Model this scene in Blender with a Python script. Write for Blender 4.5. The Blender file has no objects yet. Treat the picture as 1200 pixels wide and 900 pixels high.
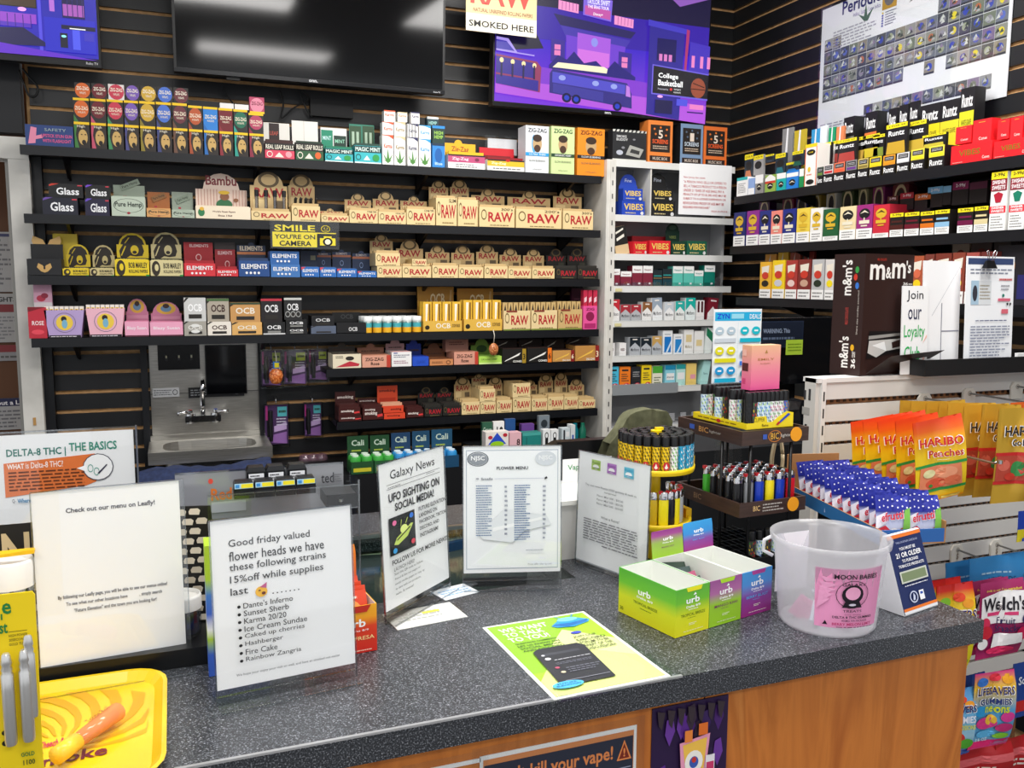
import bpy, math, random
from mathutils import Vector, Matrix
rnd = random.Random(7)
V = Vector
SC = bpy.context.scene
COL = SC.collection
# ---------------------------------------------------------------- camera
H = 1.65
CF, YAW, PIT, ROL = 1015.63, .372518, .117366, .005297
CP = V((0, 0, H))
_r = V((math.cos(YAW), -math.sin(YAW), 0))
_f0 = V((math.sin(YAW), math.cos(YAW), 0))
FW = _f0 * math.cos(PIT) - V((0, 0, 1)) * math.sin(PIT)
_u = _f0 * math.sin(PIT) + V((0, 0, 1)) * math.cos(PIT)
RT = _r * math.cos(ROL) + _u * math.sin(ROL)
UP = _u * math.cos(ROL) - _r * math.sin(ROL)
cam = bpy.data.objects.new('camera', bpy.data.cameras.new('camera'))
COL.objects.link(cam)
cam.matrix_world = Matrix.Translation(CP) @ Matrix((RT, UP, -FW)).transposed().to_4x4()
cam.data.sensor_width = 36
cam.data.lens = 36 * CF / 1200
cam.data.clip_start = .02
SC.camera = cam
# ---------------------------------------------------------------- light
SC.view_settings.view_transform = 'Standard'
SC.view_settings.look = 'None'
SC.view_settings.gamma = 1
SC.view_settings.exposure = 0.17
w = bpy.data.worlds.new('room_light'); SC.world = w; w.use_nodes = True
w.node_tree.nodes['Background'].inputs[0].default_value = (.93, .96, 1, 1)
w.node_tree.nodes['Background'].inputs[1].default_value = .75
def area(name, x, y, z, sx, sy, p, rot=(0, 0, 0)):
    l = bpy.data.lights.new(name, 'AREA'); l.shape = 'RECTANGLE'; l.size = sx; l.size_y = sy; l.energy = p
    l.color = (1, .98, .95)
    o = bpy.data.objects.new(name, l); COL.objects.link(o); o.location = (x, y, z); o.rotation_euler = rot
area('ceiling_lamp', .25, .75, 3.27, 1.2, .5, 34)
area('ceiling_lamp', 2.0, 1.1, 3.27, .6, 1.2, 36)
area('ceiling_lamp', -1.4, .2, 3.27, .6, 1.2, 30)
area('ceiling_lamp', .9, -1.6, 3.27, 1.2, .6, 40)
area('ceiling_lamp', 1.2, 2.5, 3.27, 1.2, .6, 44)

# ---------------------------------------------------------------- pixel rays of the photograph -> points on real planes
def ray(u, v): return FW + RT * ((u - 600) / CF) - UP * ((v - 450) / CF)
def onY(u, v, Y): r = ray(u, v); return CP + r * (Y / r.y)
def onX(u, v, X): r = ray(u, v); return CP + r * (X / r.x)
def onZ(u, v, Z): r = ray(u, v); return CP + r * ((Z - H) / r.z)
def onP(u, v, O, N): r = ray(u, v); return CP + r * ((O - CP).dot(N) / r.dot(N))
def px(P):
    d = P - CP; k = d.dot(FW)
    return 600 + CF * d.dot(RT) / k, 450 - CF * d.dot(UP) / k

# ---------------------------------------------------------------- materials
MC = {}
def lin(h):
    h = h.lstrip('#'); h = ''.join(c * 2 for c in h) if len(h) == 3 else h
    return tuple((lambda c: c / 12.92 if c <= .04045 else ((c + .055) / 1.055) ** 2.4)(int(h[i:i + 2], 16) / 255) for i in (0, 2, 4)) + (1,)
def new_mat(n):
    m = bpy.data.materials.new(n); m.use_nodes = True
    return m, m.node_tree.nodes, m.node_tree.links, m.node_tree.nodes['Principled BSDF']
def mat(c, rough=.45, metal=0, spec=.4):
    """plain printed card or painted surface; c is a hex colour"""
    if not isinstance(c, str): return c
    k = (c, rough, metal)
    if k not in MC:
        m, n, l, b = new_mat('paint_' + c.strip('#'))
        b.inputs['Base Color'].default_value = lin(c)
        b.inputs['Roughness'].default_value = rough; b.inputs['Metallic'].default_value = metal
        b.inputs['Specular IOR Level'].default_value = spec
        MC[k] = m
    return MC[k]
def emi(c, s=1.0):
    k = ('e', c, s)
    if k not in MC:
        m, n, l, b = new_mat('screen_' + c.strip('#'))
        b.inputs['Base Color'].default_value = (.01, .01, .01, 1)
        b.inputs['Emission Color'].default_value = lin(c); b.inputs['Emission Strength'].default_value = s
        b.inputs['Roughness'].default_value = .25
        MC[k] = m
    return MC[k]
def noisemat(name, stops, scale=200, detail=2, rough=.5, metal=0, stretch=(1, 1, 1), bump=0, distort=0, tex='NOISE'):
    m, n, l, b = new_mat(name)
    tc = n.new('ShaderNodeTexCoord'); mp = n.new('ShaderNodeMapping'); mp.inputs['Scale'].default_value = stretch
    l.new(tc.outputs['Object'], mp.inputs[0])
    if tex == 'NOISE':
        t = n.new('ShaderNodeTexNoise'); t.inputs['Scale'].default_value = scale; t.inputs['Detail'].default_value = detail
        t.inputs['Distortion'].default_value = distort; out = t.outputs[0]
    else:
        t = n.new('ShaderNodeTexVoronoi'); t.inputs['Scale'].default_value = scale; out = t.outputs['Color']
    l.new(mp.outputs[0], t.inputs[0])
    r = n.new('ShaderNodeValToRGB'); r.color_ramp.interpolation = 'LINEAR'
    e = r.color_ramp.elements
    e[0].position, e[0].color = stops[0][0], lin(stops[0][1]); e[1].position, e[1].color = stops[-1][0], lin(stops[-1][1])
    for p, c in stops[1:-1]: x = e.new(p); x.color = lin(c)
    l.new(out, r.inputs[0]); l.new(r.outputs[0], b.inputs['Base Color'])
    b.inputs['Roughness'].default_value = rough; b.inputs['Metallic'].default_value = metal
    if bump:
        q = n.new('ShaderNodeBump'); q.inputs['Strength'].default_value = bump; q.inputs['Distance'].default_value = .002
        l.new(out, q.inputs['Height']); l.new(q.outputs[0], b.inputs['Normal'])
    return m
def gradmat(stops, rough=.4):
    """stops: (height in metres above the thing's base, colour)"""
    k = ('g',) + tuple(stops)
    if k in MC: return MC[k]
    m, n, l, b = new_mat('printed_blend')
    tc = n.new('ShaderNodeTexCoord'); s = n.new('ShaderNodeSeparateXYZ'); mr = n.new('ShaderNodeMapRange'); r = n.new('ShaderNodeValToRGB')
    l.new(tc.outputs['Object'], s.inputs[0]); l.new(s.outputs['Z'], mr.inputs[0])
    lo, hi = stops[0][0], stops[-1][0]
    mr.inputs[1].default_value = lo; mr.inputs[2].default_value = hi
    l.new(mr.outputs[0], r.inputs[0]); e = r.color_ramp.elements
    e[0].color = lin(stops[0][1]); e[1].color = lin(stops[-1][1])
    for p, c in stops[1:-1]: x = e.new((p - lo) / (hi - lo)); x.color = lin(c)
    l.new(r.outputs[0], b.inputs['Base Color']); b.inputs['Roughness'].default_value = rough
    MC[k] = m; return m
def clearmat(name, tint=(1, 1, 1, 1), gloss=.1, rough=.03, milk=0, milkc=(.9, .9, .92, 1)):
    m = bpy.data.materials.new(name); m.use_nodes = True; n, l = m.node_tree.nodes, m.node_tree.links
    n.remove(n['Principled BSDF']); out = n['Material Output']
    t = n.new('ShaderNodeBsdfTransparent'); t.inputs[0].default_value = tint
    g = n.new('ShaderNodeBsdfGlossy'); g.inputs['Roughness'].default_value = rough
    x = n.new('ShaderNodeMixShader'); x.inputs[0].default_value = gloss
    l.new(t.outputs[0], x.inputs[1]); l.new(g.outputs[0], x.inputs[2]); last = x
    if milk:
        d = n.new('ShaderNodeBsdfDiffuse'); d.inputs[0].default_value = milkc
        tr = n.new('ShaderNodeBsdfTranslucent'); tr.inputs[0].default_value = milkc
        a = n.new('ShaderNodeMixShader'); a.inputs[0].default_value = .4; l.new(d.outputs[0], a.inputs[1]); l.new(tr.outputs[0], a.inputs[2])
        y = n.new('ShaderNodeMixShader'); y.inputs[0].default_value = milk
        l.new(last.outputs[0], y.inputs[1]); l.new(a.outputs[0], y.inputs[2]); last = y
    l.new(last.outputs[0], out.inputs[0]); return m
BLACK = noisemat('black_slatwall', [(.35, '#0b0c0f'), (.7, '#121317')], 9, 3, .42)
BLACKR = noisemat('black_slat_face', [(.3, '#0c0d10'), (.7, '#15161a')], 6, 3, .42, bump=.1)
MDF = noisemat('mdf_groove', [(.3, '#a8804f'), (.7, '#d0a675')], 30, 3, .8)
SHELF = mat('#0e1015', .42)
CTR = noisemat('speckled_laminate', [(.30, '#17181c'), (.47, '#2c2e33'), (.55, '#404348'), (.66, '#80838a'), (.78, '#d4d6da')], 420, 3, .32)
WOOD = noisemat('oak_veneer', [(.25, '#a85a22'), (.5, '#cc7a34'), (.62, '#b86a2a'), (.8, '#d98c44')], 3.2, 6, .4, stretch=(3.2, 1, .55), distort=1.6)
STEEL = noisemat('brushed_steel', [(.3, '#a9a69f'), (.7, '#c9c6c0')], 14, 4, .3, .9, stretch=(1, 1, 30))
WHITE = mat('#ecebe8', .5)
CREAM = noisemat('painted_white', [(.3, '#cfccc4'), (.7, '#dedbd4')], 12, 3, .5)
CLEAR = clearmat('clear_acrylic', (.985, .99, .99, 1), .045)
CLEARE = clearmat('acrylic_edge', (.75, .78, .8, 1), .25, .1)
GLASS = clearmat('counter_glass', (.85, .93, .9, 1), .14)
MILKY = clearmat('milky_plastic', (.9, .9, .92, 1), .05, .25, .3)
CHROME = mat('#d8d8da', .14, 1)
PAPER = mat('#f4f4f5', .6)
MET = mat('#b9babd', .28, 1)

# ---------------------------------------------------------------- mesh builder
TX = {}
def glyphs(s, bold):
    k = (s, bold)
    if k not in TX:
        cu = bpy.data.curves.new('t', 'FONT'); cu.body = s; cu.resolution_u = 2; cu.fill_mode = 'FRONT'
        cu.offset = .022 if bold else .004
        ob = bpy.data.objects.new('t', cu); me = bpy.data.meshes.new_from_object(ob)
        vs = [(v.co.x, v.co.y) for v in me.vertices]; fs = [tuple(p.vertices) for p in me.polygons]
        bpy.data.objects.remove(ob); bpy.data.curves.remove(cu); bpy.data.meshes.remove(me)
        if vs:
            x0 = min(v[0] for v in vs); x1 = max(v[0] for v in vs); y0 = min(v[1] for v in vs); y1 = max(v[1] for v in vs)
            vs = [((x - x0) / max(x1 - x0, 1e-6), (y - y0) / max(y1 - y0, 1e-6)) for x, y in vs]
        TX[k] = (vs, fs)
    return TX[k]
class MB:
    def __init__(s): s.v = []; s.f = []; s.m = []; s.ms = []; s.sm = []
    def mi(s, m):
        m = mat(m)
        if m not in s.ms: s.ms.append(m)
        return s.ms.index(m)
    def add(s, vs, fs, m, smooth=False):
        b = len(s.v); i = s.mi(m); s.v += [tuple(v) for v in vs]
        for f in fs: s.f.append(tuple(b + k for k in f)); s.m.append(i); s.sm.append(smooth)
        return s
    def hexa(s, p, m):   # p: 4 bottom + 4 top points
        return s.add(p, [(3, 2, 1, 0), (4, 5, 6, 7), (0, 1, 5, 4), (1, 2, 6, 5), (2, 3, 7, 6), (3, 0, 4, 7)], m)
    def box(s, x0, x1, y0, y1, z0, z1, m):
        return s.hexa([(x0, y0, z0), (x1, y0, z0), (x1, y1, z0), (x0, y1, z0), (x0, y0, z1), (x1, y0, z1), (x1, y1, z1), (x0, y1, z1)], m)
    def quad(s, a, b, c, d, m): return s.add([a, b, c, d], [(0, 1, 2, 3)], m)
    def prism(s, pts, y0, y1, m):   # outline in x,z extruded in y
        n = len(pts)
        return s.add([(x, y0, z) for x, z in pts] + [(x, y1, z) for x, z in pts],
                     [tuple(range(n)), tuple(range(2 * n - 1, n - 1, -1))] + [(i, i + n, (i + 1) % n + n, (i + 1) % n) for i in range(n)], m)
    def lathe(s, prof, m, n=16, c=(0, 0, 0), sx=1, sy=1, caps=True, smooth=True):
        vs = [(c[0] + r * math.cos(6.28318 * k / n) * sx, c[1] + r * math.sin(6.28318 * k / n) * sy, c[2] + z) for r, z in prof for k in range(n)]
        fs = [(i * n + k, i * n + (k + 1) % n, (i + 1) * n + (k + 1) % n, (i + 1) * n + k) for i in range(len(prof) - 1) for k in range(n)]
        s.add(vs, fs, m, smooth)
        if caps:
            q = len(prof) - 1
            s.add(vs[:n], [tuple(range(n - 1, -1, -1))], m); s.add(vs[q * n:], [tuple(range(n))], m)
        return s
    def tube(s, pts, r, m, n=8):
        pts = [V(p) for p in pts]; rings = []
        for i, p in enumerate(pts):
            d = (pts[min(i + 1, len(pts) - 1)] - pts[max(i - 1, 0)]).normalized()
            a = d.orthogonal().normalized() if i == 0 else (pa - d * pa.dot(d)).normalized()
            pa = a; b = d.cross(a); rr = r[i] if isinstance(r, (list, tuple)) else r
            rings += [p + (a * math.cos(6.28318 * k / n) + b * math.sin(6.28318 * k / n)) * rr for k in range(n)]
        fs = [(i * n + k, i * n + (k + 1) % n, (i + 1) * n + (k + 1) % n, (i + 1) * n + k) for i in range(len(pts) - 1) for k in range(n)]
        q = (len(pts) - 1) * n
        fs += [tuple(range(n - 1, -1, -1)), tuple(range(q, q + n))]
        return s.add(rings, fs, m, True)
    def art(s, O, R, U, w, h, spec, step=.00022, lift=.0004, fn=None, mod=9999):
        """flat print on a face: O its lower left corner, R and U its unit directions, spec in 0..1 of w x h"""
        O, R, U = V(O), V(R), V(U); N = R.cross(U)
        for i, a in enumerate(spec):
            k = a[0]; off = lift + step * (i % mod); c = a[-1]; pts = []; fs = []
            if k == 'r': _, x0, y0, x1, y1, c = a; pts = [(x0, y0), (x1, y0), (x1, y1), (x0, y1)]; fs = [(0, 1, 2, 3)]
            elif k == 'p': pts = a[1]; fs = [tuple(range(len(pts)))]
            elif k == 'e':
                _, cx, cy, rx, ry, c = a; n = 16
                pts = [(cx + rx * math.cos(6.28318 * q / n), cy + ry * math.sin(6.28318 * q / n)) for q in range(n)]; fs = [tuple(range(n))]
            elif k == 'o':
                _, cx, cy, rx, ry, t, c = a; n = 18
                pts = [(cx + rx * g * math.cos(6.28318 * q / n), cy + ry * g * math.sin(6.28318 * q / n)) for g in (1, 1 - t) for q in range(n)]
                fs = [(q, (q + 1) % n, n + (q + 1) % n, n + q) for q in range(n)]
            elif k in 'tb':
                _, tx, x0, y0, x1, y1, c = a[:7]; sh = a[7] if len(a) > 7 else 0   # sh: climb of the line
                if len(a) > 7: c = a[6]
                vs, f = glyphs(tx, k == 'b')
                pts = [(x0 + p * (x1 - x0), y0 + q * (y1 - y0) + sh * p) for p, q in vs]; fs = f
            elif k == 'l':
                _, x0, y0, x1, y1, n, c = a; dy = (y1 - y0) / n; g = random.Random(int(x0 * 99 + y0 * 77 + n))
                for q in range(n):
                    z = y1 - (q + .7) * dy; e = x1 - (x1 - x0) * g.choice([0, 0, .1, .25]); x = x0
                    while x < e:
                        ww = min(e - x, (x1 - x0) * g.uniform(.05, .16)); b = len(pts)
                        pts += [(x, z), (x + ww, z), (x + ww, z + dy * .42), (x, z + dy * .42)]; fs.append((b, b + 1, b + 2, b + 3)); x += ww + (x1 - x0) * .025
            if fn and k in 'tb': off += .0014
            if fn and k in 'rpe':   # follow a curved surface
                cx_, cy_ = sum(q[0] for q in pts) / len(pts), sum(q[1] for q in pts) / len(pts); T = [((cx_, cy_), pts[q], pts[(q + 1) % len(pts)]) for q in range(len(pts))]
                mid = lambda a, b: ((a[0] + b[0]) / 2, (a[1] + b[1]) / 2)
                for _ in range(5):
                    T2 = []
                    for t in T:
                        e = [abs(t[q][0] - t[(q + 1) % 3][0]) + abs(t[q][1] - t[(q + 1) % 3][1]) for q in range(3)]; q = e.index(max(e))
                        if e[q] < .16: T2.append(t); continue
                        a, b, c2 = t[q], t[(q + 1) % 3], t[(q + 2) % 3]; d = mid(a, b); T2 += [(a, d, c2), (d, b, c2)]
                    T = T2
                pts = [q for t in T for q in t]; fs = [(3 * q, 3 * q + 1, 3 * q + 2) for q in range(len(T))]
            P = [O + R * (x * w) + U * (y * h) + N * off for x, y in pts]
            if fn: P = [fn(p) for p in P]
            s.add(P, fs, c)
        return s
    def build(s, name, parent=None, loc=(0, 0, 0), rz=0, rx=0):
        me = bpy.data.meshes.new(name); me.from_pydata(s.v, [], s.f)
        for m in s.ms: me.materials.append(m)
        me.polygons.foreach_set('material_index', s.m); me.polygons.foreach_set('use_smooth', s.sm); me.update()
        o = bpy.data.objects.new(name, me); COL.objects.link(o)
        o.location = loc; o.rotation_euler = (rx, 0, rz)
        if parent: o.parent = parent
        return o
def empty(name, loc=(0, 0, 0), rz=0, parent=None, rx=0):
    o = bpy.data.objects.new(name, None); COL.objects.link(o); o.location = loc; o.rotation_euler = (rx, 0, rz); o.empty_display_size = .05
    if parent: o.parent = parent
    return o
def share(o, name, parent, loc=(0, 0, 0), rz=0, rx=0):
    c = o.copy(); c.name = name; COL.objects.link(c); c.parent = parent; c.location = loc; c.rotation_euler = (rx, 0, rz); return c
def tree(o, loc, rz=None):
    c = o.copy(); COL.objects.link(c); c.location = loc
    if rz is not None: c.rotation_euler.z = rz
    for k in o.children:
        d = k.copy(); COL.objects.link(d); d.parent = c
        for j in k.children: e = j.copy(); COL.objects.link(e); e.parent = d
    return c
def tag(o, label, cat, group=None):
    o['label'] = label; o['category'] = cat
    if group: o['group'] = group
    return o
def struct(o): o['kind'] = 'structure'; return o
# things whose looks repeat get their place in the row added to the label once all are built
POOL = {}
ORD = 'first second third fourth fifth sixth seventh eighth ninth tenth eleventh twelfth thirteenth fourteenth fifteenth sixteenth seventeenth eighteenth nineteenth twentieth'.split()
def pool(o, look, place, cat, group, key):
    o['category'] = cat; o['group'] = group; POOL.setdefault((look, place), []).append((key, o))
def name_pool():
    for (look, place), L in POOL.items():
        L.sort(key=lambda t: t[0])
        for i, (k, o) in enumerate(L):
            if len(L) == 1: o['label'] = look + ' ' + place
            elif i == len(L) - 1 and i > 1: o['label'] = look + ' ' + place + ', last from left'
            else: o['label'] = look + ' ' + place + ', ' + (ORD[i] if i < 20 else 'number %d' % (i + 1)) + ' from left'
            pass
R_, E_, T_, B_, L_, P_ = (lambda *a: ('r',) + a), (lambda *a: ('e',) + a), (lambda *a: ('t',) + a), (lambda *a: ('b',) + a), (lambda *a: ('l',) + a), (lambda *a: ('p',) + a)
O_ = lambda *a: ('o',) + a
def tri(x, y, r, c): return ('p', [(x - r, y - r), (x + r, y - r), (x, y + r)], c)

# ---------------------------------------------------------------- rows of goods standing on a shelf
class Row:
    def __init__(s, place, O, rz=0, group=None, cat='box', tilt=0):
        s.place, s.O, s.rz, s.group = place, V(O), rz, group or 'goods ' + place
        s.R = V((math.cos(rz), math.sin(rz), 0)); s.N = V((-math.sin(rz), math.cos(rz), 0))   # N points to the back
    def at(s, u, v, d=0):
        P = onP(u, v, s.O + s.N * d, s.N) - s.O; return P.dot(s.R), P.z
    def a(s, u, z=0, d=0):
        v = px(s.O + s.R * s.at(u, 350, d)[0] + s.N * d + V((0, 0, z)))[1]
        for _ in range(3):
            a = s.at(u, v, d)[0]; v = px(s.O + s.R * a + s.N * d + V((0, 0, z)))[1]
        return a
    def span(s, u0, u1, vt, vb=None, d=0):
        z0 = 0 if vb is None else max(0, s.at((u0 + u1) / 2, vb, d)[1])
        a0, a1 = s.a(u0, z0, d), s.a(u1, z0, d)
        h = s.at((u0 + u1) / 2, vt, d)[1] - z0
        return a0, a1, z0, max(h, .004)
    def put(s, o, a, z, d=0, rz=0):
        o.location = s.O + s.R * a + s.N * d + V((0, 0, z)); o.rotation_euler = (0, 0, s.rz + rz)
FX, FU = (1, 0, 0), (0, 0, 1)
def face(m, x0, w, h, spec, y=0, z=0): m.art((x0, y, z), FX, FU, w, h, spec)
def bx(row, u0, u1, vt, c, look, spec=(), vb=None, d=0, dep=.07, name='carton', cat='box', top=None, rz=0, gap=.0008, side=None):
    a0, a1, z0, h = row.span(u0, u1, vt, vb, d); w = a1 - a0 - 2 * gap
    m = MB().box(-w / 2, w / 2, 0, dep, 0, h, c)
    if side: m.art((-w / 2, dep, 0), (0, -1, 0), FU, dep, h, [R_(0, 0, 1, 1, side)])
    if top: m.art((-w / 2, 0, h), (1, 0, 0), (0, 1, 0), w, dep, [R_(0, 0, 1, 1, top)])
    face(m, -w / 2, w, h, spec)
    o = m.build(name); row.put(o, (a0 + a1) / 2, z0, d, rz); pool(o, look, row.place, cat, row.group, u0); return o
PK = {}
def disp(row, u0, u1, vf, vh, c, look, spec=(), hc=None, hspec=(), bump=None, vb=None, d=0, dep=.12, pk=None, npk=3, pkh=.012, inner='#6b5a3a', name='display_box', lean=.015, tilt=0, cat='display box', phs=()):
    """open counter display: low tray in front, raised lid behind, packs between"""
    a0, a1, z0, h = row.span(u0, u1, vf, vb, d); w = a1 - a0 - .0016; t = .0015; hc = hc or c
    m = MB(); m.box(-w / 2, w / 2, 0, t, 0, h, c); m.box(-w / 2, w / 2, dep - t, dep, 0, h, c)
    m.box(-w / 2, -w / 2 + t, t, dep - t, 0, h, c); m.box(w / 2 - t, w / 2, t, dep - t, 0, h, c); m.box(-w / 2, w / 2, 0, dep, 0, t, c)
    face(m, -w / 2, w, h, spec)
    o = m.build(name); row.put(o, (a0 + a1) / 2, z0, d); pool(o, look, row.place, cat, row.group, u0)
    H2 = row.at((u0 + u1) / 2 - 8, vh, d + dep)[1] - z0 if vh is not None else None
    if H2 is not None:
        H2 = max(H2, h + .006); b = bump or 0; bh = (H2 - h) * b; hz = H2 - h - bh; l = MB()
        W = w * .96; top = [(W / 2, hz)]
        if b:
            r = min(bh * 1.1, W * .45); top += [(r * math.cos(q * math.pi / 8), hz + bh * math.sin(q * math.pi / 8)) for q in range(9)]
        top += [(-W / 2, hz)]
        l.prism([(-W / 2, 0), (W / 2, 0)] + top, 0, .003, hc)
        l.art((-W / 2, 0, 0), FX, FU, W, hz, hspec)
        if b and phs: l.art((-r, 0, hz), FX, FU, 2 * r, bh, phs)
        L = l.build('lid', o, (0, dep - .003, h), rx=-lean)
        if tilt: L.rotation_euler.y = tilt
    if pk:
        hh = h + pkh
        for i in range(npk):
            x0 = -w / 2 + .004; ww = (w - .008)
            key = (pk, round(ww, 3), round(hh, 3))
            if key not in PK:
                q = MB().box(-ww / 2, ww / 2, 0, .012, 0, hh - t - .001, pk); PK[key] = q.build('pack', o, (0, .01, t)); k = PK[key]
            else: k = share(PK[key], 'pack', o)
            k.location = (0, .008 + i * (dep - .03) / npk, t)
    return o
TAN, TAN2, RED = '#e6cd97', '#cdb07c', '#b3202c'
def rawlogo(x0=.25, x1=.95, c=RED): return [O_(.13, .62, .08, .26, .25, '#6d5a35'), B_('RAW', x0, .28, x1, .76, c), L_(.3, .06, .9, .16, 1, '#8a7448')]
def raw(row, u0, u1, vf, vh=None, black=False, vb=None, look=None, small=None, **k):
    c = '#24221f' if black else TAN; hc = '#1f1d1a' if black else TAN2
    sp = rawlogo(); hs = [B_('RAW', .12, .55, .9, .92, '#a02028'), R_(.08, .1, .42, .48, c), R_(.62, .12, .9, .45, '#6a5a42' if not black else '#3b3a30')]
    if small: sp = sp + [T_(small, .62, .84, .95, .97, '#4a3a22')]
    return disp(row, u0, u1, vf, vh, c, look or ('black rolling paper box with raised lid' if black else ('tan rolling paper box with raised lid' if vh else 'low tan rolling paper box')),
                sp, hc, hs, bump=.33 if vh else None, vb=vb, phs=[O_(.5, .45, .36, .6, .3, '#5f4e30')], pk=(TAN2 if not black else '#2c2a26') if vh else None, name='rolling_paper_box', **k)
# ================================================================ the room
ZF = 0
WB, XR = 3.85, 2.70        # planes of the back wall and of the right wall
floor = struct(MB().box(-3, 3.2, -3, 4.6, -.05, 0, noisemat('dark_floor', [(.3, '#3a3835'), (.7, '#4a4743')], 6, 3, .5)).build('floor'))
ceil = MB(); ceil.box(-3, 3.2, -3, 4.6, 3.3, 3.35, mat('#c9c8c4', .8)); struct(ceil.build('ceiling'))
# back wall: mdf backing with a black slat every 79 mm, each slat a piece
wb = struct(MB().box(-.49, XR + .02, WB, WB + .04, 0, 3.3, MDF).build('wall_back'))
m = MB().box(-.478, XR - .001, -.012, 0, 0, .064, BLACKR).box(-.478, XR - .001, -.0115, 0, .064, .0655, MDF)
GP = .0785; Z0 = H + .966 + .007 - .0785 * 32
slat0 = None
for i in range(48):
    z = Z0 + i * GP
    if z < .1: continue
    if z > 3.22: break
    if slat0 is None: slat0 = o = m.build('slat', wb)
    else: o = share(slat0, 'slat', wb)
    o.location = (0, WB, z)
wr = struct(MB().box(XR, XR + .04, .2, WB, 0, 3.3, MDF).build('wall_right'))
m = MB().box(-.012, 0, .25, WB - .013, 0, .064, BLACKR).box(-.0115, 0, .25, WB - .013, .064, .0655, MDF); slat0 = None
for i in range(48):
    z = Z0 + i * GP
    if z < .1: continue
    if z > 3.22: break
    if slat0 is None: slat0 = o = m.build('slat', wr)
    else: o = share(slat0, 'slat', wr)
    o.location = (XR, 0, z)
# wall behind the doorway on the left, with notices
wl = struct(MB().box(-3, -.49, 4.25, 4.3, 0, 3.3, mat('#5b3a22', .6)).build('wall_corridor'))
struct(MB().box(-3, -.5, 3.79, 3.86, H + .545, 3.3, mat('#17181c', .5)).build('wall_left'))
d = struct(empty('door_1', (-.53, 3.75, 0)))
m = MB().box(-.02, .05, 0, .12, 0, H + .52, CREAM); m.build('door_jamb', d)
m = MB().box(-.9, .05, -.004, .12, H + .445, H + .525, CREAM).build('door_header', d)
m = MB().box(-.035, -.02, .03, .1, 0, H + .445, mat('#8f8d88')).build('door_stop', d)
MB().box(.012, .022, -.003, 0, H - .56, H - .53, mat('#b98d52')).build('door_tag', d)
def notice(name, u0, v0, u1, v1, Y, spec, label, c='#b9b9bb'):
    A, B = onY(u0, v1, Y), onY(u1, v0, Y); w, h = B.x - A.x, B.z - A.z
    o = MB().box(0, w, 0, .003, 0, h, c).art((0, 0, 0), FX, FU, w, h, spec).build(name, None, A)
    return tag(o, label, 'notice')
notice('wall_notice', -40, 272, 17, 342, 4.24, [L_(.1, .1, .93, .9, 10, '#6d6e72'), R_(.1, .92, .95, .97, '#3b3f66')], 'grey printed notice hanging above the rights poster beyond the doorway', '#a5a6a8')
notice('wall_notice', -40, 344, 20, 402, 4.24, [L_(.1, .05, .93, .55, 7, '#7a7b80'), R_(0, .62, 1, .78, '#7d2b30'), B_('RIGHTS', .52, .83, .97, .93, '#222')], 'rights poster with dark red band beyond the doorway', '#a5a6a8')
notice('wall_notice', -40, 404, 24, 424, 4.24, [R_(0, .55, 1, 1, '#7d2b30'), L_(.1, .1, .93, .4, 1, '#555')], 'narrow notice strip with red top edge beyond the doorway', '#8d8e92')
notice('wall_notice', -40, 466, 28, 506, 4.24, [R_(0, .75, 1, 1, '#23264a'), B_('without a Le', .3, .79, .98, .93, '#e8e8ee'), L_(.1, .05, .93, .65, 5, '#6a6b70')], 'notice with navy heading beyond the doorway near the counter sign', '#a5a6a8')
# ---------------------------------------------------------------- black shelving unit on the back wall
D = 3.616
SZ = [H + z for z in (.481, .237, .014, -.217, -.365, -.589)]
SX = [(-.49, 1.845)] * 4 + [(.585, 1.845), (.625, 1.845)]
places = ['on top black shelf', 'on second black shelf', 'on third black shelf', 'on fourth black shelf', 'on fifth black shelf', 'on sixth black shelf']
for i, (z, (x0, x1)) in enumerate(zip(SZ, SX)):
    s = tag(empty('wall_shelf', (x0, D, z)), ['topmost long black shelf along the back wall under the screens', 'second black shelf holding tan boxes and striped cream display', 'third black shelf with red and blue boxes under camera sign', 'fourth black shelf just above the steel sink', 'short fifth black shelf right of the hanging blister packs', 'short sixth black shelf with brown and orange boxes'][i], 'shelf', 'black shelves on the back wall')
    MB().box(0, x1 - x0, 0, WB - D - .013, -.02, -.0005, SHELF).box(0, x1 - x0, -.002, .02, -.034, -.0005, SHELF).build('shelf_board', s)
    br = MB(); br.prism([(0, 0), (.004, 0), (.004, -.1), (0, -.1)], WB - D - .03, WB - D - .013, SHELF)
    br.hexa([(0, .03, -.022), (.012, .03, -.022), (.012, WB - D - .014, -.10), (0, WB - D - .014, -.10), (0, .03, -.020), (.012, .03, -.020), (.012, WB - D - .014, -.020), (0, WB - D - .014, -.020)], SHELF)
    n = 4 if i < 4 else 3
    for k in range(n): br.build('bracket', s, (.13 + k * (x1 - x0 - .25) / (n - 1), 0, -.0005))
# black boards closing the left end of the shelving
tag(MB().box(-.48, -.445, WB - .06, WB - .014, H - 1.0, H + .5, SHELF).build('shelf_upright'), 'black upright board at the left end of the shelving beside the door', 'upright')
for a, b in ((.33, .36), (-.13, -.105)):
    tag(MB().box(a, b, WB - .05, WB - .014, H - .9, H - .25, SHELF).build('shelf_upright'), 'narrow black upright board %s the steel sink' % ('right of' if a > 0 else 'left of'), 'upright')
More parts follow.
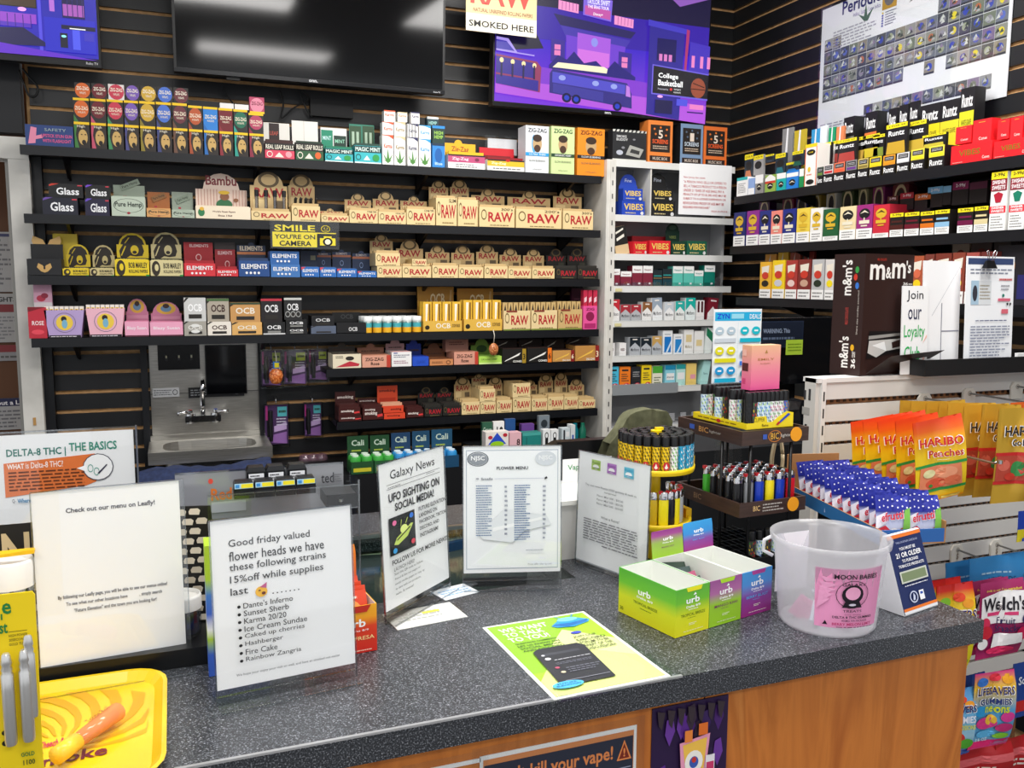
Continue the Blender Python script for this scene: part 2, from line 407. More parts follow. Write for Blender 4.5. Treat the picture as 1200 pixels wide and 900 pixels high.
# ---------------------------------------------------------------- screens
def screen(name, label, P, wd, ht, depth=.05, tilt=.05, bez=.012):
    o = tag(empty(name, P), label, 'television'); o.rotation_euler = (tilt, 0, 0)
    MB().box(0, wd, 0, depth, 0, ht, mat('#0b0b0d', .35)).build('housing', o)
    return o
TL = onY(204, 83.5, 3.64); TW = onY(521, 125, 3.64).x - TL.x
t = screen('television', 'large switched-off black television in the middle of the wall', TL, TW, .62)
MB().box(.01, TW - .01, -.0015, 0, .018, .61, mat('#050507', .07)).build('glass_panel', t)
MB().box(0, TW, -.006, 0, 0, .014, mat('#1a1a1d', .15)).art((TW * .47, -.006, .003), FX, FU, .035, .009, [B_('onn.', 0, 0, 1, 1, '#dddde0')]).art((TW - .05, -.006, .003), FX, FU, .03, .006, [T_('Roku TV', 0, 0, 1, 1, '#dddde0')]).build('lower_bezel', t)
MB().box(.19, .24, .01, .03, -.012, 0, mat('#222')).build('sensor', t)
tag(MB().box(-.09, .09, 0, .03, -.035, .035, mat('#0d0d10', .5)).build('mount_plate', None, onY(389, 127, 3.8)), 'black rounded mount plate below the switched-off television', 'mount')
def img(M, w, h, px0, px1, spec):  # helper: convert art in photo-like pixels of the screen to 0..1
    pass
def city(o, wd, ht, crop):
    """the lit street scene; crop=(u0,v0,u1,v1) in which coordinates of the drawing are given"""
    u0, v0, u1, v1 = crop; X = lambda u: (u - u0) / (u1 - u0); Y = lambda v: (v1 - v) / (v1 - v0); sp = []
    def r(a, b, c, d, col, s=1.0): sp.append(R_(X(a), Y(d), X(c), Y(b), emi(col, s * .8)))
    def p(pts, col, s=1.0): sp.append(P_([(X(a), Y(b)) for a, b in reversed(pts)], emi(col, s * .8)))
    def e(a, b, ra, rb, col, s=1.0): sp.append(E_(X(a), Y(b), ra / (u1 - u0), rb / (v1 - v0), emi(col, s * .8)))
    def t(s, a, b, c, d, col, k='b'): sp.append((k, s, X(a), Y(d), X(c), Y(b), emi(col, 1.1)))
    return r, p, e, t, sp
g = gradmat([(0, '#000'), (.6, '#000')])
def emigrad(stops, s=1.0):
    m_ = gradmat(stops); m_ = m_.copy(); n = m_.node_tree.nodes; b = n['Principled BSDF']; l = m_.node_tree.links
    q = b.inputs['Base Color'].links[0].from_socket; l.new(q, b.inputs['Emission Color']); b.inputs['Emission Strength'].default_value = s
    l.remove(b.inputs['Base Color'].links[0]); b.inputs['Base Color'].default_value = (.01, .01, .01, 1); b.inputs['Roughness'].default_value = .2
    return m_
BL = onY(577, 123.5, 3.64); BW = onY(826.5, 142, 3.64).x - BL.x; BH = .62
t = screen('television', 'lit television showing purple city street with bus, right of the black one', BL, BW, BH)
U0, V0, U1, V1 = 577, -24, 829, 133
r, p, e, tt, sp = city(t, BW, BH, (U0, V0, U1, V1))
p([(577, -24), (829, -24), (829, 10), (800, 22), (760, 6), (700, 10), (640, 0), (577, 10)], '#9a63c8')
p([(600, 12), (612, -10), (622, 2), (640, -14), (660, 4), (690, -16), (720, 0), (760, -18), (790, 4), (829, -10), (829, 30), (700, 26), (600, 24)], '#1c1640')
r(577, 24, 829, 60, '#3b1fb0')
p([(577, 36), (600, 34), (618, 48), (630, 70), (577, 78)], '#120d33')
# brownish brick block and the station
p([(640, 30), (737, 40), (731, 48), (648, 42)], '#2b2466'); p([(648, 42), (731, 50), (725, 60), (655, 55)], '#4c3bb8')
p([(655, 52), (725, 58), (722, 96), (656, 92)], '#7a45e0'); p([(668, 48), (707, 51), (707, 88), (668, 86)], '#b763f0'); p([(669, 66), (706, 68), (706, 84), (669, 82)], '#e47df5')
e(688, 57, 4, 5, '#9fa0ff')
for a, b in ((642, 64), (721, 70)):
    p([(a - 4, b - 6), (a + 12, b - 5), (a + 12, b + 20), (a - 4, b + 19)], '#3f2ba0'); r(a, b, a + 7, b + 12, '#ff8fd0'); r(a, b + 5.5, a + 7, b + 6.5, '#6a3aa8')
for a, b in ((646, 16), (711, 25)):
    p([(a - 1, b - 1), (a + 22, b + 1), (a + 22, b + 11), (a - 1, b + 9)], '#ff9fd8', 1.1)
    for i in range(5): r(a + 3 + i * 4, b, a + 3.6 + i * 4, b + 9, '#a14b9a')
p([(673, 5), (707, 8), (706, 32), (673, 28)], '#8d6ff0'); p([(675, 17), (705, 20), (705, 30), (675, 27)], '#d65fb8')
tt('TAYLOR SWIFT', 677, 9, 704, 15, '#e9e4ff'); tt('THE ERAS TOUR', 678, 16, 703, 19.5, '#ffe9ff'); tt('Disney+', 685, 24, 696, 28, '#ffffff', 't')
# bushes, lamp glow, coach
p([(636, 88), (646, 76), (656, 80), (664, 70), (676, 82), (690, 78), (702, 88), (712, 76), (724, 84), (738, 92), (737, 106), (636, 98)], '#2a2183')
p([(640, 90), (646, 84), (700, 84), (704, 86), (703, 91), (650, 90)], '#fff0c9', 1.25)
p([(577, 116), (640, 122), (829, 138), (829, 104), (740, 96), (640, 92), (577, 88)], '#8e3fe0'); p([(577, 124), (829, 140), (829, 118), (700, 112), (577, 108)], '#c45ff0')
p([(637, 97), (640, 92), (728, 100), (734, 112), (735, 129), (637, 119)], '#38308e'); p([(640, 95), (726, 102), (726, 113), (640, 107)], '#5a55d8'); p([(641, 108), (700, 113), (700, 124), (641, 118)], '#4540a8')
p([(727, 102), (731, 104), (733, 116), (727, 115)], '#d58bf5')
for a in (657, 668, 717): e(a, 123 + (a - 657) * .08, 5.5, 5.5, '#16124a'); e(a, 123 + (a - 657) * .08, 3, 3, '#2c47d8')
for a in (651, 690, 712): e(a, 101 + (a - 650) * .07, 4, 3, '#a8b4ff')
# diner on the left
p([(577, 63), (590, 64), (600, 78), (619, 79), (619, 80.5), (577, 78)], '#b7a0ff'); p([(577, 66), (588, 67), (597, 77), (577, 76)], '#3a2bb8')
p([(577, 82), (622, 86), (627, 92), (626, 120), (577, 114)], '#a03a68'); p([(577, 84), (618, 88), (620, 105), (577, 102)], '#3b2a9d'); p([(577, 104), (624, 107), (624, 119), (577, 114)], '#3428a0')
for a in (584, 596, 608, 620): e(a - 1, 88 + (a - 584) * .08, 2.2, 2.8, '#ffe3a8', 1.3); r(a - 2, 91, a, 106, '#1a1450')
# houses on the right and the billboard
p([(752, 26), (796, 32), (794, 138), (752, 134)], '#342a9e'); p([(750, 24), (798, 30), (798, 36), (750, 31)], '#4a40d0'); r(762, 44, 786, 70, '#1c1660')
for a in (765, 771, 777): r(a, 62, a + 4, 70, '#f08ad8')
p([(798, 30), (802, 31), (800, 78), (797, 78)], '#b83a78'); p([(803, 44), (829, 47), (829, 80), (803, 78)], '#4b36c8')
for a in (806, 817, 826): r(a, 60, a + 4, 74, '#ff92d8')
p([(757, 75), (829, 80), (829, 112), (757, 110)], '#7b6bf0'); p([(758.5, 76.5), (829, 81.5), (829, 110), (758.5, 108.5)], '#1c1820')
tt('College', 765, 84, 790, 91.5, '#ffffff'); tt('Basketball', 765, 92, 796, 99, '#ffffff'); tt('Presented by', 765, 102, 778, 104.5, '#c9c9d8', 't'); e(781.5, 102.5, 1.6, 1.6, '#ff3b3b'); tt('target', 785, 101, 794, 103.5, '#ddd', 't'); tt('network', 785, 104, 794, 106.5, '#ddd', 't')
e(816, 98, 9.5, 12, '#a8543a'); p([(809, 92), (824, 96), (824, 97.2), (809, 93.2)], '#2a1512'); r(807, 99, 825, 100, '#2a1512'); e(768, 112, 3.5, 1.6, '#ffb0e8', 1.3)
r(762, 116, 784, 132, '#1c1552'); r(789, 113, 803, 121, '#5a5af0'); r(806, 118, 824, 124, '#ff8fd8'); r(803, 127, 824, 128.5, '#2a1a70')
MB().box(.008, BW - .008, -.0015, 0, .02, BH - .008, emigrad([(0, '#7a34d8'), (.3, '#3a1fc0'), (.62, '#5a35c8')])).art((.008, -.0015, .02), FX, FU, BW - .016, BH - .028, sp).build('picture', t)
MB().box(0, BW, -.005, 0, 0, .016, mat('#101012', .2)).art((BW * .5, -.005, .004), FX, FU, .035, .009, [B_('onn.', 0, 0, 1, 1, '#dddde0')]).build('lower_bezel', t)
# left television
L0 = onY(119, 80, 3.64); LW = 1.1
t = screen('television', 'lit television at top left corner showing blue street and basketball', (L0.x - LW, L0.y, L0.z), LW, .62)
k = 1 / (onY(119, 40, 3.64).x - onY(0, 40, 3.64).x)
U1, U0 = 118, 118 - 119 * (LW * k); V1, V0 = 76, -85
r, p, e, tt, sp = city(t, LW, .62, (U0, V0, U1, V1))
p([(-180, -80), (118, -80), (118, 76), (-180, 76)], '#2a1fc0')
r(-60, -30, 47, 33, '#16131c'); r(-60, 14, 46, 32, '#4a3525'); r(30, 10, 46, 16, '#b8b0a8'); e(17, 7, 18, 17, '#8a4330'); e(12, 2, 9, 9, '#a8563c'); r(-2, 6, 35, 7.2, '#2a1512')
r(48, -30, 52, 76, '#5a50f0'); r(53, -20, 116, 40, '#2a25b8')
for a, b in ((62, -3), (62, 20)): r(a, b, a + 6, b + 14, '#c878e8')
for a, b in ((76, -6), (77, 17)):
    r(a, b, a + 27, b + 22, '#191250'); r(a + 1, b + 9, a + 26, b + 20, '#b860c8')
    for i in range(4): r(a + 6 + i * 6, b, a + 7 + i * 6, b + 22, '#221a70')
e(30, 35, 5, 2, '#ffa8f0', 1.3); r(0, 39, 46, 48, '#a048d8'); r(0, 48, 40, 52, '#5a2fc8'); p([(0, 54), (30, 52), (62, 68), (0, 70)], '#181150')
for i in range(5): r(3 + i * 9, 40, 4 + i * 9, 52, '#3a2090')
r(55, 40, 116, 72, '#2a2ad0'); r(75, 46, 116, 50, '#13103a'); r(73, 54, 82, 68, '#12122c'); e(77.5, 57, 3, 1.2, '#8ff0ff', 1.4); r(88, 50, 97, 69, '#5560ff'); r(85, 48.5, 104, 49.5, '#fff', 1.2); r(102, 52, 114, 60, '#4038c8')
p([(0, 68), (118, 78), (0, 78)], '#6a2ad8')
MB().box(.008, LW - .008, -.0015, 0, .03, .61, emi('#2a1fc0')).art((.008, -.0015, .03), FX, FU, LW - .016, .58, sp).build('picture', t)
MB().box(0, LW, -.005, 0, 0, .028, mat('#131316', .3)).art((LW - .05, -.005, .008), FX, FU, .04, .009, [T_('Roku TV', 0, 0, 1, 1, '#dddde0')]).build('lower_bezel', t)
def cord(pts, label, r=.004, c='#0b0b0d', Y=3.8, cat='cable', name='cable'):
    P = [onY(u, v, Y) for u, v in pts]; q = []
    for i in range(len(P) - 1):     # Catmull-Rom
        a, b, c_, d = P[max(i - 1, 0)], P[i], P[i + 1], P[min(i + 2, len(P) - 1)]
        for s in range(5):
            x = s / 5; q.append(.5 * ((2 * b) + (c_ - a) * x + (2 * a - 5 * b + 4 * c_ - d) * x * x + (3 * b - a - 3 * c_ + d) * x ** 3))
    q.append(P[-1]); return tag(MB().tube([v - P[0] for v in q], r, c, 6).build(name, None, P[0]), label, cat)
cord([(22, 82), (28, 98), (34, 112), (42, 112), (44, 102), (34, 90), (26, 80)], 'black cable looping down below the left television', Y=3.79)
cord([(262, 102), (266, 112), (276, 124), (284, 130)], 'thin black cable below left half of the dark television', .003, Y=3.79)
cord([(328, 106), (332, 122), (330, 138), (345, 126), (362, 116), (352, 106), (358, 126), (366, 138)], 'tangled black cable behind the boxes under the dark television', .0035, Y=3.8)
cord([(640, 128), (648, 134), (660, 132)], 'short black cable under the lit right television', .003, Y=3.8)
# paper sign overlapping the right television
A = onY(546, 35, 3.56); B = onY(628.5, 40, 3.56); w_ = B.x - A.x; h_ = .26
o = MB().box(0, w_, 0, .003, 0, h_, '#e7cf9b').art((0, 0, 0), FX, FU, w_, h_, [R_(0, 0, 1, .27, '#efe7d2'), B_('SMOKED HERE', .04, .07, .96, .17, '#14120f'), T_('NATURAL UNREFINED ROLLING PAPERS', .1, .30, .94, .36, '#7a3a20'), B_('RAW', .06, .42, .94, .78, '#e1483c')]).build('paper_sign', None, A, rx=.02)
tag(o, 'tan paper sign reading SMOKED HERE hung beside the lit right television', 'sign')
# yellow camera sign clipped to the second shelf
A = onY(318, 290, 3.606); B = onY(395, 263, 3.606); w_, h_ = B.x - A.x, B.z - A.z
s = tag(empty('camera_sign', A), 'yellow and black smiling camera warning sign hanging from second shelf', 'sign')
Y_ = '#f2dc1e'
MB().box(0, w_, 0, .002, 0, h_, '#111').art((0, 0, 0), FX, FU, w_, h_, [R_(.02, .04, .69, .62, Y_), R_(.02, .60, .98, .64, Y_), B_('SMILE', .05, .68, .66, .93, Y_), B_("YOU'RE ON", .05, .36, .66, .55, '#111'), B_('CAMERA', .12, .08, .6, .29, '#111'),
    R_(.7, .05, .98, .58, '#111'), R_(.73, .12, .97, .42, Y_), R_(.79, .4, .91, .5, Y_), E_(.85, .27, .075, .17, '#111'), E_(.85, .27, .045, .11, '#f6f2d2'), O_(.82, .8, .07, .14, .12, Y_), E_(.8, .83, .008, .02, Y_), E_(.845, .83, .008, .02, Y_), R_(.79, .74, .85, .755, Y_), R_(.69, .04, .7, .6, '#111')]).build('sign_face', s)
MB().box(-.004, w_ + .008, -.002, -.0012, -.004, h_ + .012, CLEAR).build('plastic_sleeve', s)
# ================================================================ goods on the black shelves
rows = [Row(places[i], (0, D + .008, SZ[i]), 0, ['boxes and pouches on the top black shelf', 'boxes on the second black shelf', 'boxes on the third black shelf', 'boxes on the fourth black shelf', 'boxes on the fifth black shelf', 'boxes on the sixth black shelf'][i]) for i in range(6)]
S1, S2, S3, S4, S5, S6 = rows
# --- top shelf
bx(S1, 30, 87, 147, '#27407a', 'blue box with pink lipstick shapes', [P_([(.05, .08), (.2, .12), (.24, .85), (.12, .9)], '#e58aa8'), P_([(.2, .3), (.36, .38), (.34, .55), (.18, .45)], '#e58aa8'), B_('LIPSTICK STUN GUN', .33, .42, .97, .58, '#d95a90'), B_('WITH FLASHLIGHT', .35, .18, .95, .34, '#d95a90'), T_('SAFETY', .4, .72, .85, .86, '#9fb0b0')], dep=.05)
cols = [('#3f7a3c', '#d8692c', 'green and orange'), ('#c2506a', '#6e1f28', 'pink and maroon'), ('#3f8a58', '#c83a50', 'green and crimson'), ('#4a4a80', '#7a5ab0', 'violet'), ('#8a7a2a', '#d0a83a', 'gold'), ('#3d4478', '#4a70c8', 'royal blue'), ('#6a4a3a', '#6a3038', 'brown'),
        ('#a04a2a', '#b8562e', 'rust orange'), ('#2a6ab0', '#2f80d0', 'bright blue'), ('#8a2a34', '#701a24', 'dark red'), ('#2f9a8a', '#1f6a50', 'teal'), ('#8a2a40', '#b04060', 'rose')]
ue = [87.5, 107.5, 127, 147, 165, 184.5, 203.5, 222, 239.5, 257.5, 275, 292.5, 311]
for i, (c, c2, nm) in enumerate(cols):
    a, b = ue[i], ue[i + 1] - .8
    fa = [E_(.55, .42, .3, .3, '#caa562'), E_(.6, .22, .14, .1, '#1c1510'), R_(.42, .5, .52, .54, '#2a1a10'), R_(.66, .5, .76, .54, '#2a1a10'), R_(0, .9, 1, 1, '#f2c51c'), T_('High', .2, .76, .7, .88, '#f0e6d0'), P_([(0, 0), (.28, 0), (.1, .5), (.2, .88), (0, .88)], c)]
    vb_ = 143 + i * 1.25
    bx(S1, a, b, vb_, '#2c2420', '%s wrap box with dark face, bottom of pile,' % nm, fa, dep=.06, gap=.0015, name='wrap_box', cat='box')
    mid = 115 + i * 1.0 if i < 7 else (124 + (i - 7) * 1.5)
    if i == 11: mid = 133
    o = bx(S1, a - 1, b - 1, mid, c2 if i in (8, 9) else '#2a2624', '%s wrap pouch in middle of pile' % nm, [E_(.5, .55, .46, .36, c2), B_('ZIG-ZAG', .1, .5, .9, .66, '#efe2c8'), T_('WRAPS', .25, .36, .75, .45, '#efe2c8'), R_(0, .9, 1, 1, '#f2c51c'), P_([(0, 0), (.3, 0), (0, .3)], c)], vb=vb_, dep=.04, name='wrap_pouch', cat='pouch')
    if i < 7:
        bx(S1, a, b, mid - 18, '#2a2624' if i not in (2,) else '#e4dcd8', '%s wrap pouch on top of pile' % nm, [E_(.5, .5, .48, .5, c2), B_('ZIG-ZAG', .12, .52, .88, .76, '#f4ead6'), T_('WRAPS', .3, .26, .7, .42, '#f4ead6')], vb=mid, dep=.04, name='wrap_pouch', cat='pouch')
    elif i in (9, 10): bx(S1, a, b, mid - 6, '#e8e4e0', 'small white insert card topping the %s pile' % nm, [], vb=mid, dep=.03, name='insert_card', cat='card')
    elif i == 11: bx(S1, a, b, mid - 19, '#b04060', '%s wrap pouch on top of pile' % nm, [E_(.5, .5, .46, .45, '#e08aa0'), B_('ZIG-ZAG', .12, .5, .88, .72, '#7a1a34'), R_(0, 0, 1, .12, '#f2c51c')], vb=mid, dep=.04, name='wrap_pouch', cat='pouch')
def leafart(c, c2, fr): return [R_(0, .55, 1, 1, '#1d1a18'), B_('REAL LEAF ROLLS', .03, .62, .97, .9, '#e8e2d0'), O_(.16, .28, .1, .2, .25, '#f0e8d8'), tri(.48, .26, .16, '#f0e8d8'), E_(.8, .3, .11, .2, fr)]
o = disp(S1, 310.5, 345.5, 168, 144, '#d84a62', 'pink-red leaf roll display with white raised lid', leafart('', '', '#f0a0a8'), '#e9e6de', [R_(.25, .02, .62, .98, '#2b1a18'), B_('LEAF', .28, .5, .58, .66, '#b04a3a')], d=0, pk='#3a1c1a', npk=2, pkh=.016)
disp(S1, 346.5, 379.5, 168, 142, '#2f5a3a', 'green leaf roll display with tall white lid', leafart('', '', '#e8642a'), '#ece9e2', [R_(.45, .0, .47, 1, '#cfcac0'), R_(.15, 0, .6, .2, '#20301e')], pk='#26382a', npk=2, pkh=.01)
mint = [R_(0, .62, 1, .98, '#143a38'), B_('MAGIC MINT', .03, .68, .97, .92, '#dff2ea'), O_(.14, .35, .1, .17, .25, '#10403c'), tri(.46, .32, .13, '#e8f4f0'), E_(.8, .34, .13, .2, '#2f9a4a'), R_(0, 0, 1, .08, '#e8f0ee')]
disp(S1, 381, 414, 174.5, 150, '#36b0b8', 'low teal mint display with green packs', mint, '#e6e6e2', [R_(.02, 0, .46, .9, '#1f8a6a'), R_(.5, 0, .98, .7, '#17382c'), T_('MINT', .08, .5, .4, .66, '#dff'), T_('MINT', .55, .4, .92, .55, '#9fe0c0')], pk='#1d7a5c')
disp(S1, 415.5, 447, 171, 146, '#3cb8c0', 'larger teal mint display with dark packs', mint, '#2f7a64', [R_(.02, 0, .47, .92, '#2c4a2e'), R_(.53, 0, .98, .95, '#2c4a2e'), R_(.1, .1, .2, .7, '#a8c0a8'), R_(.28, .1, .38, .7, '#a8c0a8'), R_(.62, .1, .72, .7, '#a8c0a8'), R_(.8, .1, .9, .7, '#a8c0a8')], pk='#24463a')
leaf = [P_([(.5, .05), (.1, .18), (.3, .14), (.05, .38), (.38, .2), (.5, .55), (.62, .2), (.95, .38), (.7, .14), (.9, .18)], '#4f8a3c'), ]
for i, (a, b, c, nm, vt) in enumerate(((448, 461.5, '#e2582e', 'orange', 158), (462, 475.5, '#d8c49a', 'beige', 160), (477.5, 490, '#2d2d5a', 'navy', 161), (491, 505, '#3aa0dc', 'sky blue', 163))):
    k = [P_([(0, 1), (1, 1), (1, .86), (.6, .96), (0, .98)], c), B_('Karma', .14, .56, .9, .7, c if i != 1 else '#a08a5a')]
    bx(S1, a, b, vt, '#f1f0ec', 'white box with leaf and %s cap, front row' % nm, leaf + k, dep=.05, name='wrap_box')
    bx(S1, a, b, (143, 143, 145, 147)[i], '#f1f0ec', 'white box with %s lettering stacked above the leaf box' % nm, [B_('Karma', .14, .35, .9, .62, c if i != 1 else '#a08a5a'), P_([(0, 1), (1, 1), (1, .8), (.5, .94), (0, .97)], c)] + ([R_(.1, 0, .18, 1, '#888'), R_(.4, 0, .48, 1, '#777'), R_(.7, 0, .78, 1, '#888')] if i == 2 else []), vb=vt, dep=.04, name='wrap_box')
    if i < 3: bx(S1, a + (2, 4, 4)[i], b + 2, (129.5, 131.5, 131.5)[i], '#f1f0ec', 'white box with %s lettering in the back row' % nm, [B_('Karma', .1, .5, .9, .78, c if i != 1 else '#c0824a'), R_(0, .9, 1, 1, c)], vb=(143, 143, 145)[i], d=.06, dep=.04, name='wrap_box')
bx(S1, 506.5, 521.5, 168, '#2f86d0', 'lower blue hemp wrap box with blue face', [E_(.5, .5, .3, .3, '#1b5ea8'), R_(0, .9, 1, 1, '#17304a'), B_('Blue', .2, .1, .8, .22, '#bfe0f8')], dep=.05, name='wrap_box')
bx(S1, 506.5, 521.5, 147.5, '#1f3a34', 'dark green wrap pouch above the blue one', [R_(0, .85, 1, 1, '#2a8ad8'), B_('HIGH', .15, .5, .85, .7, '#9fd058'), B_('HEMP', .15, .26, .85, .46, '#9fd058')], vb=168, dep=.04, name='wrap_pouch', cat='pouch')
bx(S1, 500.5, 514, 137, '#24404a', 'small dark wrap pouch peeping over the blue pile', [R_(0, .8, 1, 1, '#e0e8e8'), B_('HEMP', .15, .3, .85, .6, '#9fd0c8')], vb=150, d=.06, dep=.04, name='wrap_pouch', cat='pouch')
disp(S1, 525, 568.5, 181.5, 164, '#f4f2ee', 'white and pink display with yellow raised lid', [R_(0, .45, 1, .9, '#c0507a'), B_('Zig-Zag', .1, .55, .55, .8, '#f4d8e2'), R_(0, .9, 1, 1, '#222'), E_(.78, .68, .06, .12, '#7a2a4a'), L_(.2, .08, .85, .38, 2, '#8a8a8a')], '#e8b41e', [B_('Zig-Zag', .3, .35, .8, .8, '#a8501a')], bump=.2, pk='#e8b41e', npk=3, pkh=.014)
disp(S1, 571, 614.5, 187.5, 174, '#f4f2ee', 'yellow and white display with red raised lid', [R_(0, .42, 1, .88, '#eeb82a'), B_('Zig-Zag', .1, .52, .5, .78, '#fff4d0'), R_(0, .88, 1, 1, '#222'), E_(.55, .95, .06, .12, '#c02020'), L_(.15, .08, .9, .34, 1, '#8a8a8a')], '#c9202c', [R_(.1, .1, .9, .5, '#7a1018')], pk='#8a141c', npk=3, pkh=.012)
a_, z_ = S1.at(590, 187, .125)
cc = empty('clear_case'); S1.put(cc, a_, 0, .13); q = MB(); q.box(-.085, .085, 0, .002, .0, .17, CLEAR); q.box(-.085, .085, 0, .045, .17, .172, CLEAR).box(-.07, .07, .01, .012, .09, .16, mat('#dddfe2')).build('case_panel', cc)
tag(cc, 'empty clear plastic case behind the red lidded display', 'case')
for a, b, vt, c, c2, tc, nm, sd in ((615.5, 643, 147.5, '#e2e6ea', '#2a9ad8', '#232323', 'pale grey and blue', None), (645.5, 673, 148.5, '#cfe3a0', '#26452c', '#26452c', 'light green', None), (676, 708, 150.5, '#ef8e22', '#232020', '#5a2410', 'orange', None)):
    z = [B_('ZIG-ZAG', .1, .86, .9, .95, tc), E_(.5, .62, .2, .17, '#c0a074'), E_(.5, .74, .2, .08, '#3a2a20'), E_(.5, .52, .14, .08, '#4a3224'), R_(0, .36, 1, .43, c2), T_('ULTRA THIN' if sd is None and c2 == '#2a9ad8' else 'ORGANIC HEMP' if c2 == '#26452c' else 'SLOW BURNING', .15, .375, .85, .415, '#f0f0f0'), T_('SLOW BURNING', .15, .24, .85, .28, '#6a6a58'), T_('rolling papers', .3, .06, .7, .09, '#6a6a58')]
    if c2 == '#2a9ad8': z.insert(1, E_(.36, .62, .1, .19, '#4aa8dc'))
    bx(S1, a, b, vt, c, 'tall %s carton with round portrait' % nm, z, dep=.09, gap=.001)
# boxes on the rack top
RT_ = Row('on top of the white cigarette rack', (0, 3.62, H + .556), 0, 'boxes on top of the cigarette rack')
bx(RT_, 717.5, 757, 152.5, '#26272a', 'black box with cassette drawing', [R_(0, .93, 1, 1, '#d8d8d0'), R_(0, 0, 1, .06, '#d8d8d0')] + [P_([(x, .93), (x + .05, .93), (x + .08, 1), (x + .03, 1)], '#26272a') for x in (.05, .17, .29, .41, .53, .65, .77, .89)] + [P_([(.38, .2), (.8, .12), (.92, .4), (.5, .52)], '#a8a8a2'), P_([(.5, .28), (.78, .22), (.8, .34), (.55, .4)], '#3a3a3a'), B_('SMOKE', .1, .74, .4, .82, '#d8d8d8'), B_('BUDDY', .1, .64, .44, .72, '#d8d8d8'), E_(.2, .26, .1, .08, '#b8bcc8'), E_(.3, .42, .05, .04, '#8a8a90'), E_(.62, .7, .04, .03, '#8a8a90')], dep=.05)
def scr(u0, u1, vt, c, w1, num='5', fc='#e87a2e'):
    sp = [R_(.1, .26, .9, .9, '#241c18'), B_(num, .42, .58, .6, .78, '#e8d8c8'), B_('SCREENS', .18, .46, .82, .56, w1), L_(.2, .32, .8, .42, 2, '#d8c0a8'), R_(0, 0, 1, .2, c), R_(.08, .04, .92, .17, '#2a1a18'), T_('MUSIC BOX', .2, .07, .8, .14, '#e8d8c8')] + [E_(x, y, .04, .025, fc) for x, y in ((.25, .8), (.5, .84), (.75, .8), (.3, .68), (.72, .66))]
    bx(RT_, u0, u1, vt, c, 'screens box with black label', sp, dep=.07) if 0 else None
    return sp
bx(RT_, 758.5, 787.5, 141.5, '#e8843a', 'orange screens box beside the cassette box', scr(0, 0, 0, '#e8843a', '#f0602a'), dep=.08)
bx(RT_, 796.5, 823, 145.5, '#7a94b4', 'blue-grey screens box with black label', scr(0, 0, 0, '#7a94b4', '#c8d4e0', '1', '#5a6a80'), dep=.08, side='#1a1a1c')
bx(RT_, 824, 851, 148.5, '#e2702e', 'orange screens box with black label near the corner', scr(0, 0, 0, '#e2702e', '#f0602a'), dep=.08)
# --- second shelf
gl = lambda c: [B_('Glass', .22, .2, .88, .72, '#f2f2f4'), P_([(.02, .8), (.3, 1), (.1, 1), (.02, .9)], c), R_(.84, .86, .98, .94, '#c83a4a')]
bx(S2, 50, 92, 231.5, '#1b1c2c', 'black glass-paper box at left end, lower', gl('#6a4aa0'), dep=.08); bx(S2, 57, 98, 215.5, '#141416', 'black glass-paper box at left end, upper', gl('#c83a2a'), vb=231.5, dep=.08)
bx(S2, 100, 129, 233, '#201c38', 'smaller dark violet glass-paper box, lower', gl('#6a4ac0'), dep=.08); bx(S2, 100, 129, 217, '#141416', 'smaller black glass-paper box, upper', gl('#7a4ad0'), vb=233, dep=.08)
hempart = [O_(.5, .55, .45, .36, .05, '#4a564a'), B_('Pure Hemp', .1, .42, .9, .74, '#2a342c'), E_(.5, .18, .05, .06, '#a02a3a')]
def hemp(u0, u1, vf, vh, vt, c, hc, nm, lc):
    o = disp(S2, u0, u1, vf, vh, c, nm, hempart, hc, [R_(.3, .15, .42, .25, '#b03040')], pk=hc, npk=2, pkh=.004)
    lid = o.children[0]; wv = (S2.a(u1) - S2.a(u0)) * .62
    MB().box(0, wv, 0, .002, 0, .022, lc).art((0, 0, 0), FX, FU, wv, .022, [T_('Pure Hemp', .1, .2, .9, .8, '#2a2a20')]).build('tilted_label', lid, (-wv * .35, -.004, .03)).rotation_euler = (0, -.42, 0)
hemp(131, 171, 230.5, 217, 0, '#bcc8b6', '#a3b09e', 'sage green hemp paper box with tilted label, larger', '#8c9a88')
hemp(172, 200.5, 244, 225, 0, '#d9a062', '#b06a34', 'brown hemp paper box with orange lid', '#9a6a3a')
hemp(201.5, 228.5, 246, 225, 0, '#b0bcaa', '#9ca898', 'sage green hemp paper box with tilted label, smaller', '#8c9a88')
bam = disp(S2, 229.5, 294, 242, 203, '#efe0c6', 'cream and pink striped cardboard display with arched header', [B_("World's Finest Papers", .3, .5, .72, .66, '#5a2a2a'), B_('Since 1764', .4, .22, .66, .36, '#5a2a2a'), E_(.1, .5, .06, .3, '#2f7a4a'), E_(.11, .78, .04, .14, '#e0b040')], '#e6cfc0',
    [P_([(x, 0), (x + .02, 0), (x + .02, 1), (x, 1)], '#c9a090') for x in (.04, .1, .16, .22, .28, .34, .4, .72, .78, .84, .9, .96)] + [E_(.55, .2, .16, .3, '#2f6a42'), E_(.56, .62, .09, .2, '#8a5a3a'), E_(.55, .84, .11, .1, '#e0b830'), E_(.78, .45, .05, .1, '#8a5a3a')], bump=.46, phs=[B_('Bambu', .08, .25, .92, .85, '#7a1f28')], dep=.1, pk='#e8d8c0', npk=2, pkh=.004)
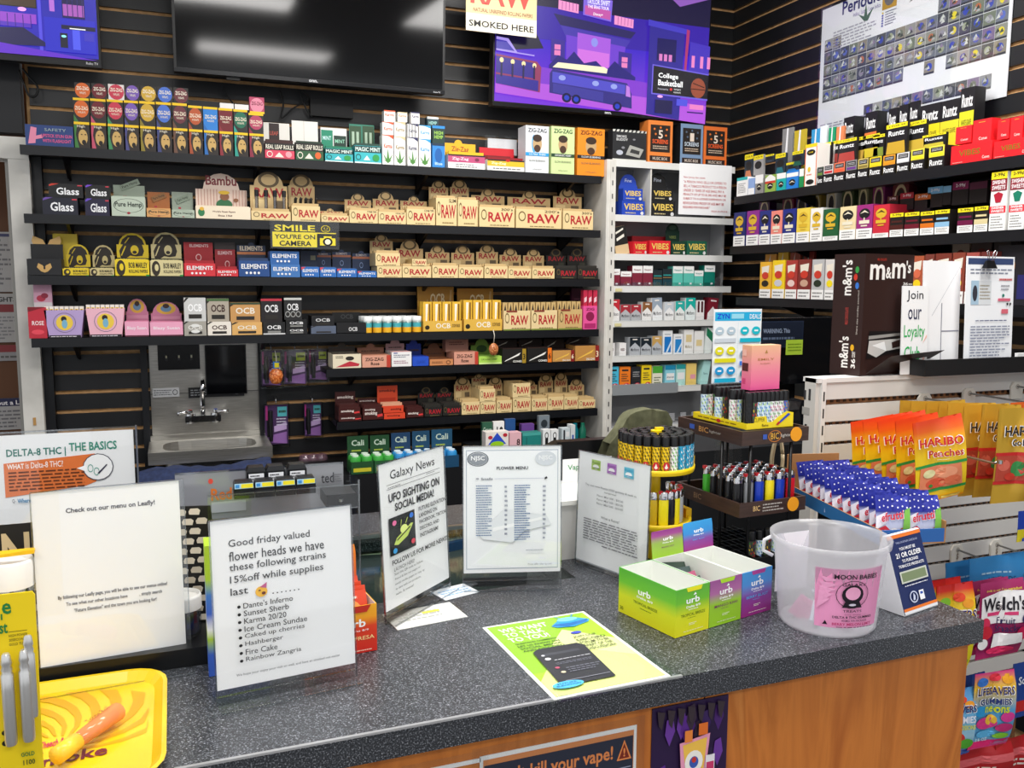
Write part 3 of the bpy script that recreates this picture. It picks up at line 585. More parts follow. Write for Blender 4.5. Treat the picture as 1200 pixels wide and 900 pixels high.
# tube display
raw(S2, 294.5, 341, 247.5, 202, look='tall tan display holding black-capped glass tubes', dep=.07)
for k, u in enumerate((301, 312, 322.5, 333)):
    a = S2.a(u, .05, .02); m = MB().lathe([(.007, 0), (.007, .095)], clearmat('tube_glass', (.5, .5, .52, 1), .2) if k == 0 else tg, 10, caps=False).lathe([(.0085, .09), (.0085, .115)], '#151517', 10)
    tg = m.ms[0]; o = m.build('glass_tube'); S2.put(o, a, .006, .018); pool(o, 'black-capped dark glass tube in the tall tan display', S2.place, 'tube', 'glass tubes in the tan display', u)
raw(S2, 342, 375.5, 241.5, 205, look='kraft box with dark rolled cones and raised lid')
k0 = MB().tube([(0, 0, 0), (.002, .002, .03), (.006, 0, .035)], .006, '#1d1a18', 6)
for k in range(5):
    o = k0.build('wrapped_cone'); S2.put(o, S2.a(346 + k * 6, .06, .03), .062, .03); pool(o, 'dark wrapped cone standing in the kraft box', S2.place, 'cone', 'dark cones in the kraft box', 346 + k * 6)
raw(S2, 376.5, 409, 252.5, 244)
for a in ((409.5, 443, 246.5, 227), (443.5, 476, 248.5, 225), (476.5, 510, 245, 230)): raw(S2, *a, small='CONE TIPS')
raw(S2, 511, 535.5, 232, 212, small='SLIM'); raw(S2, 536.5, 560, 234, 211)
raw(S2, 561.5, 603, 243, 221.5, small="300's"); raw(S2, 604.5, 658, 245.5, 224, small="200's"); raw(S2, 659.5, 695, 247.5, 221, small="300's", look='tan rolling paper box with open white-edged top')
# --- third shelf
m = disp(S3, 32, 73, 303.5, 286, '#1b1b1e', 'black box with gold curved emblem', [P_([(.33, .75), (.45, .62), (.5, .45), (.55, .62), (.68, .75), (.72, .5), (.6, .25), (.5, .18), (.4, .25), (.28, .5)], '#c8a060'), E_(.5, .45, .03, .08, '#1b1b1e')], '#18181b', [], dep=.1, pk='#18181b', npk=1, pkh=.002)
q = .1
P8 = [(.5, .42), (.38, .78), (.05, .98), (.0, .7), (.1, .3), (.3, .08), (.5, .0), (.7, .08), (.9, .3), (1, .7), (.95, .98), (.62, .78)]
MB().prism([((x - .5) * .1, z * .07) for x, z in P8[::-1]], -.002, .001, '#d2aa6a').art((-.05, -.002, 0), FX, FU, .1, .07, [E_(.5, .3, .05, .1, '#18181b')]).build('emblem', m, (-.0, .1, .08))
bx(S3, 64, 93, 274, '#c8b02a', 'mustard yellow square tin behind the curved emblem box', [R_(0, 0, .95, .22, '#201c14')], d=.12, dep=.05)
def bob(u0, u1, vf, vh, c, nm):
    fr = [B_('ROLLING PAPERS', .4, .2, .95, .4, '#2a2418'), B_('BOB MARLEY', .4, .5, .95, .85, '#2a2418'), E_(.17, .5, .13, .48, '#30261a'), E_(.19, .55, .06, .22, c), R_(.9, 0, 1, .1, '#2a8a3a')]
    disp(S3, u0, u1, vf, vh, c, nm, fr, c, [P_([(.12, .1), (.3, .16), (.42, .3), (.6, .25), (.8, .3), (.86, .6), (.8, 1), (.2, 1), (.08, .6)], '#2b2218'), E_(.56, .66, .13, .3, c), E_(.56, .52, .07, .1, '#2b2218'), P_([(.12, .3), (.16, .3), (.3, .9), (.26, .9)], c), R_(0, 0, 1, .16, '#26301e'), T_('ROLLING PAPERS', .1, .03, .9, .12, '#e8d8a0')], bump=.42, phs=[P_([(.06, 0), (.94, 0), (.86, .45), (.66, .8), (.34, .8), (.14, .45)], '#2b2218'), P_([(.2, .1), (.24, .1), (.4, .6), (.36, .6)], c)], pk=c, npk=2, pkh=.004)
bob(73.5, 104.5, 315, 286, '#e4c828', 'small yellow box with dark long-haired portrait'); bob(105.5, 134, 315, 287, '#d0c088', 'small cream box with dark long-haired portrait')
bob(135, 175.5, 304.5, 273, '#e8cc24', 'large yellow box with dark long-haired portrait'); bob(176.5, 215, 305.5, 272, '#d8cb96', 'large cream box with dark long-haired portrait')
el = lambda t='#f2f0f0': [B_('ELEMENTS', .08, .5, .92, .8, t), E_(.25, .25, .04, .08, t), E_(.38, .25, .04, .08, t), E_(.51, .25, .04, .08, t), E_(.64, .25, .04, .08, t)]
disp(S3, 216, 253, 308.5, 284, '#d2323c', 'large red paper box with dark red lid', el(), '#a8202a', [B_('ELEMENTS', .2, .78, .85, .92, '#e8c8c8'), O_(.5, .3, .1, .16, .25, '#f0c0c0')], pk='#a01c26')
disp(S3, 253.5, 279.5, 315.5, 284, '#d2323c', 'small red paper box with dark brown top', el(), '#a0202a', [R_(0, .74, 1, 1, '#2c2020'), B_('ELEMENTS', .15, .55, .85, .68, '#e8c8c8'), O_(.6, .2, .12, .13, .25, '#f0c0c0')], pk='#a01c26')
disp(S3, 280, 316.5, 305.5, 284, '#234a86', 'dark blue paper box with copper striped lid', el() , '#26344e', [R_(0, .42, 1, .58, '#c87a4a'), B_('ELEMENTS', .1, .66, .9, .95, '#e8d8c0')], bump=.15, pk='#243a60')
bx(S3, 317.5, 352, 310, '#3f74b4', 'mid blue paper box, lower of two', el(), dep=.09); bx(S3, 316.5, 351, 294.5, '#2e62a4', 'mid blue paper box, upper of two', el(), vb=310, dep=.09)
bx(S3, 352, 372, 294, '#22304a', 'dark navy lid behind the low blue boxes', [R_(.6, .4, .9, .7, '#8a8a70')], vb=312, d=.08, dep=.02)
for a, b, t_, vh, h_ in ((353, 374.5, 313, None, 0), (375, 394.5, 313.5, 293.5, 1), (395, 418.5, 315, 292.5, 1), (419, 441.5, 318, 294, 1)):
    disp(S3, a, b, t_, vh, '#2f6cb8', 'low blue paper box', el() + [P_([(0, .7), (.25, 1), (0, 1)], '#d04a5a')], '#2b3a58', [R_(0, .7, 1, .82, '#b06a4a'), T_('ELEMENTS', .2, .84, .8, .96, '#d8c8c0'), O_(.5, .35, .1, .16, .25, '#8aa0c8')], pk='#33507c', npk=2, pkh=.004, bump=.12 if vh else None)
raw(S3, 442, 471, 312, None, look='tan rolling paper box, lower of pile'); raw(S3, 440, 469, 296.5, 275, vb=312, look='tan rolling paper box, upper of pile with raised lid')
raw(S3, 471.5, 505.5, 312, 281); raw(S3, 483, 500, 303.5, None, vb=312, look='very small tan box sitting on another tan box')
for a in ((506.5, 537, 311, 288), (537.5, 566.5, 313, 288), (567.5, 595, 312, 287), (595.5, 622.5, 314.5, 291), (623.5, 650, 314.5, 292)): raw(S3, *a)
raw(S3, 651, 676, 314, 292, True); raw(S3, 676.5, 701, 314, 292, True, look='black and green rolling paper box with raised lid')
# --- fourth shelf
pink = '#e8a8c0'
bx(S4, 40, 62, 331, '#c99ab0', 'mauve pouch with berries behind the red bag', [E_(.4, .4, .25, .12, '#b03048'), E_(.6, .5, .2, .1, '#8a2038'), R_(0, 0, 1, .25, '#c9c4c8')], vb=362, d=.04, dep=.02, name='berry_pouch', cat='pouch')
bx(S4, 34, 56, 360, '#c02a3c', 'red rose-lettered bag at left end', [B_('ROSE', .2, .42, .85, .56, '#f4e0e0'), E_(.5, .2, .35, .08, '#e84a5a'), P_([(0, 1), (0, .85), (.6, .95), (1, 1)], '#7a1420')], dep=.03, name='wrap_bag', cat='bag')
def cup(u0, u1, ub0, ub1, vt, c, nm):
    a0, a1, _, h = S4.span(u0, u1, vt); b0, b1 = S4.a(ub0), S4.a(ub1); w = a1 - a0; c0 = (a0 + a1) / 2; bo = (b1 - b0) / 2
    m = MB(); dz = .08
    m.hexa([(-bo, 0, 0), (bo, 0, 0), (bo, dz, 0), (-bo, dz, 0), (-w / 2, 0, h), (w / 2, 0, h), (w / 2, dz, h), (-w / 2, dz, h)], c)
    m.art((-bo, 0, 0), FX, FU, 2 * bo, h, [R_(0, 0, 1, .1, '#1d1a1e'), L_(.05, .02, .95, .08, 1, '#e8e0e8'), O_(.5, .55, .36, .36, .05, '#7a6a8a'), E_(.5, .55, .27, .28, '#f0cc4a'), E_(.48, .68, .09, .1, '#2a1c1a'), E_(.5, .5, .09, .16, '#7ab4d0')])
    o = m.build('cone_display'); S4.put(o, c0, 0, 0); pool(o, nm, S4.place, 'display box', S4.group, u0)
    n = 8
    for i in range(n):
        x = -w / 2 + (i + .5) * w / n; k = MB().box(x - w / n * .42, x + w / n * .42, .006, .03, h - .01, h + .014, '#f0e8e0').art((x - w / n * .42, .006, h - .01), FX, FU, w / n * .84, .024, [R_(.1, .1, .9, .6, '#e8c020'), E_(.5, .35, .2, .2, '#444')]).build('cone_pack', o)
cup(53, 100, 58, 95, 363.5, '#b8a0d0', 'lilac flared box of yellow-tipped cone packs'); cup(102, 147, 106, 143, 361.5, '#f0b8c8', 'pink flared box of yellow-tipped cone packs')
for a, b, vf, vh in ((146.5, 175, 377, 350), (176, 215, 377.5, 353.5)):
    disp(S4, a, b, vf, vh, '#f0a8c4', '%s pink paper box with round portrait header' % ('smaller' if a < 150 else 'wider'), [B_('Blazy Susan', .1, .42, .9, .7, '#f8e8ee'), R_(0, 0, 1, .1, '#5a2a3a')], '#d888a8', [R_(.05, .2, .95, .6, '#e8a0bc')], bump=.6, phs=[E_(.5, .4, .36, .5, '#e8b84a'), E_(.5, .4, .2, .3, '#6a90b0'), E_(.5, .62, .12, .2, '#3a2420')], pk='#e08aac', npk=2, pkh=.003)
def ocb(u0, u1, vt, c, tc, nm, vb=None, extra=(), **k):
    bx(S4, u0, u1, vt, c, nm, [B_('OCB', .18, .42, .82, .74, tc), P_([(0, .78), (.22, 1), (.1, 1), (0, .88)], '#2a2622'), R_(.2, .12, .8, .3, '#2a2622' if tc != '#f0f0f0' else '#8a8a86')] + list(extra), vb=vb, dep=.09, **k)
ocb(216, 242.5, 376.5, '#a8a49a', '#e8e6e0', 'grey cigarette paper box with half-moon slots', extra=[E_(.5, .7, .2, .12, '#e8e8e4'), E_(.5, .3, .2, .12, '#e8e8e4')]); ocb(216, 242, 349, '#cfcfcd', '#ffffff', 'silver cigarette paper lid, upper', 376.5)
ocb(243.5, 271.5, 377, '#eee6da', '#3a1c18', 'cream cigarette paper box, lower'); ocb(243, 269, 350, '#b0a696', '#3a1c18', 'taupe cigarette paper box, upper', 377, [R_(0, .9, 1, 1, '#4a6a3c')])
ocb(272, 307.5, 377.5, '#dfae68', '#f0e8d8', 'kraft orange cigarette paper box, lower'); ocb(270, 305.5, 354.5, '#c9965a', '#f0e8d8', 'kraft orange cigarette paper box, upper', 377.5, [R_(0, .9, 1, 1, '#3a4a34')])
ocb(308.5, 334.5, 377.5, '#1d1d1f', '#f0f0f0', 'black cigarette paper box, lower', None, [R_(0, 0, 1, .1, '#d8d8d8')]); ocb(306, 331, 350, '#201c1e', '#e8e8e8', 'black cigarette paper box with red strip, upper', 377.5, [R_(0, .9, 1, 1, '#b83040')])
ocb(335, 360.5, 384, '#1a1a1c', '#f0f0f0', 'flat black paper box at bottom of pile'); ocb(335, 360, 374.5, '#161618', '#f0f0f0', 'flat black paper box in middle of pile', 384); ocb(333, 354, 349, '#242425', '#e8e8e8', 'black paper box with rings atop the pile', 374.5, [R_(0, .9, 1, 1, '#c8c8c4'), O_(.2, .25, .15, .14, .3, '#9a9a98'), O_(.5, .25, .15, .14, .3, '#9a9a98'), O_(.8, .25, .15, .14, .3, '#9a9a98')])
ocb(364.5, 394, 382, '#5a6478', '#5a6478', 'slate paper tray, lower'); ocb(365, 392, 370, '#17171a', '#d8d8d8', 'black paper box on the slate tray', 382)
disp(S4, 394.5, 429.5, 378.5, 366, '#17171a', 'flat black display with dark lid', [B_('OCB', .4, .2, .7, .6, '#d8d8d8')], '#1a1a1c', [B_('OCB', .3, .3, .75, .8, '#4a4a4c')], pk='#202022', npk=1, pkh=.002)
# little jars
jz = MB().lathe([(.019, 0), (.019, .05)], '#f2b62a', 14).lathe([(.0192, .022), (.0192, .046)], '#4ab0b8', 14, caps=False).lathe([(.0192, .040), (.0192, .050)], '#e8eee8', 14, caps=False); jc = MB().lathe([(.02, .05), (.02, .066), (.018, .068)], '#f0f2f2', 14)
JJ = []
for r in range(3):
    for k in range(6):
        u = 430.5 + k * 11.6; a = S4.a(u, .03, .02) + .0
        if not JJ: o = jz.build('dipping_jar'); jc.build('cap', o); JJ.append(o)
        else: o = tree(JJ[0], (0, 0, 0))
        S4.put(o, a, 0, .022 + r * .043); pool(o, 'white-capped jar with teal and yellow label, %s row' % ('front', 'middle', 'back')[r], S4.place, 'jar', 'rows of white-capped jars', u + r)
def cones(u0, u1, vf, vh, nm, row=S4):
    o = disp(row, u0, u1, vf, vh, '#e2b44a', nm, [B_('OCB', .32, .3, .7, .78, '#f4ecd8'), E_(.1, .4, .06, .2, '#2a2210'), B_('cones', .74, .4, .95, .7, '#8a6a2a')], '#b8862e', [B_('OCB', .35, .45, .75, .8, '#efe0b8'), P_([(.18, 0), (.3, .6), (.26, .62), (.14, 0)], '#caa86a'), P_([(.9, .1), (.95, .9), (.9, .9), (.84, .1)], '#caa86a')], dep=.11)
    a0, a1, z0, h = row.span(u0, u1, vf); w = (a1 - a0) / 4; hh = row.at((u0 + u1) / 2, vf - 23, .02)[1]
    m = MB().box(-w * .44, w * .44, 0, .012, 0, hh - .004, '#e8b83a').art((-w * .44, 0, 0), FX, FU, w * .88, hh, [P_([(.3, .3), (.45, .3), (.6, .9), (.3, .9)], '#f6f0e0'), R_(.68, .35, .85, .9, '#7a5418')])
    q = m.build('cone_pack', o, (-(a1 - a0) / 2 + w * .5, .012, .0016))
    for k in range(1, 4): share(q, 'cone_pack', o, (-(a1 - a0) / 2 + w * (k + .5), .012, .0016))
    for k in range(4): share(q, 'cone_pack', o, (-(a1 - a0) / 2 + w * (k + .5), .06, .0016))
cones(496, 541.5, 376, 336, 'golden display of pre-rolled cone packs with lid up, left'); cones(543.5, 588.5, 374, 338, 'golden display of pre-rolled cone packs with lid up, right')
for k, (a, b, vf) in enumerate(((590, 621.5, 364), (622.5, 653, 363.5), (654, 682, 362.5))):
    o = disp(S4, a, b, vf, None, '#e8cf9a' if k < 2 else '#cfae74', 'open tan box full of upright cone packs', rawlogo(.28, .92) + [R_(0, 0, 1, .07, '#7a8a3a'), R_(.1, .92, .5, 1, '#8a3a2a')], dep=.11)
    a0, a1, z0, h = S4.span(a, b, vf); w = (a1 - a0) / 5; q = None
    for r in range(2):
        for j in range(5):
            if q is None: q = e_ = MB().box(-w * .4, w * .4, 0, .02, 0, h + .034, '#cdae74').art((-w * .4, 0, 0), FX, FU, w * .8, h + .034, [P_([(.2, .7), (.8, .7), (.55, .95)], '#3a3028')]).build('cone_pack', o)
            else: e_ = share(q, 'cone_pack', o)
            e_.location = (-(a1 - a0) / 2 + w * (j + .5), .015 + r * .05, .0016)
bx(S4, 683, 699.5, 358.5, '#e8569a', 'hot pink box with dark portrait at right end', [E_(.5, .55, .3, .2, '#8a1a4a'), B_('ZIG', .2, .8, .8, .92, '#8a1a4a'), R_(.1, .05, .9, .25, '#b02a6a')], dep=.06)
for u in (683.5, 689, 695): bx(S4, u, u + 5, 340, '#c02a48', 'slim red pack above the pink box', [P_([(.2, .2), (.8, .3), (.8, .6), (.2, .5)], '#f0c8d0')], vb=358.5, d=.004, dep=.03, name='slim_pack', cat='pack')
bx(S4, 669, 684, 338, '#4a1c34', 'dark purple pouch behind the cone boxes', [L_(.2, .5, .8, .8, 2, '#7a4a60')], d=.13, dep=.02, name='pouch', cat='pouch')
# --- fifth shelf
def z5(u0, u1, vf, vh, c, hc, nm, sp, bump=.4, **k): disp(S5, u0, u1, vf, vh, c, nm, sp, hc, k.pop('hs', [L_(.15, .2, .85, .6, 1, '#5a3a2a')]), bump=bump, pk=hc, npk=2, pkh=.003, **k)
z5(390, 423.5, 415, 401.5, '#e8dcc0', '#4a4038', 'cream box with red stroke and dark arched lid', [P_([(.1, .1), (.6, .5), (.95, .3), (.9, .15)], '#c03040'), E_(.6, .7, .15, .15, '#2a2420'), L_(.1, .7, .45, .9, 2, '#4a4a3a')])
zz = lambda c='#3a2018', d='#c04030': [B_('ZIG-ZAG', .1, .55, .75, .82, c), B_('Rose', .3, .2, .6, .45, c), R_(.86, 0, 1, 1, d)]
z5(424.5, 458, 416.5, 402.5, '#dda088', '#c08468', 'salmon pink box with dark lettering and arched lid', zz())
z5(459, 482.5, 412.5, 397.5, '#f0efee', '#d8a8a8', 'white box with small drawings and pink oval lid', [L_(.1, .6, .9, .85, 2, '#6a6a80'), L_(.1, .2, .9, .45, 2, '#a06a80'), R_(.1, .9, .3, .96, '#3a4a9a')])
z5(483.5, 502.5, 418, 398.5, '#2350c4', '#1c3ca8', 'bright blue box with blue lid', [T_('CLASSIC', .25, .3, .8, .6, '#1a3a9a')], bump=.25)
z5(503.5, 531, 421, 402, '#d08a58', '#7a4a2c', 'brown box with orange-brown tray', [L_(.1, .3, .6, .7, 2, '#5a3018'), O_(.8, .5, .1, .3, .3, '#5a3018')])
z5(532, 560.5, 412.5, None, '#d89a84', '#b07a64', 'salmon pink box without raised lid', zz(), bump=None); bx(S5, 522, 549, 394.5, '#b08070', 'dusty pink box stacked behind on others', [L_(.15, .4, .8, .7, 2, '#6a3a34')], vb=412, d=.07, dep=.05)
z5(561, 588, 417.5, 397, '#b0dc5a', '#8ab04a', 'lime green box with arched green lid', [T_('ORGANIC HEMP', .1, .5, .8, .7, '#3a5a1c'), R_(0, 0, 1, .2, '#d8f098')], hs=[E_(.5, .6, .25, .4, '#3a5a2a')])
def conebox(u0, u1, vf, vh, c, e, n, nm, w='#f4f2ea'):
    disp(S5, u0, u1, vf, vh, c, nm, [P_([(.08, .12), (.7, .55), (.78, .75), (.14, .22)], w), B_('CONES' if c == '#1c1a18' else 'ZIG-ZAG', .45, .06, .82, .2, '#f0f0e8'), R_(.84, 0, 1, 1, e), B_(n, .87, .25, .97, .65, '#1c1a18' if e != '#8a2020' else '#f0e0c0')], '#2a1c18' if vh else None, [P_([(.1, .1), (.5, .5), (.6, .8), (.14, .2)], '#cfc8b8')], dep=.11, pk='#2c1c18', npk=3, pkh=.004, inner='#222')
conebox(588.5, 616.5, 409, 398, '#1c1a18', '#a8882a', '3', 'black box with white cone and small three'); conebox(617.5, 646.5, 408, 397, '#1c1a18', '#ef7a20', '6', 'black box with white cone and orange six panel')
conebox(647.5, 673, 410.5, 397, '#c99450', '#8a2020', '6', 'kraft box with golden cone and red six panel', '#f0c050'); conebox(674, 702, 405, 396, '#c08a48', '#8a2020', '3', 'kraft box with golden cone and red three panel', '#f0c050')
# --- sixth shelf
sk = lambda: [B_('smoking', .1, .35, .7, .72, '#f4e8e0'), P_([(.72, .2), (.98, .3), (.95, .5), (.7, .42)], '#d83a3a')]
SKB = '#431a18'
bx(S6, 397, 424, 487, SKB, 'dark maroon paper box at bottom of pile', sk(), dep=.1); disp(S6, 397, 422.5, 477.5, 459, SKB, 'dark maroon paper box with lid, top of pile', sk(), SKB, [B_('smoking', .1, .4, .9, .7, '#f4e8e0')], vb=487, pk=SKB, dep=.1)
disp(S6, 425, 449.5, 478, 466.5, SKB, 'tilted maroon paper box with lid', sk() + [B_('smoking', .1, .75, .6, .95, '#f4e8e0')], SKB, [B_('smoking', .1, .4, .9, .7, '#f4e8e0')], pk=SKB)
bx(S6, 450, 475, 484, '#e0482a', 'orange-red paper box at bottom of pile', [B_('smoking', .15, .35, .75, .72, '#4a1410')], dep=.1); disp(S6, 447.5, 473, 475.5, 452, '#dc4628', 'orange-red paper box with tall lid', [B_('smoking', .4, .3, .9, .7, '#4a1410')], '#e0502e', [B_('smoking', .1, .6, .9, .8, '#4a1410'), R_(.1, .1, .9, .3, '#c03a20')], vb=484, pk='#d8a080', npk=2, dep=.1)
disp(S6, 476, 496.5, 480, 470, SKB, 'small dark maroon box before the black ones', sk(), SKB, [], pk=SKB)
raw(S6, 497.5, 518.5, 477, 454, True); raw(S6, 519, 540.5, 475.5, 454, True)
raw(S6, 541, 562.5, 471, 442); raw(S6, 563, 581, 471, None, look='tan paper box at bottom of pile'); raw(S6, 562, 580.5, 456, 438, vb=471, look='tan paper box with tall lid, top of pile')
raw(S6, 582, 600, 469, 441.5); raw(S6, 601, 622, 466, None, look='large tan paper box, lower of two'); raw(S6, 600.5, 621.5, 449, None, vb=466, look='large tan paper box, upper of two')
raw(S6, 623, 641.5, 467, 445); raw(S6, 642, 660.5, 465, 438.5); raw(S6, 661, 677.5, 465, 436.5); raw(S6, 678, 697.5, 468.5, 444)
# ================================================================ white cigarette rack in the corner
GR = mat('#9b9da0', .5); LG = mat('#c4c5c7', .4)
rk = tag(empty('cigarette_rack', (1.865, 3.6, 0)), 'tall white metal cigarette rack between black shelves and corner', 'rack')
RZ = [H + z for z in (.551, .306, .128, -.020, -.182, -.346, -.499, -.690)]
RX = [.69, .69, .69, .69, .60, .60, .60, .57]
MB().box(0, .018, -.0, .235, H - 1.3, H + .556, CREAM).build('side_panel', rk)
MB().box(.018, .045, -.004, .03, H - 1.3, H + .556, CREAM).build('front_post', rk)
m = MB()
for k in range(26): m.box(.026, .031, -.0052, -.004, H - 1.0 + k * .06, H - .978 + k * .06, '#3a3a3c')
m.build('post_slots', rk)['kind'] = 'stuff'
MB().box(.045, .72, .2, .22, H - 1.3, H + .54, GR).build('back_panel', rk)
MB().box(.70, .715, .1, .2, H - .55, H + .54, LG).build('rear_post', rk)
for i, (z, x) in enumerate(zip(RZ, RX)):
    MB().box(.045, x, 0, .2, z - .012, z, LG).box(.045, x, -.006, .0, z - .026, z + .004, '#dededb').build('rack_shelf', rk)
MB().box(.2265, .2335, -.002, .16, RZ[1], RZ[0] - .013, CREAM).build('divider', rk)
MB().box(.045, .40, -.012, -.006, RZ[6] - .03, RZ[6] + .02, '#8f9396').build('price_rail', rk)
for i in (3, 4, 5, 6): MB().box(.42 if i == 6 else .05, RX[i] - .005, -.009, -.007, RZ[i] - .0, RZ[i] + .022, CLEAR).build('clear_lip', rk)
for i in (3, 4): MB().box(.05, .085, -.0105, -.0095, RZ[i] - .022, RZ[i] - .008, '#d8cf9a').build('price_tag', rk)
nm = ['', 'on upper bay of cigarette rack', 'on second level of cigarette rack', 'on third level of cigarette rack', 'on fourth level of cigarette rack', 'on fifth level of cigarette rack', 'on sixth level of cigarette rack', 'on lowest level of cigarette rack']
CR = [None] + [Row(nm[i], (0, 3.605, RZ[i] + .0005), 0, 'packs ' + nm[i]) for i in range(1, 8)]
vb_ = [B_('VIBES', .08, .4, .92, .82, '#e8c860'), L_(.15, .12, .75, .28, 1, '#c8b888'), E_(.88, .2, .07, .12, '#d8d8d8')]
for a, b, c, n_ in ((728.5, 755.5, '#2346b4', 'royal blue'), (762, 791, '#1b1b1c', 'black')):
    bx(CR[1], a, b, 235.5, c, '%s gold-lettered paper box, lower' % n_, vb_, dep=.08)
    disp(CR[1], a + 1.5, b - 2.5, 221, 204 if a < 740 else 203, c, '%s gold-lettered paper box with arched lid, upper' % n_, vb_, c, [], bump=.75, phs=[T_('Fine', .3, .3, .7, .6, '#d8e0f0')], vb=235.5, dep=.05)
A = onY(795, 251, 3.592); B = onY(858, 191, 3.592); w_, h_ = B.x - A.x, .238
o = MB().box(0, w_, 0, .002, 0, h_, PAPER).art((0, 0, 0), FX, FU, w_, h_, [T_(s_, .08, .70 - i * .083, .08 + .82 * q, .75 - i * .083, '#c0303a') for i, (s_, q) in enumerate((('New Jersey law states:', .5), ('"A PERSON WHO SELLS OR OFFERS TO', 1), ('SELL A TOBACCO PRODUCT TO A PERSON', 1), ('UNDER 21 YEARS OF AGE SHALL PAY A', .95), ('PENALTY OF UP TO $1,000 AND MAY BE', 1), ('SUBJECT TO A LICENSE SUSPENSION OR', 1), ('REVOCATION. PROOF OF AGE MAY BE', .95), ('REQUIRED FOR PURCHASE."', .62)))] + [T_('(N.J.SA 2A:170-51.4)', .62, .06, .93, .1, '#c0303a')]).build('law_notice', None, A)
tag(o, 'white notice with red printed lines hung on the cigarette rack', 'notice')
bx(CR[2], 722, 738, 265, '#d9bb90', 'cream and black box leaning on dark pouches', [R_(0, .35, 1, 1, '#1c1a1a'), P_([(.2, .5), (.8, .62), (.8, .72), (.2, .6)], '#e8e4d8'), P_([(.2, .75), (.8, .87), (.8, .93), (.2, .82)], '#e8e4d8')], dep=.05).rotation_euler.y = -.2
bx(CR[2], 713.5, 720, 270, '#2a2422', 'dark pouches tucked behind the leaning box', [L_(.1, .2, .9, .8, 5, '#5a4a40')], d=.07, dep=.04, name='pouch', cat='pouch')
bx(CR[2], 741.5, 759, 283, '#d82430', 'small red gold-lettered box', vb_, dep=.08).rotation_euler.z = .12
bx(CR[2], 761, 785.5, 282, '#dc2430', 'wider red gold-lettered box', vb_, dep=.07)
bx(CR[2], 740, 780, 277, '#8a1420', 'dark red pouch lying behind the red boxes', [], d=.09, dep=.05, name='pouch', cat='pouch')
disp(CR[2], 786.5, 803.5, 283, 261.5, '#123c2c', 'dark green gold-lettered box with arched lid', vb_, '#123226', [B_('VIBES', .25, .3, .75, .55, '#7a8a4a')], bump=.4, phs=[E_(.5, .4, .3, .3, '#3a5a4a')], dep=.06)
bx(CR[2], 804.5, 828, 282.5, '#1d5a44', 'green gold-lettered box beside the arched green one', vb_, dep=.06)
def cig(i, u0, u1, vt, c, nm_, sp, tw=0):
    k = bx(CR[i], u0, u1, vt, c, nm_, sp, dep=.05, name='cigarette_pack', cat='pack', gap=.001, d=.004)
    if tw: k.rotation_euler.y = tw
np_ = lambda c, t, w=.34: [R_(0, 1 - w, 1, 1, '#eeeeec'), B_('Newport', .15, 1 - w + .08, .85, 1 - w + .2, t), R_(.0, 0, 1, .2, c), R_(.6, .12, .8, .2, '#d8d8dc')]
for a, b, v, t in ((713.3, 726.5, 315, 0), (727, 740, 318, 0), (740.5, 752.7, 311.5, 0), (753, 764.7, 311.5, 0)): cig(3, a, b, v, '#7d2338', 'maroon cigarette pack with white top', np_('#5c3848', '#7d2338'))
for a, b, v in ((765.2, 775.8, 316.5), (776.3, 787.3, 315)): cig(3, a, b, v, '#1c2a30', 'near-black cigarette pack with teal line', [R_(.05, .62, .95, .68, '#2a9a94'), R_(0, .5, 1, .53, '#b08a50'), R_(0, 0, 1, .4, '#15404a')])
for a, b, v in ((788, 800, 312), (800.7, 812.8, 312), (813.2, 824, 317)): cig(3, a, b, v, '#5cc0b0', 'mint green cigarette pack with white top', np_('#3aa090', '#2a8a84'))
cig(3, 824.8, 837.5, 311, '#0e7a6a', 'deep green cigarette pack with white top', np_('#0a5a50', '#2a5a64', .3))
mb_ = lambda top, lo='#eceae8', t='#2a2a30': [R_(0, 0, 1, 1, lo), P_([(0, 1), (0, .45), (.5, .72), (1, .45), (1, 1)], top), R_(.28, .86, .72, .92, '#f0e8e0'), T_('Marlboro', .1, .25, .9, .42, t)]
for a, b, v, c, lo, n_, tw in ((713, 726, 351, '#c02834', '#eceae8', 'red and white cigarette pack', 0), (726.8, 738.6, 357, '#a82c38', '#b4b6ba', 'red and grey cigarette pack', 0), (739, 751, 357, '#a82c38', '#b4b6ba', 'red and grey cigarette pack', 0), (752, 763.5, 354, '#8a5a34', '#eceae8', 'brown and white cigarette pack', .03), (764.5, 776.5, 349, '#9aa8b8', '#eceef0', 'tall silver cigarette pack', -.06), (778.5, 789.5, 354, '#c8d0d8', '#f0f0f0', 'white and pale grey cigarette pack', 0),
        (791, 802, 353, '#2ab0a8', '#eceeec', 'white and teal cigarette pack', 0), (803, 814.5, 349, '#18b0a4', '#e8f0f0', 'taller bright teal cigarette pack', 0)): cig(4, a, b, v, lo, n_, mb_(c, lo), tw)
cig(4, 815.5, 825, 352, '#ece8e8', 'white pack with dark maroon bars', [R_(.15, .4, .4, .95, '#4a1a24'), R_(.6, .4, .85, .95, '#4a1a24')]); cig(4, 828, 839.5, 349, '#7a1c2c', 'maroon pack tilted at right end', [P_([(0, .3), (.5, .62), (1, .3), (1, 0), (0, 0)], '#e8e4e4'), R_(.2, .84, .8, .9, '#e8d8d8')], .1)
for a, b, v in ((712.8, 720.5, 402), (725.5, 733.8, 402)): cig(5, a, b, v, '#eeeceb', 'small short white pack with dark lettering', [B_('RED', .2, .4, .8, .6, '#5a2a30')])
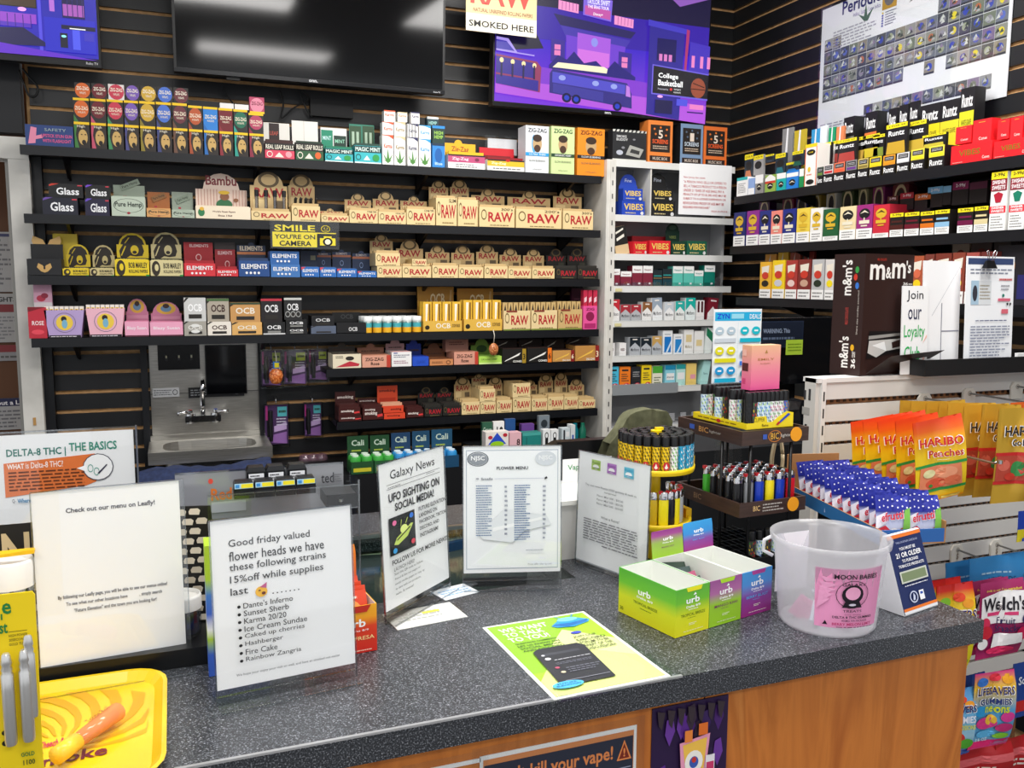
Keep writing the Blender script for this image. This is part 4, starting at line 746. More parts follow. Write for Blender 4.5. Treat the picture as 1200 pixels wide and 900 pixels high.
for a, b, v, c, n_ in ((737.5, 750, 395.5, '#1c262e', 'black and silver cigarette pack'), (750.7, 763, 396, '#1c262e', 'black and silver cigarette pack'), (763.8, 775.3, 394, '#c9a05a', 'gold and silver cigarette pack')): cig(5, a, b, v, '#b8bcc0', n_, mb_(c, '#b8bcc2'))
kk = lambda c: [P_([(.15, .1), (.85, .1), (.85, .75), (.15, .75)], c), P_([(.3, .1), (.85, .6), (.85, .45), (.5, .1)], '#d8ecf8'), L_(.15, .8, .85, .9, 1, '#9aa0a8')]
cig(5, 776.3, 787.8, 387.5, '#eef0f2', 'tall white pack with blue panel', kk('#1c78c8')); cig(5, 789, 800, 391.5, '#eef0f2', 'shorter white pack with blue panel', kk('#2a88d0'))
cig(5, 801, 812.3, 386.5, '#f0efec', 'tall white pack with gold panel', [R_(.2, .5, .8, .8, '#e0cc9a'), T_('Marlboro', .15, .25, .85, .38, '#a09468')]); cig(5, 813.2, 824.5, 388, '#f0efec', 'shorter white pack with gold panel', [R_(.2, .35, .8, .62, '#e4cf98')]); cig(5, 825.5, 833.5, 384, '#e8efec', 'white and green pack at right end', [P_([(0, 1), (1, .8), (1, .45), (0, .7)], '#1f7a54')], .08)
sw = lambda c: [R_(.2, .8, .8, .88, '#1f2a2c'), L_(.15, .3, .85, .7, 4, '#3a3a30'), E_(.65, .12, .3, .12, '#c83848'), E_(.6, .14, .12, .06, '#f0d8d0')]
for a, b, v, c, n_, sp in ((712.5, 725, 430, '#4ab8d8', 'sky blue cigarillo pack', sw('')), (725.8, 738.7, 430, '#ee7c24', 'orange cigarillo pack', sw('')), (739.3, 750.8, 430, '#26262c', 'black cigarillo pack', sw('') + [L_(.15, .5, .85, .8, 3, '#a8a8a8')]), (751.3, 763.2, 428, '#f0cf20', 'yellow cigarillo pack', sw('')), (764.2, 776, 429, '#e8e4d0', 'green-topped cream pack', [R_(0, .66, 1, 1, '#4ca43c'), L_(.15, .15, .85, .5, 3, '#5a6a4a')]),
        (779, 791.3, 428, '#8cd0e0', 'blue pack with white centre', [R_(0, .78, 1, 1, '#1f88b0'), R_(.12, .3, .88, .62, '#f0f0ee'), T_('American', .15, .38, .85, .5, '#26506a')]), (792, 803, 427, '#b8e4dc', 'pale mint pack with white centre', [R_(0, .78, 1, 1, '#2a9a9a'), R_(.12, .3, .88, .62, '#f0f0ee')]), (803.7, 815.7, 426, '#f0d078', 'cream yellow pack', [R_(.4, .3, .9, .5, '#e8a0b0')])): cig(6, a, b, v, c, n_, sp)
cig(6, 820, 829, 422, '#b4e4e0', 'tall pale mint pack leaning right', [T_('Spirit', .2, .4, .8, .5, '#3a7a80')], .16)
pm = MB().box(-.016, .016, 0, .003, 0, .045, clearmat('frosted_pusher', (.9, .92, .95, 1), .1, .2, .55)).box(-.016, .016, -.004, .05, 0, .003, CLEARE)
ps = pm.build('pack_pusher'); rows_ = [(7, (784, 797.5, 811, 824)), (3, (857, 869, 880))]
first = True
for i, us in rows_:
    for u in us:
        o = ps if first else tree(ps, (0, 0, 0)); first = False
        CR[i].put(o, min(CR[i].a(u), 2.535), 0, .08); pool(o, 'empty frosted pack pusher', 'on %s of cigarette rack' % ('lowest level' if i == 7 else 'third level'), 'pusher', 'empty pack pushers', u)

# ================================================================ right wall shelves
XS = 2.42
RA = [Row(p, (XS + .006, 0, H + z), -math.pi / 2, g) for p, z, g in (('on upper right wall shelf', .392, 'goods on the upper right wall shelf'), ('on middle right wall shelf', .168, 'goods on the middle right wall shelf'), ('on lowest right wall shelf', -.064, 'goods on the lowest right wall shelf'))]
for (z, y0, y1), lb in zip(((.392, 1.5, 3.40), (.168, 1.5, 3.42), (-.064, 1.6, 3.36)), ('upper black shelf on the right wall below the poster', 'middle black shelf on the right wall with cigar boxes', 'lowest black shelf on the right wall behind the brown candy box')):
    s = tag(empty('wall_shelf', (XS, y0, H + z)), lb, 'shelf', 'black shelves on the right wall')
    MB().box(0, XR - XS - .013, 0, y1 - y0, -.02, -.0005, SHELF).box(-.002, .02, 0, y1 - y0, -.036, -.0005, SHELF).build('shelf_board', s)
    b_ = MB().hexa([(.03, 0, -.022), (.03, .012, -.022), (.26, .012, -.1), (.26, 0, -.1), (.03, 0, -.02), (.03, .012, -.02), (.26, .012, -.02), (.26, 0, -.02)], SHELF)
    for k in range(3): b_.build('bracket', s, (0, .3 + k * .62, -.0005))
def rb(i, u0, u1, vt, c, nm_, sp, **k): return bx(RA[i], u0, u1, vt, c, nm_, sp, **{'dep': .12, 'gap': .001, **k})
gm = lambda c, lg='#1a1a1a': [R_(0, .62, 1, .72, c), E_(.5, .35, .28, .18, lg), P_([(.2, .3), (.5, .44), (.8, .3), (.5, .38)], '#f0e8d0')]
G0 = RA[0]
rb(0, 863, 875.5, 208, '#f2f2f0', 'white carton with teal top', [R_(0, .84, 1, 1, '#2ab0b0'), L_(.15, .15, .85, .7, 6, '#8a8a8a')])
rb(0, 876.5, 884, 209, '#8ca8d8', 'pale blue slim carton', [R_(0, 0, 1, .4, '#f0f0f0')]); rb(0, 884.5, 894, 205, '#8c8a88', 'grey carton with round badge', [R_(0, .55, 1, 1, '#efeeec')] + gm('#8c8a88')[1:])
rb(0, 896, 908.5, 205, '#8fae4c', 'red and green banded carton with white peak', [R_(0, .5, 1, .64, '#c8402a'), P_([(0, .64), (1, .64), (1, .8), (.6, 1), (.4, 1), (0, .8)], '#eeede8')] + gm('#c8402a')[1:])
rb(0, 909.5, 920.5, 203, '#18a8a4', 'teal carton with round badge', [R_(0, .68, 1, 1, '#efefec')] + gm('#18a8a4')[1:]); rb(0, 921, 935, 200, '#1f7ad0', 'bright blue carton with round badge', [R_(0, .66, 1, .88, '#efefec')] + gm('#1f7ad0')[1:])
rb(0, 936, 941.5, 198, '#1f8a4c', 'slim green carton', [R_(0, .6, 1, 1, '#efefec')])
rb(0, 942, 956, 169, '#f3efe8', 'tall white carton with yellow top and red edge', [R_(0, 0, .06, 1, '#e86a3a'), R_(.94, 0, 1, 1, '#e86a3a'), R_(0, .92, 1, 1, '#f0d020'), E_(.5, .8, .36, .07, '#1a1a1a'), T_('GAME', .3, .78, .7, .82, '#f0d020'), E_(.5, .1, .34, .06, '#1a1a1a'), E_(.4, .4, .12, .06, '#e0c030'), L_(.2, .25, .8, .3, 1, '#d85a3a')])
def rz_(u0, u1, vt, c, hc, nm_, sd=None):
    return rb(0, u0, u1, vt, '#1b1a1c', nm_, [R_(0, .5, 1, 1, c), R_(.1, .72, .9, .94, '#26242a'), L_(.18, .76, .82, .9, 2, '#c8c8c8'), R_(.08, .54, .92, .66, hc), B_('Runtz', .08, .1, .92, .38, '#f0f0f0')], side=sd)
for a, b, v, c, hc, n_ in ((957, 964, 196, '#4a5a4a', '#6a8a3a', 'slim black wrap carton with olive band'), (964.5, 976, 193, '#d8d0cc', '#c02a38', 'black wrap carton with crimson band'), (976.5, 989.5, 190.5, '#e87a5a', '#e85a3a', 'black wrap carton with coral band'), (990.5, 1003.5, 188, '#8a8a8a', '#6a3a8a', 'black wrap carton with purple band'), (1004.5, 1017, 186, '#c8b468', '#8a7a3a', 'black wrap carton with khaki band'),
        (1018, 1032.5, 184, '#f0d020', '#f0d020', 'black wrap carton with yellow band and golden edge'), (1034, 1048.5, 182, '#f0a030', '#f09020', 'black wrap carton with orange band'), (1050, 1065, 179, '#d8d8d8', '#e8e8e8', 'black wrap carton with white band'), (1066.5, 1082.5, 175, '#e8d84a', '#f0d820', 'black wrap carton with lemon band'), (1087.5, 1106, 171, '#f0e04a', '#f0d820', 'larger black wrap carton with lemon band')): rz_(a, b, v, c, hc, n_, '#d8b820' if a > 1015 else None)
# pouches rising out of the cartons
def pch(u0, u1, vt, vb2, c, nm_, sp, d=.02, tilt=.12):
    o = bx(G0, u0, u1, vt, c, nm_, sp, vb=vb2, d=d + .014, dep=.012, name='wrap_pouch', cat='pouch'); o.rotation_euler.x = -tilt * 0; return o
Y2 = '#f0dc20'
po = lambda c: [R_(0, .86, 1, 1, Y2), T_('2 FOR 99', .1, .9, .9, .96, '#2a2a10'), B_('Runtz', .12, .6, .88, .78, '#f4f4f4'), P_([(.05, 0), (.95, 0), (.9, .4), (.1, .4)], c)]
for a, b, v, vb2, c, n_ in ((872, 882, 181, 208, '#c87a50', 'copper'), (882.5, 894, 182, 205, '#9a9896', 'silver'), (897, 907, 181, 190, '#2c3a48', 'navy'), (908, 920, 180, 203, '#1f6a78', 'deep teal'), (921, 936, 190, 201, '#1c6ab0', 'blue'), (928, 941, 177, 194, '#1f5a4a', 'forest green')):
    pch(a, b, v, vb2, '#24303c' if c[1] != '9' else c, '%s foil wrap pouch with yellow strip' % n_, [R_(0, .78, 1, 1, Y2), T_('2 FOR 99', .1, .84, .9, .94, '#2a2a10'), E_(.5, .5, .36, .2, '#1a1a1a'), P_([(.1, 0), (.9, 0), (.7, .3), (.2, .3)], c)], .06)
for a, b, v, vb2, c in ((957, 973, 168, 195, '#a8b83a'), (966, 984, 166, 191, '#a03a34'), (981, 1003, 163, 189, '#b0403a'), (998, 1014, 161, 187, '#c09a40'), (1010, 1030, 158, 184, '#d0b830'), (1022, 1036, 158, 183, '#8a9a3a'), (1037, 1062, 145, 180, '#c8a030'), (1062, 1084, 142, 178, '#c8a83a'), (1080, 1108, 157, 175, '#c8b838')):
    pch(a, b, v, vb2, '#19181b', 'black pouch with yellow strip and script', po(c), .05 if a % 2 else .075)
for a, b, v, vb2, c, n_, sp in ((914, 926, 151, 182, '#8a8a88', 'silver', []), (928, 941, 153, 180, '#c8b030', 'yellow-green', []), (948, 958, 152, 170, '#3a9ad0', 'sky blue', []), (958, 966, 148, 168, '#e8eef0', 'white', []), (968, 976, 150, 166, '#1f9a6a', 'green', []), (977, 986, 149, 164, '#e88a5a', 'coral', [])):
    bx(G0, a, b, v, c, '%s pouch with white tip in the back row' % n_, [P_([(.2, .2), (.45, 1), (.6, 1), (.5, .3)], '#f0f0f0'), R_(.1, .42, .9, .48, '#b8303a'), L_(.1, .1, .8, .3, 1, '#eee')], d=.13, dep=.01, name='wrap_pouch', cat='pouch')
for a, b, v, c in ((985, 998, 138, '#7a7a6a'), (1010, 1024, 132, '#e87a3a'), (1074, 1098, 123, '#f0d820'), (1098, 1120, 118, '#e8d430'), (1120, 1137, 104, '#d8d42a')):
    bx(G0, a, b, v, '#1d1c1f', 'tall back-row carton with pale script', [R_(0, .3, 1, .72, c), B_('Runtz', .12, .77, .88, .93, '#f4f4f4'), T_('WHITE GRAPE', .15, .55, .85, .62, '#6a6a20')], d=.17, dep=.05)
for a, b, v, v2 in ((1037, 1047, 128, 142), (1049, 1060, 124, 140), (1061, 1072, 120, 138)): bx(G0, a, b, v, '#1d1c1f', 'small back-row pouch with pale script', [B_('Runtz', .12, .78, .88, .93, '#f4f4f4'), R_(0, .7, 1, .73, Y2)], d=.2, dep=.01, name='wrap_pouch', cat='pouch')
rv = lambda: [B_('VIBES', .2, .4, .72, .7, '#8a6a1c'), T_('Cones', .78, .12, .95, .28, '#f8e8e0'), L_(.05, .05, .4, .12, 1, '#f4b0a8')]
for a, b, v, pks in ((1113.5, 1162, 168, ((1119, 1138, 148), (1139, 1161, 140))), (1163.5, 1208, 163, ((1168, 1182, 140), (1183, 1198, 137), (1199, 1214, 133)))):
    rb(0, a, b, v, '#e82028', 'bright red open display box with gold lettering', rv(), dep=.13, name='red_display_box')
    for p0, p1, pv in pks: bx(G0, p0, p1, pv, '#e4242c', 'red cone pack standing in red display', [L_(.3, .86, .7, .92, 1, '#e8b040'), T_('Cones', .35, .15, .8, .28, '#f8e8e0')], vb=v, d=.03, dep=.04, name='cone_pack', cat='pack')
# middle shelf: cigar cartons with white warning panels
G1 = RA[1]
def bm(u0, u1, vt, c, n_, ring='#1a1a1c', lc='#e8e0c8', gold=False):
    g_ = '#d8b030' if gold else lc
    rb(1, u0, u1, vt, c, '%s cigar carton with white warning panel' % n_, [R_(0, 0, 1, .3 if c not in ('#1f5a34', '#c82a3c') else .14, '#f2f1ee'), L_(.15, .04, .85, .26 if c not in ('#1f5a34', '#c82a3c') else .12, 3, '#7a7a78'), E_(.5, .74, .34, .15, g_ if gold else ring), P_([(.22, .74), (.5, .84), (.78, .74), (.5, .78)], lc if not gold else '#4a3a18'), R_(.18, .44, .82, .54, g_), R_(.3, .36, .7, .4, g_), R_(.46, .54, .54, .62, g_)])
for a, b, v, c, n_, gd in ((859, 872.5, 249, '#232a6a', 'navy and gold', 1), (874, 888.5, 247, '#8a2a8a', 'purple and gold', 1), (889, 902, 247, '#26307c', 'navy and white', 0), (902.5, 915.5, 247, '#ec8a7c', 'salmon', 0), (916, 931.5, 245, '#1f2c80', 'deep blue', 0), (932.5, 948, 244, '#e8cc4c', 'yellow', 1), (948.5, 963, 244, '#eceae4', 'white and bronze', 1), (963.5, 981.5, 245, '#1f5a34', 'green', 1), (983, 1002, 242, '#e8d4a4', 'cream', 0), (1002.5, 1021.5, 240, '#9a2a78', 'magenta', 0), (1022, 1041, 240, '#c82a3c', 'red', 1)):
    bm(a, b, v, c, n_, gold=bool(gd))
for i, (a, b, v, c) in enumerate(((888, 900, 233, '#4a1a4a'), (915, 928, 229, '#8a3048'), (931, 944, 226, '#2a307a'), (948, 960, 225, '#a88a3a'), (966, 978, 222, '#d8d4cc'), (984, 998, 221, '#3a4a2a'), (1003, 1015, 218, '#7a7858'), (1020, 1034, 216, '#8a2a6a'), (1043, 1062, 214, '#6a1c28'))):
    bx(G1, a, b, v, c, ('plum', 'rose', 'indigo', 'gold', 'ivory', 'olive', 'khaki', 'fuchsia', 'dark cherry')[i] + ' carton with ring-shaped top behind front cartons', [O_(.5, .72, .4, .25, .25, '#d8c8a0'), E_(.5, .72, .26, .16, '#2a2220')], d=.15, dep=.04)
for a, b, v, c, n_ in ((1042, 1058, 250, '#4a1c18', 'brown'), (1059, 1076.5, 249, '#6a1226', 'wine red'), (1077.5, 1094, 248, '#d8701c', 'orange'), (1094.5, 1112, 246, '#8ab8d8', 'ice blue'), (1121, 1139.5, 244, '#6a1240', 'plum'), (1140.5, 1157, 242, '#d8c898', 'beige')):
    rb(1, a, b, v, '#1c1816', 'black cigarillo carton with yellow price and %s fade' % n_, [R_(0, 0, 1, .3, '#f2f1ee'), L_(.12, .06, .88, .26, 3, '#7a7a78'), R_(0, .3, 1, .5, c), R_(.1, .6, .9, .68, c), R_(0, .84, 1, 1, '#f4e020'), B_('2-99¢', .15, .87, .85, .97, '#1c1816')])
for a, b, v, vb2, c, t in ((1039, 1052, 230, 248, '#5a2a24', '2-99¢'), (1054, 1070, 226, 246, '#b02838', '2-99¢'), (1071, 1090, 227, 248, '#c86428', '2-99¢'), (1086, 1104, 219, 243, '#7ab8e0', '2-99¢'), (1104, 1114, 218, 240, '#8ac0e4', ''), (1115, 1134, 213, 240, '#8a1c54', '2-99¢'), (1135, 1156, 213, 238, '#5a1a3a', '')):
    bx(G1, a, b, v, '#1c1618', 'dark foil pouch with coloured price strip', [R_(0, .66, 1, 1, c)] + ([B_(t, .2, .74, .8, .92, '#f4ecec')] if t else []), vb=vb2, d=.08, dep=.012, name='wrap_pouch', cat='pouch')
for a, b, v, c in ((1158, 1177, 202, '#b01c34'), (1180.5, 1199, 200, '#157a60'), (1201, 1218, 198, '#2a3a8a')):
    rb(1, a, b, v, '#f4f3f0', 'tall white and %s sweet cigar carton' % ({'#b01c34': 'crimson', '#157a60': 'green-starred', '#2a3a8a': 'blue-starred'}[c]), [L_(.1, .03, .9, .26, 5, '#8a8a88'), R_(0, .3, 1, .42, '#e82c3c'), B_('SWISHER', .1, .37, .9, .41, '#fff'), B_('SWEETS', .1, .315, .9, .355, '#fff'), P_([(.2, .62), (.5, .66), (.8, .62), (.66, .48), (.34, .48)], c), R_(0, .68, 1, .88, '#8a1c2c'), B_('SWISHER', .08, .79, .92, .86, '#f8f0f0'), B_('SWEETS', .08, .7, .92, .77, '#f8f0f0'), R_(0, .88, 1, 1, '#f4e020'), B_('2-99¢', .15, .91, .85, .98, '#1c1816')])
# lowest shelf
G2 = RA[2]
wp = lambda c, e: [R_(0, 0, 1, .24, '#f0efec'), L_(.1, .03, .9, .2, 2, '#7a7a78'), E_(.5, .4, .32, .09, e), P_([(.15, .86), (.85, .9), (.8, .7), (.2, .66)], '#e8e0d0'), E_(.5, .62, .3, .1, c)]
for a, b, v, c, e, n_ in ((889.5, 902.5, 307, '#e8b030', '#2a2218', 'golden'), (904, 918.5, 305, '#f0cc20', '#c8c8d0', 'bright yellow'), (919.5, 933, 305, '#a83a34', '#e8c8c0', 'brick red'), (934, 949, 304, '#7a2c28', '#c8a088', 'maroon'), (950, 964.5, 304, '#b8b8b8', '#243024', 'silver and black'), (965.5, 977, 304, '#d8d4d0', '#f0d820', 'pale grey')):
    rb(2, a, b, v, c, '%s cigar pouch carton with warning panel' % n_, wp('#c83a2a', e), dep=.05)
for a, b, v, c in ((1066, 1080, 300, '#b0583a'), (1081, 1092, 298, '#7a3a30'), (1093, 1112, 297, '#7a3428'), (1113, 1128, 296, '#8a4030'), (1129, 1144, 296, '#a85048'), (1146, 1162, 295, '#6a2c28')):
    rb(2, a, b, v, c, 'reddish brown cigar carton behind the white folders', wp('#d86a4a', '#f0d020'))
for a, b, v, c in ((1112, 1132, 286, '#a89888'), (1134, 1158, 284, '#5a4a48'), (1160, 1180, 283, '#4a4240')): bx(G2, a, b, v, c, 'shaded arched carton lid in back', [E_(.5, .7, .35, .2, '#7a2a28')], d=.14, dep=.04)
bx(G2, 1165, 1208, 287, '#25242a', 'dark purple-grey display with orange lettering near frame edge', [B_('Dutch', .1, .6, .5, .78, '#f09a20'), R_(.6, .1, 1, .5, '#2a2a6a')], d=.03, dep=.1)
for a, b, v, c, n_ in ((895, 908, 298, '#e8a03a', 'amber'), (910, 922, 296, '#e8b82a', 'mustard'), (924, 936, 296, '#a84a34', 'russet'), (940, 952, 295, '#8a2e2a', 'ruby')):
    bx(G2, a, b, v, c, '%s foil pouch standing behind the pouch cartons' % n_, [P_([(.2, .7), (.5, 1), (.4, .6)], '#e8e0d8'), L_(.1, .3, .9, .5, 1, '#f0e8d8')], d=.13, dep=.012, name='wrap_pouch', cat='pouch')
# poster on the right wall
XP = 2.682
A = onX(958, 150, XP); B = onX(1178, 128, XP); C_ = onX(963, 12, XP); w_ = A.y - B.y; h_ = C_.z - A.z + .0
zb = (A.z + B.z) / 2; h_ = .54
sp = [B_('Periodic', .13, .90, .36, 1.0, '#2a2c6a'), B_('Table', .385, .92, .52, 1.0, '#2a2c6a'), T_('Indica / Sativa / Lean Indica', .2, .855, .36, .885, '#6a5a9a'), P_([(.27, .79), (.23, .86), (.265, .83), (.275, .92), (.285, .83), (.32, .87), (.29, .79)], '#2c5a3a'), R_(.37, .82, .45, .98, '#b8903a'), E_(.41, .9, .03, .06, '#6a6a70'), R_(.47, .76, .62, 1, '#e8e8ec')]
cells = []
g = random.Random(3)
for k in range(26): x = g.uniform(.48, .6); y = g.uniform(.8, .97); sp.append(P_([(x, y), (x + .02, y + .01), (x + .022, y + .03)], '#3a4a38'))
for k in range(6): sp.append(E_(.375, .8 - k * .018, .005, .007, ['#d8c02a', '#2a3a9a'][k > 0])); sp.append(L_(.39, .793 - k * .018, .45, .807 - k * .018, 1, '#5a5a78'))
sp += [L_(.08, .66, .34, .8, 6, '#a0a0ac'), L_(.02, .06, .4, .1, 2, '#a0a0ac')]
pc = ['#7d8188', '#6e7480', '#8a8c84', '#70786a', '#585f74', '#8a8478', '#4a4e56', '#7a6a8a', '#9a9a98']
def cell(c_, r_):
    x, y = .025 + c_ * .0535, .66 - r_ * .098
    cells.append(R_(x, y, x + .0525, y + .094, g.choice(pc))); cells.append(E_(x + .026, y + .05, .014, .026, g.choice(['#3a4cb0', '#5a6ab8', '#6e7468', '#d8c83a', '#8a8a92', '#3a4aa8', '#b06a4a', '#98a088'])))
    cells.append(R_(x, y, x + .05, y + .014, '#3a3c44'))
    for _ in range(3): a, b = x + g.uniform(0, .03), y + g.uniform(.02, .06); cells.append(P_([(a, b), (a + .02, b + .005), (a + .012, b + .03)], g.choice(['#a8acac', '#50584c', '#8a7a98', '#c8ccc8', '#3e4440'])))
for r_ in range(4):
    for c_ in range(18):
        if r_ == 3 and c_ in (9, 10, 12): continue
        cell(c_, r_ + 1)
for c_ in list(range(12, 18)) + [0, 1]: cell(c_, 0)
for c_ in range(12, 18): cell(c_, -1); cell(c_, -2)
for c_ in range(5, 17): cell(c_, 6)
o = tag(empty('strain_poster', (XP, A.y, zb), -math.pi / 2), 'large white poster of photo grid with leaf title on right wall', 'poster')
MB().box(0, w_, 0, .003, 0, h_, '#e4e6ea').art((0, 0, 0), FX, FU, w_, h_, sp, step=.00002).art((0, 0, 0), FX, FU, w_, h_, cells, step=.0001, mod=6).build('printed_sheet', o)
MB().box(-.006, w_ + .006, -.004, -.003, -.006, h_ + .006, CLEAR).build('plastic_cover', o)
o.rotation_euler.y = 0
# small red display corner above the vibes
tag(MB().box(-.02, .02, 0, .05, 0, .09, '#c8202c').art((-.02, 0, 0), FX, FU, .04, .09, [O_(.5, .6, .3, .2, .3, '#f0e0e0')]).build('hanging_card', None, RA[0].O + V((.1, 0, .17)) + RA[0].R * RA[0].at(1199, 128)[0], -math.pi / 2), 'small red hanging card at right frame edge above red displays', 'card')

# ================================================================ hanging blister packs, sink
YW = WB - .03
def blister(u0, v0, u1, v1, nm_, lab, low=False):
    A, B = onY(u0, v1, YW - .04), onY(u1, v0, YW - .04); w, h = B.x - A.x, B.z - A.z
    o = tag(empty('blister_pack', (A.x, YW - .04, A.z)), nm_, 'blister pack', 'clear blister packs left of the short shelves')
    MB().box(.004, w - .004, .0, .002, .01, h * .86, '#4c2f5c').art((0, -.0002, 0), FX, FU, w, h, [P_([(.1, .1), (.9, .05), (.9, .3), (.1, .22)], '#9a6ab0'), P_([(.4, .3), (.9, .35), (.9, .5), (.4, .42)], '#c8a8d8'), R_(.55, .62, .92, .82, lab), L_(.6, .66, .88, .78, 1, '#2a3a1a'), L_(.5, .42, .92, .6, 3, '#d8cfe4'), R_(.12, .2, .36, .75, '#1a161c'), R_(.08, .55, .16, .85, '#c03a8a')]).build('card', o)
    MB().lathe([(.008, 0), (.009, h * .5), (.006, h * .62)], '#161418', 10, (w * .26, -.012, h * .12)).build('vape_pen', o)
    MB().box(0, w, -.026, -.024, 0, h * .9, CLEAR).box(0, w, -.026, .0, h * .9, h * .905, CLEARE).box(0, .001, -.026, 0, 0, h * .9, CLEARE).box(w - .001, w, -.026, 0, 0, h * .9, CLEARE).box(0, w, -.026, 0, 0, .002, CLEARE).build('clear_shell', o)
    MB().tube([(w / 2, 0, h * .9), (w / 2, .005, h), (w / 2, .045, h)], .0025, MET, 6).build('hook', o)
blister(306, 404, 330, 455, 'violet blister pack hanging behind the orange air freshener', '#a8b83a'); blister(332, 404, 359.5, 453, 'violet blister pack hanging right of orange air freshener', '#c8d83a'); blister(361, 404, 384, 448, 'violet blister pack hanging beside the short fifth shelf', '#c8d83a')
blister(310, 466, 338, 524, 'larger blister pack with teal label hanging below the others', '#58b8c0'); blister(356, 466, 377, 514, 'narrow blister pack with teal label hanging alone', '#58b8c0')
A = onY(352, 546, YW - .04)
q = MB()
for k in range(3): q.lathe([(.022, 0), (.026, .02), (.024, .045), (.01, .05)], clearmat('bubble', (.8, .7, .8, 1), .15, .05, .25, (.6, .35, .45, 1)), 12, (k * .036 + .02, 0, 0))
tag(q.build('plastic_capsules', None, A), 'clear bubble pack with pinkish balls low on the black wall', 'pack')
def pecan(u, v, Y, nm_, c, s=1):
    P = onY(u, v, Y); o = tag(empty('air_freshener', P), nm_, 'air freshener')
    m = MB(); n = 10
    pr = [(.004, -.04 * s), (.018 * s, -.036 * s), (.026 * s, -.02 * s), (.029 * s, -.004 * s), (.025 * s, .012 * s), (.013 * s, .024 * s), (.004, .028 * s)]
    m.lathe(pr, noisemat('glitter', [(.3, '#7a3414'), (.5, c), (.7, '#f0b070')], 160, 2, .35, bump=.5), 14, sy=.6)
    m.build('freshener_body', o); MB().box(-.012 * s, .012 * s, -.006, -.004, .026 * s, .055 * s, '#2a70c0').box(-.006, .012 * s, -.0065, -.006, .03 * s, .05 * s, '#e8d820').build('header_card', o) if s == 1 else None
    MB().tube([(0, 0, .026 * s), (.003, -.002, .07 * s), (-.002, 0, .1 * s)], .0018, '#e8e0d0', 5).build('string', o)
pecan(323.5, 439, 3.70, 'orange glittery donut-shaped air freshener hanging on a string', '#d86a28'); pecan(578.5, 408, 3.60, 'brown nut-shaped air freshener hanging from shelf by white ribbon', '#b8663a', .8)
# sink
Xa, Xb = onY(174, 402, 3.84).x, onY(304, 402, 3.84).x; Zt, Zb = onY(174, 400, 3.83).z, H - .655
sk_ = tag(empty('steel_sink', (Xa, 3.835, 0)), 'stainless steel wall sink with tall backsplash and chrome tap', 'sink'); SW = Xb - Xa
MB().box(0, SW, 0, .003, Zb, Zt, STEEL).build('backsplash', sk_)
MB().box(0, SW, -.003, 0, H - .47, H - .465, mat('#8a8884', .3, 1)).build('seam', sk_)
zr = H - .66; dpt = .30
q = MB(); n = 20; cx, cy = SW / 2, -dpt / 2
out = [(0 - .01, -dpt), (SW + .01, -dpt), (SW + .01, 0), (-.01, 0)]
ring = [(cx + SW * .40 * math.cos(6.28318 * k / n) * (abs(math.cos(6.28318 * k / n)) ** -.35 if abs(math.cos(6.28318 * k / n)) > .05 else 0), cy + .11 * math.sin(6.28318 * k / n)) for k in range(n)]
ring = [(cx + SW * .41 * (1 if math.cos(t) > 0 else -1) * abs(math.cos(t)) ** .5, cy + .115 * (1 if math.sin(t) > 0 else -1) * abs(math.sin(t)) ** .6) for t in [6.28318 * (k + .5) / n for k in range(n)]]
def onrect(x, y):
    dx, dy = x - cx, y - cy; s_ = min((SW / 2 + .01) / abs(dx) if dx else 9e9, (dpt / 2) / abs(dy) if dy else 9e9); return cx + dx * s_, cy + dy * s_
vs = [(x, y, zr - .003) for x, y in ring] + [onrect(x, y) + (zr,) for x, y in ring] + [(cx + (x - cx) * .93, cy + (y - cy) * .9, zr - .11) for x, y in ring]
q.add(vs, [(k, (k + 1) % n, n + (k + 1) % n, n + k) for k in range(n)] + [((k + 1) % n, k, 2 * n + k, 2 * n + (k + 1) % n) for k in range(n)] + [tuple(range(2 * n, 3 * n))], STEEL, False)
q.box(-.01, SW + .01, -dpt - .002, -dpt, zr - .045, zr + .002, STEEL); q.box(-.012, -.01, -dpt, 0, zr - .045, zr + .002, STEEL); q.box(SW + .01, SW + .012, -dpt, 0, zr - .045, zr + .002, STEEL); q.box(-.01, SW + .01, -.012, -.003, zr, zr + .02, STEEL)
q.build('basin', sk_)
MB().lathe([(.02, 0), (.02, -.25)], CHROME, 12, (cx, cy, zr - .115)).build('drain_pipe', sk_)
P0 = onY(238, 488, 3.8); fx, fz = P0.x - Xa, P0.z
f_ = MB().lathe([(.02, -.02), (.022, .0), (.02, .02)], CHROME, 12, (fx - .05, -.035, fz - .005)).lathe([(.02, -.02), (.022, .0), (.02, .02)], CHROME, 12, (fx + .05, -.035, fz - .005))
f_.box(fx - .07, fx + .07, -.055, -.0, fz - .02, fz + .006, CHROME); f_.tube([(fx, -.03, fz), (fx, -.035, fz + .05), (fx, -.04, fz + .13), (fx, -.07, fz + .155), (fx, -.12, fz + .15), (fx, -.135, fz + .115)], [.012, .011, .009, .009, .009, .01], CHROME, 10)
f_.build('faucet', sk_)
for sx, c in ((-1, '#b02a2a'), (1, '#2a4ab0')):
    h_ = MB().tube([(fx + sx * .05, -.05, fz + .02), (fx + sx * .075, -.06, fz + .024), (fx + sx * .10, -.065, fz + .02)], [.009, .007, .009], CHROME, 8).lathe([(.011, .02), (.011, .03)], CHROME, 12, (fx + sx * .05, -.045, fz)).lathe([(.008, .0305), (.008, .032)], c, 10, (fx + sx * .05, -.045, fz))
    h_.build('tap_handle', sk_)
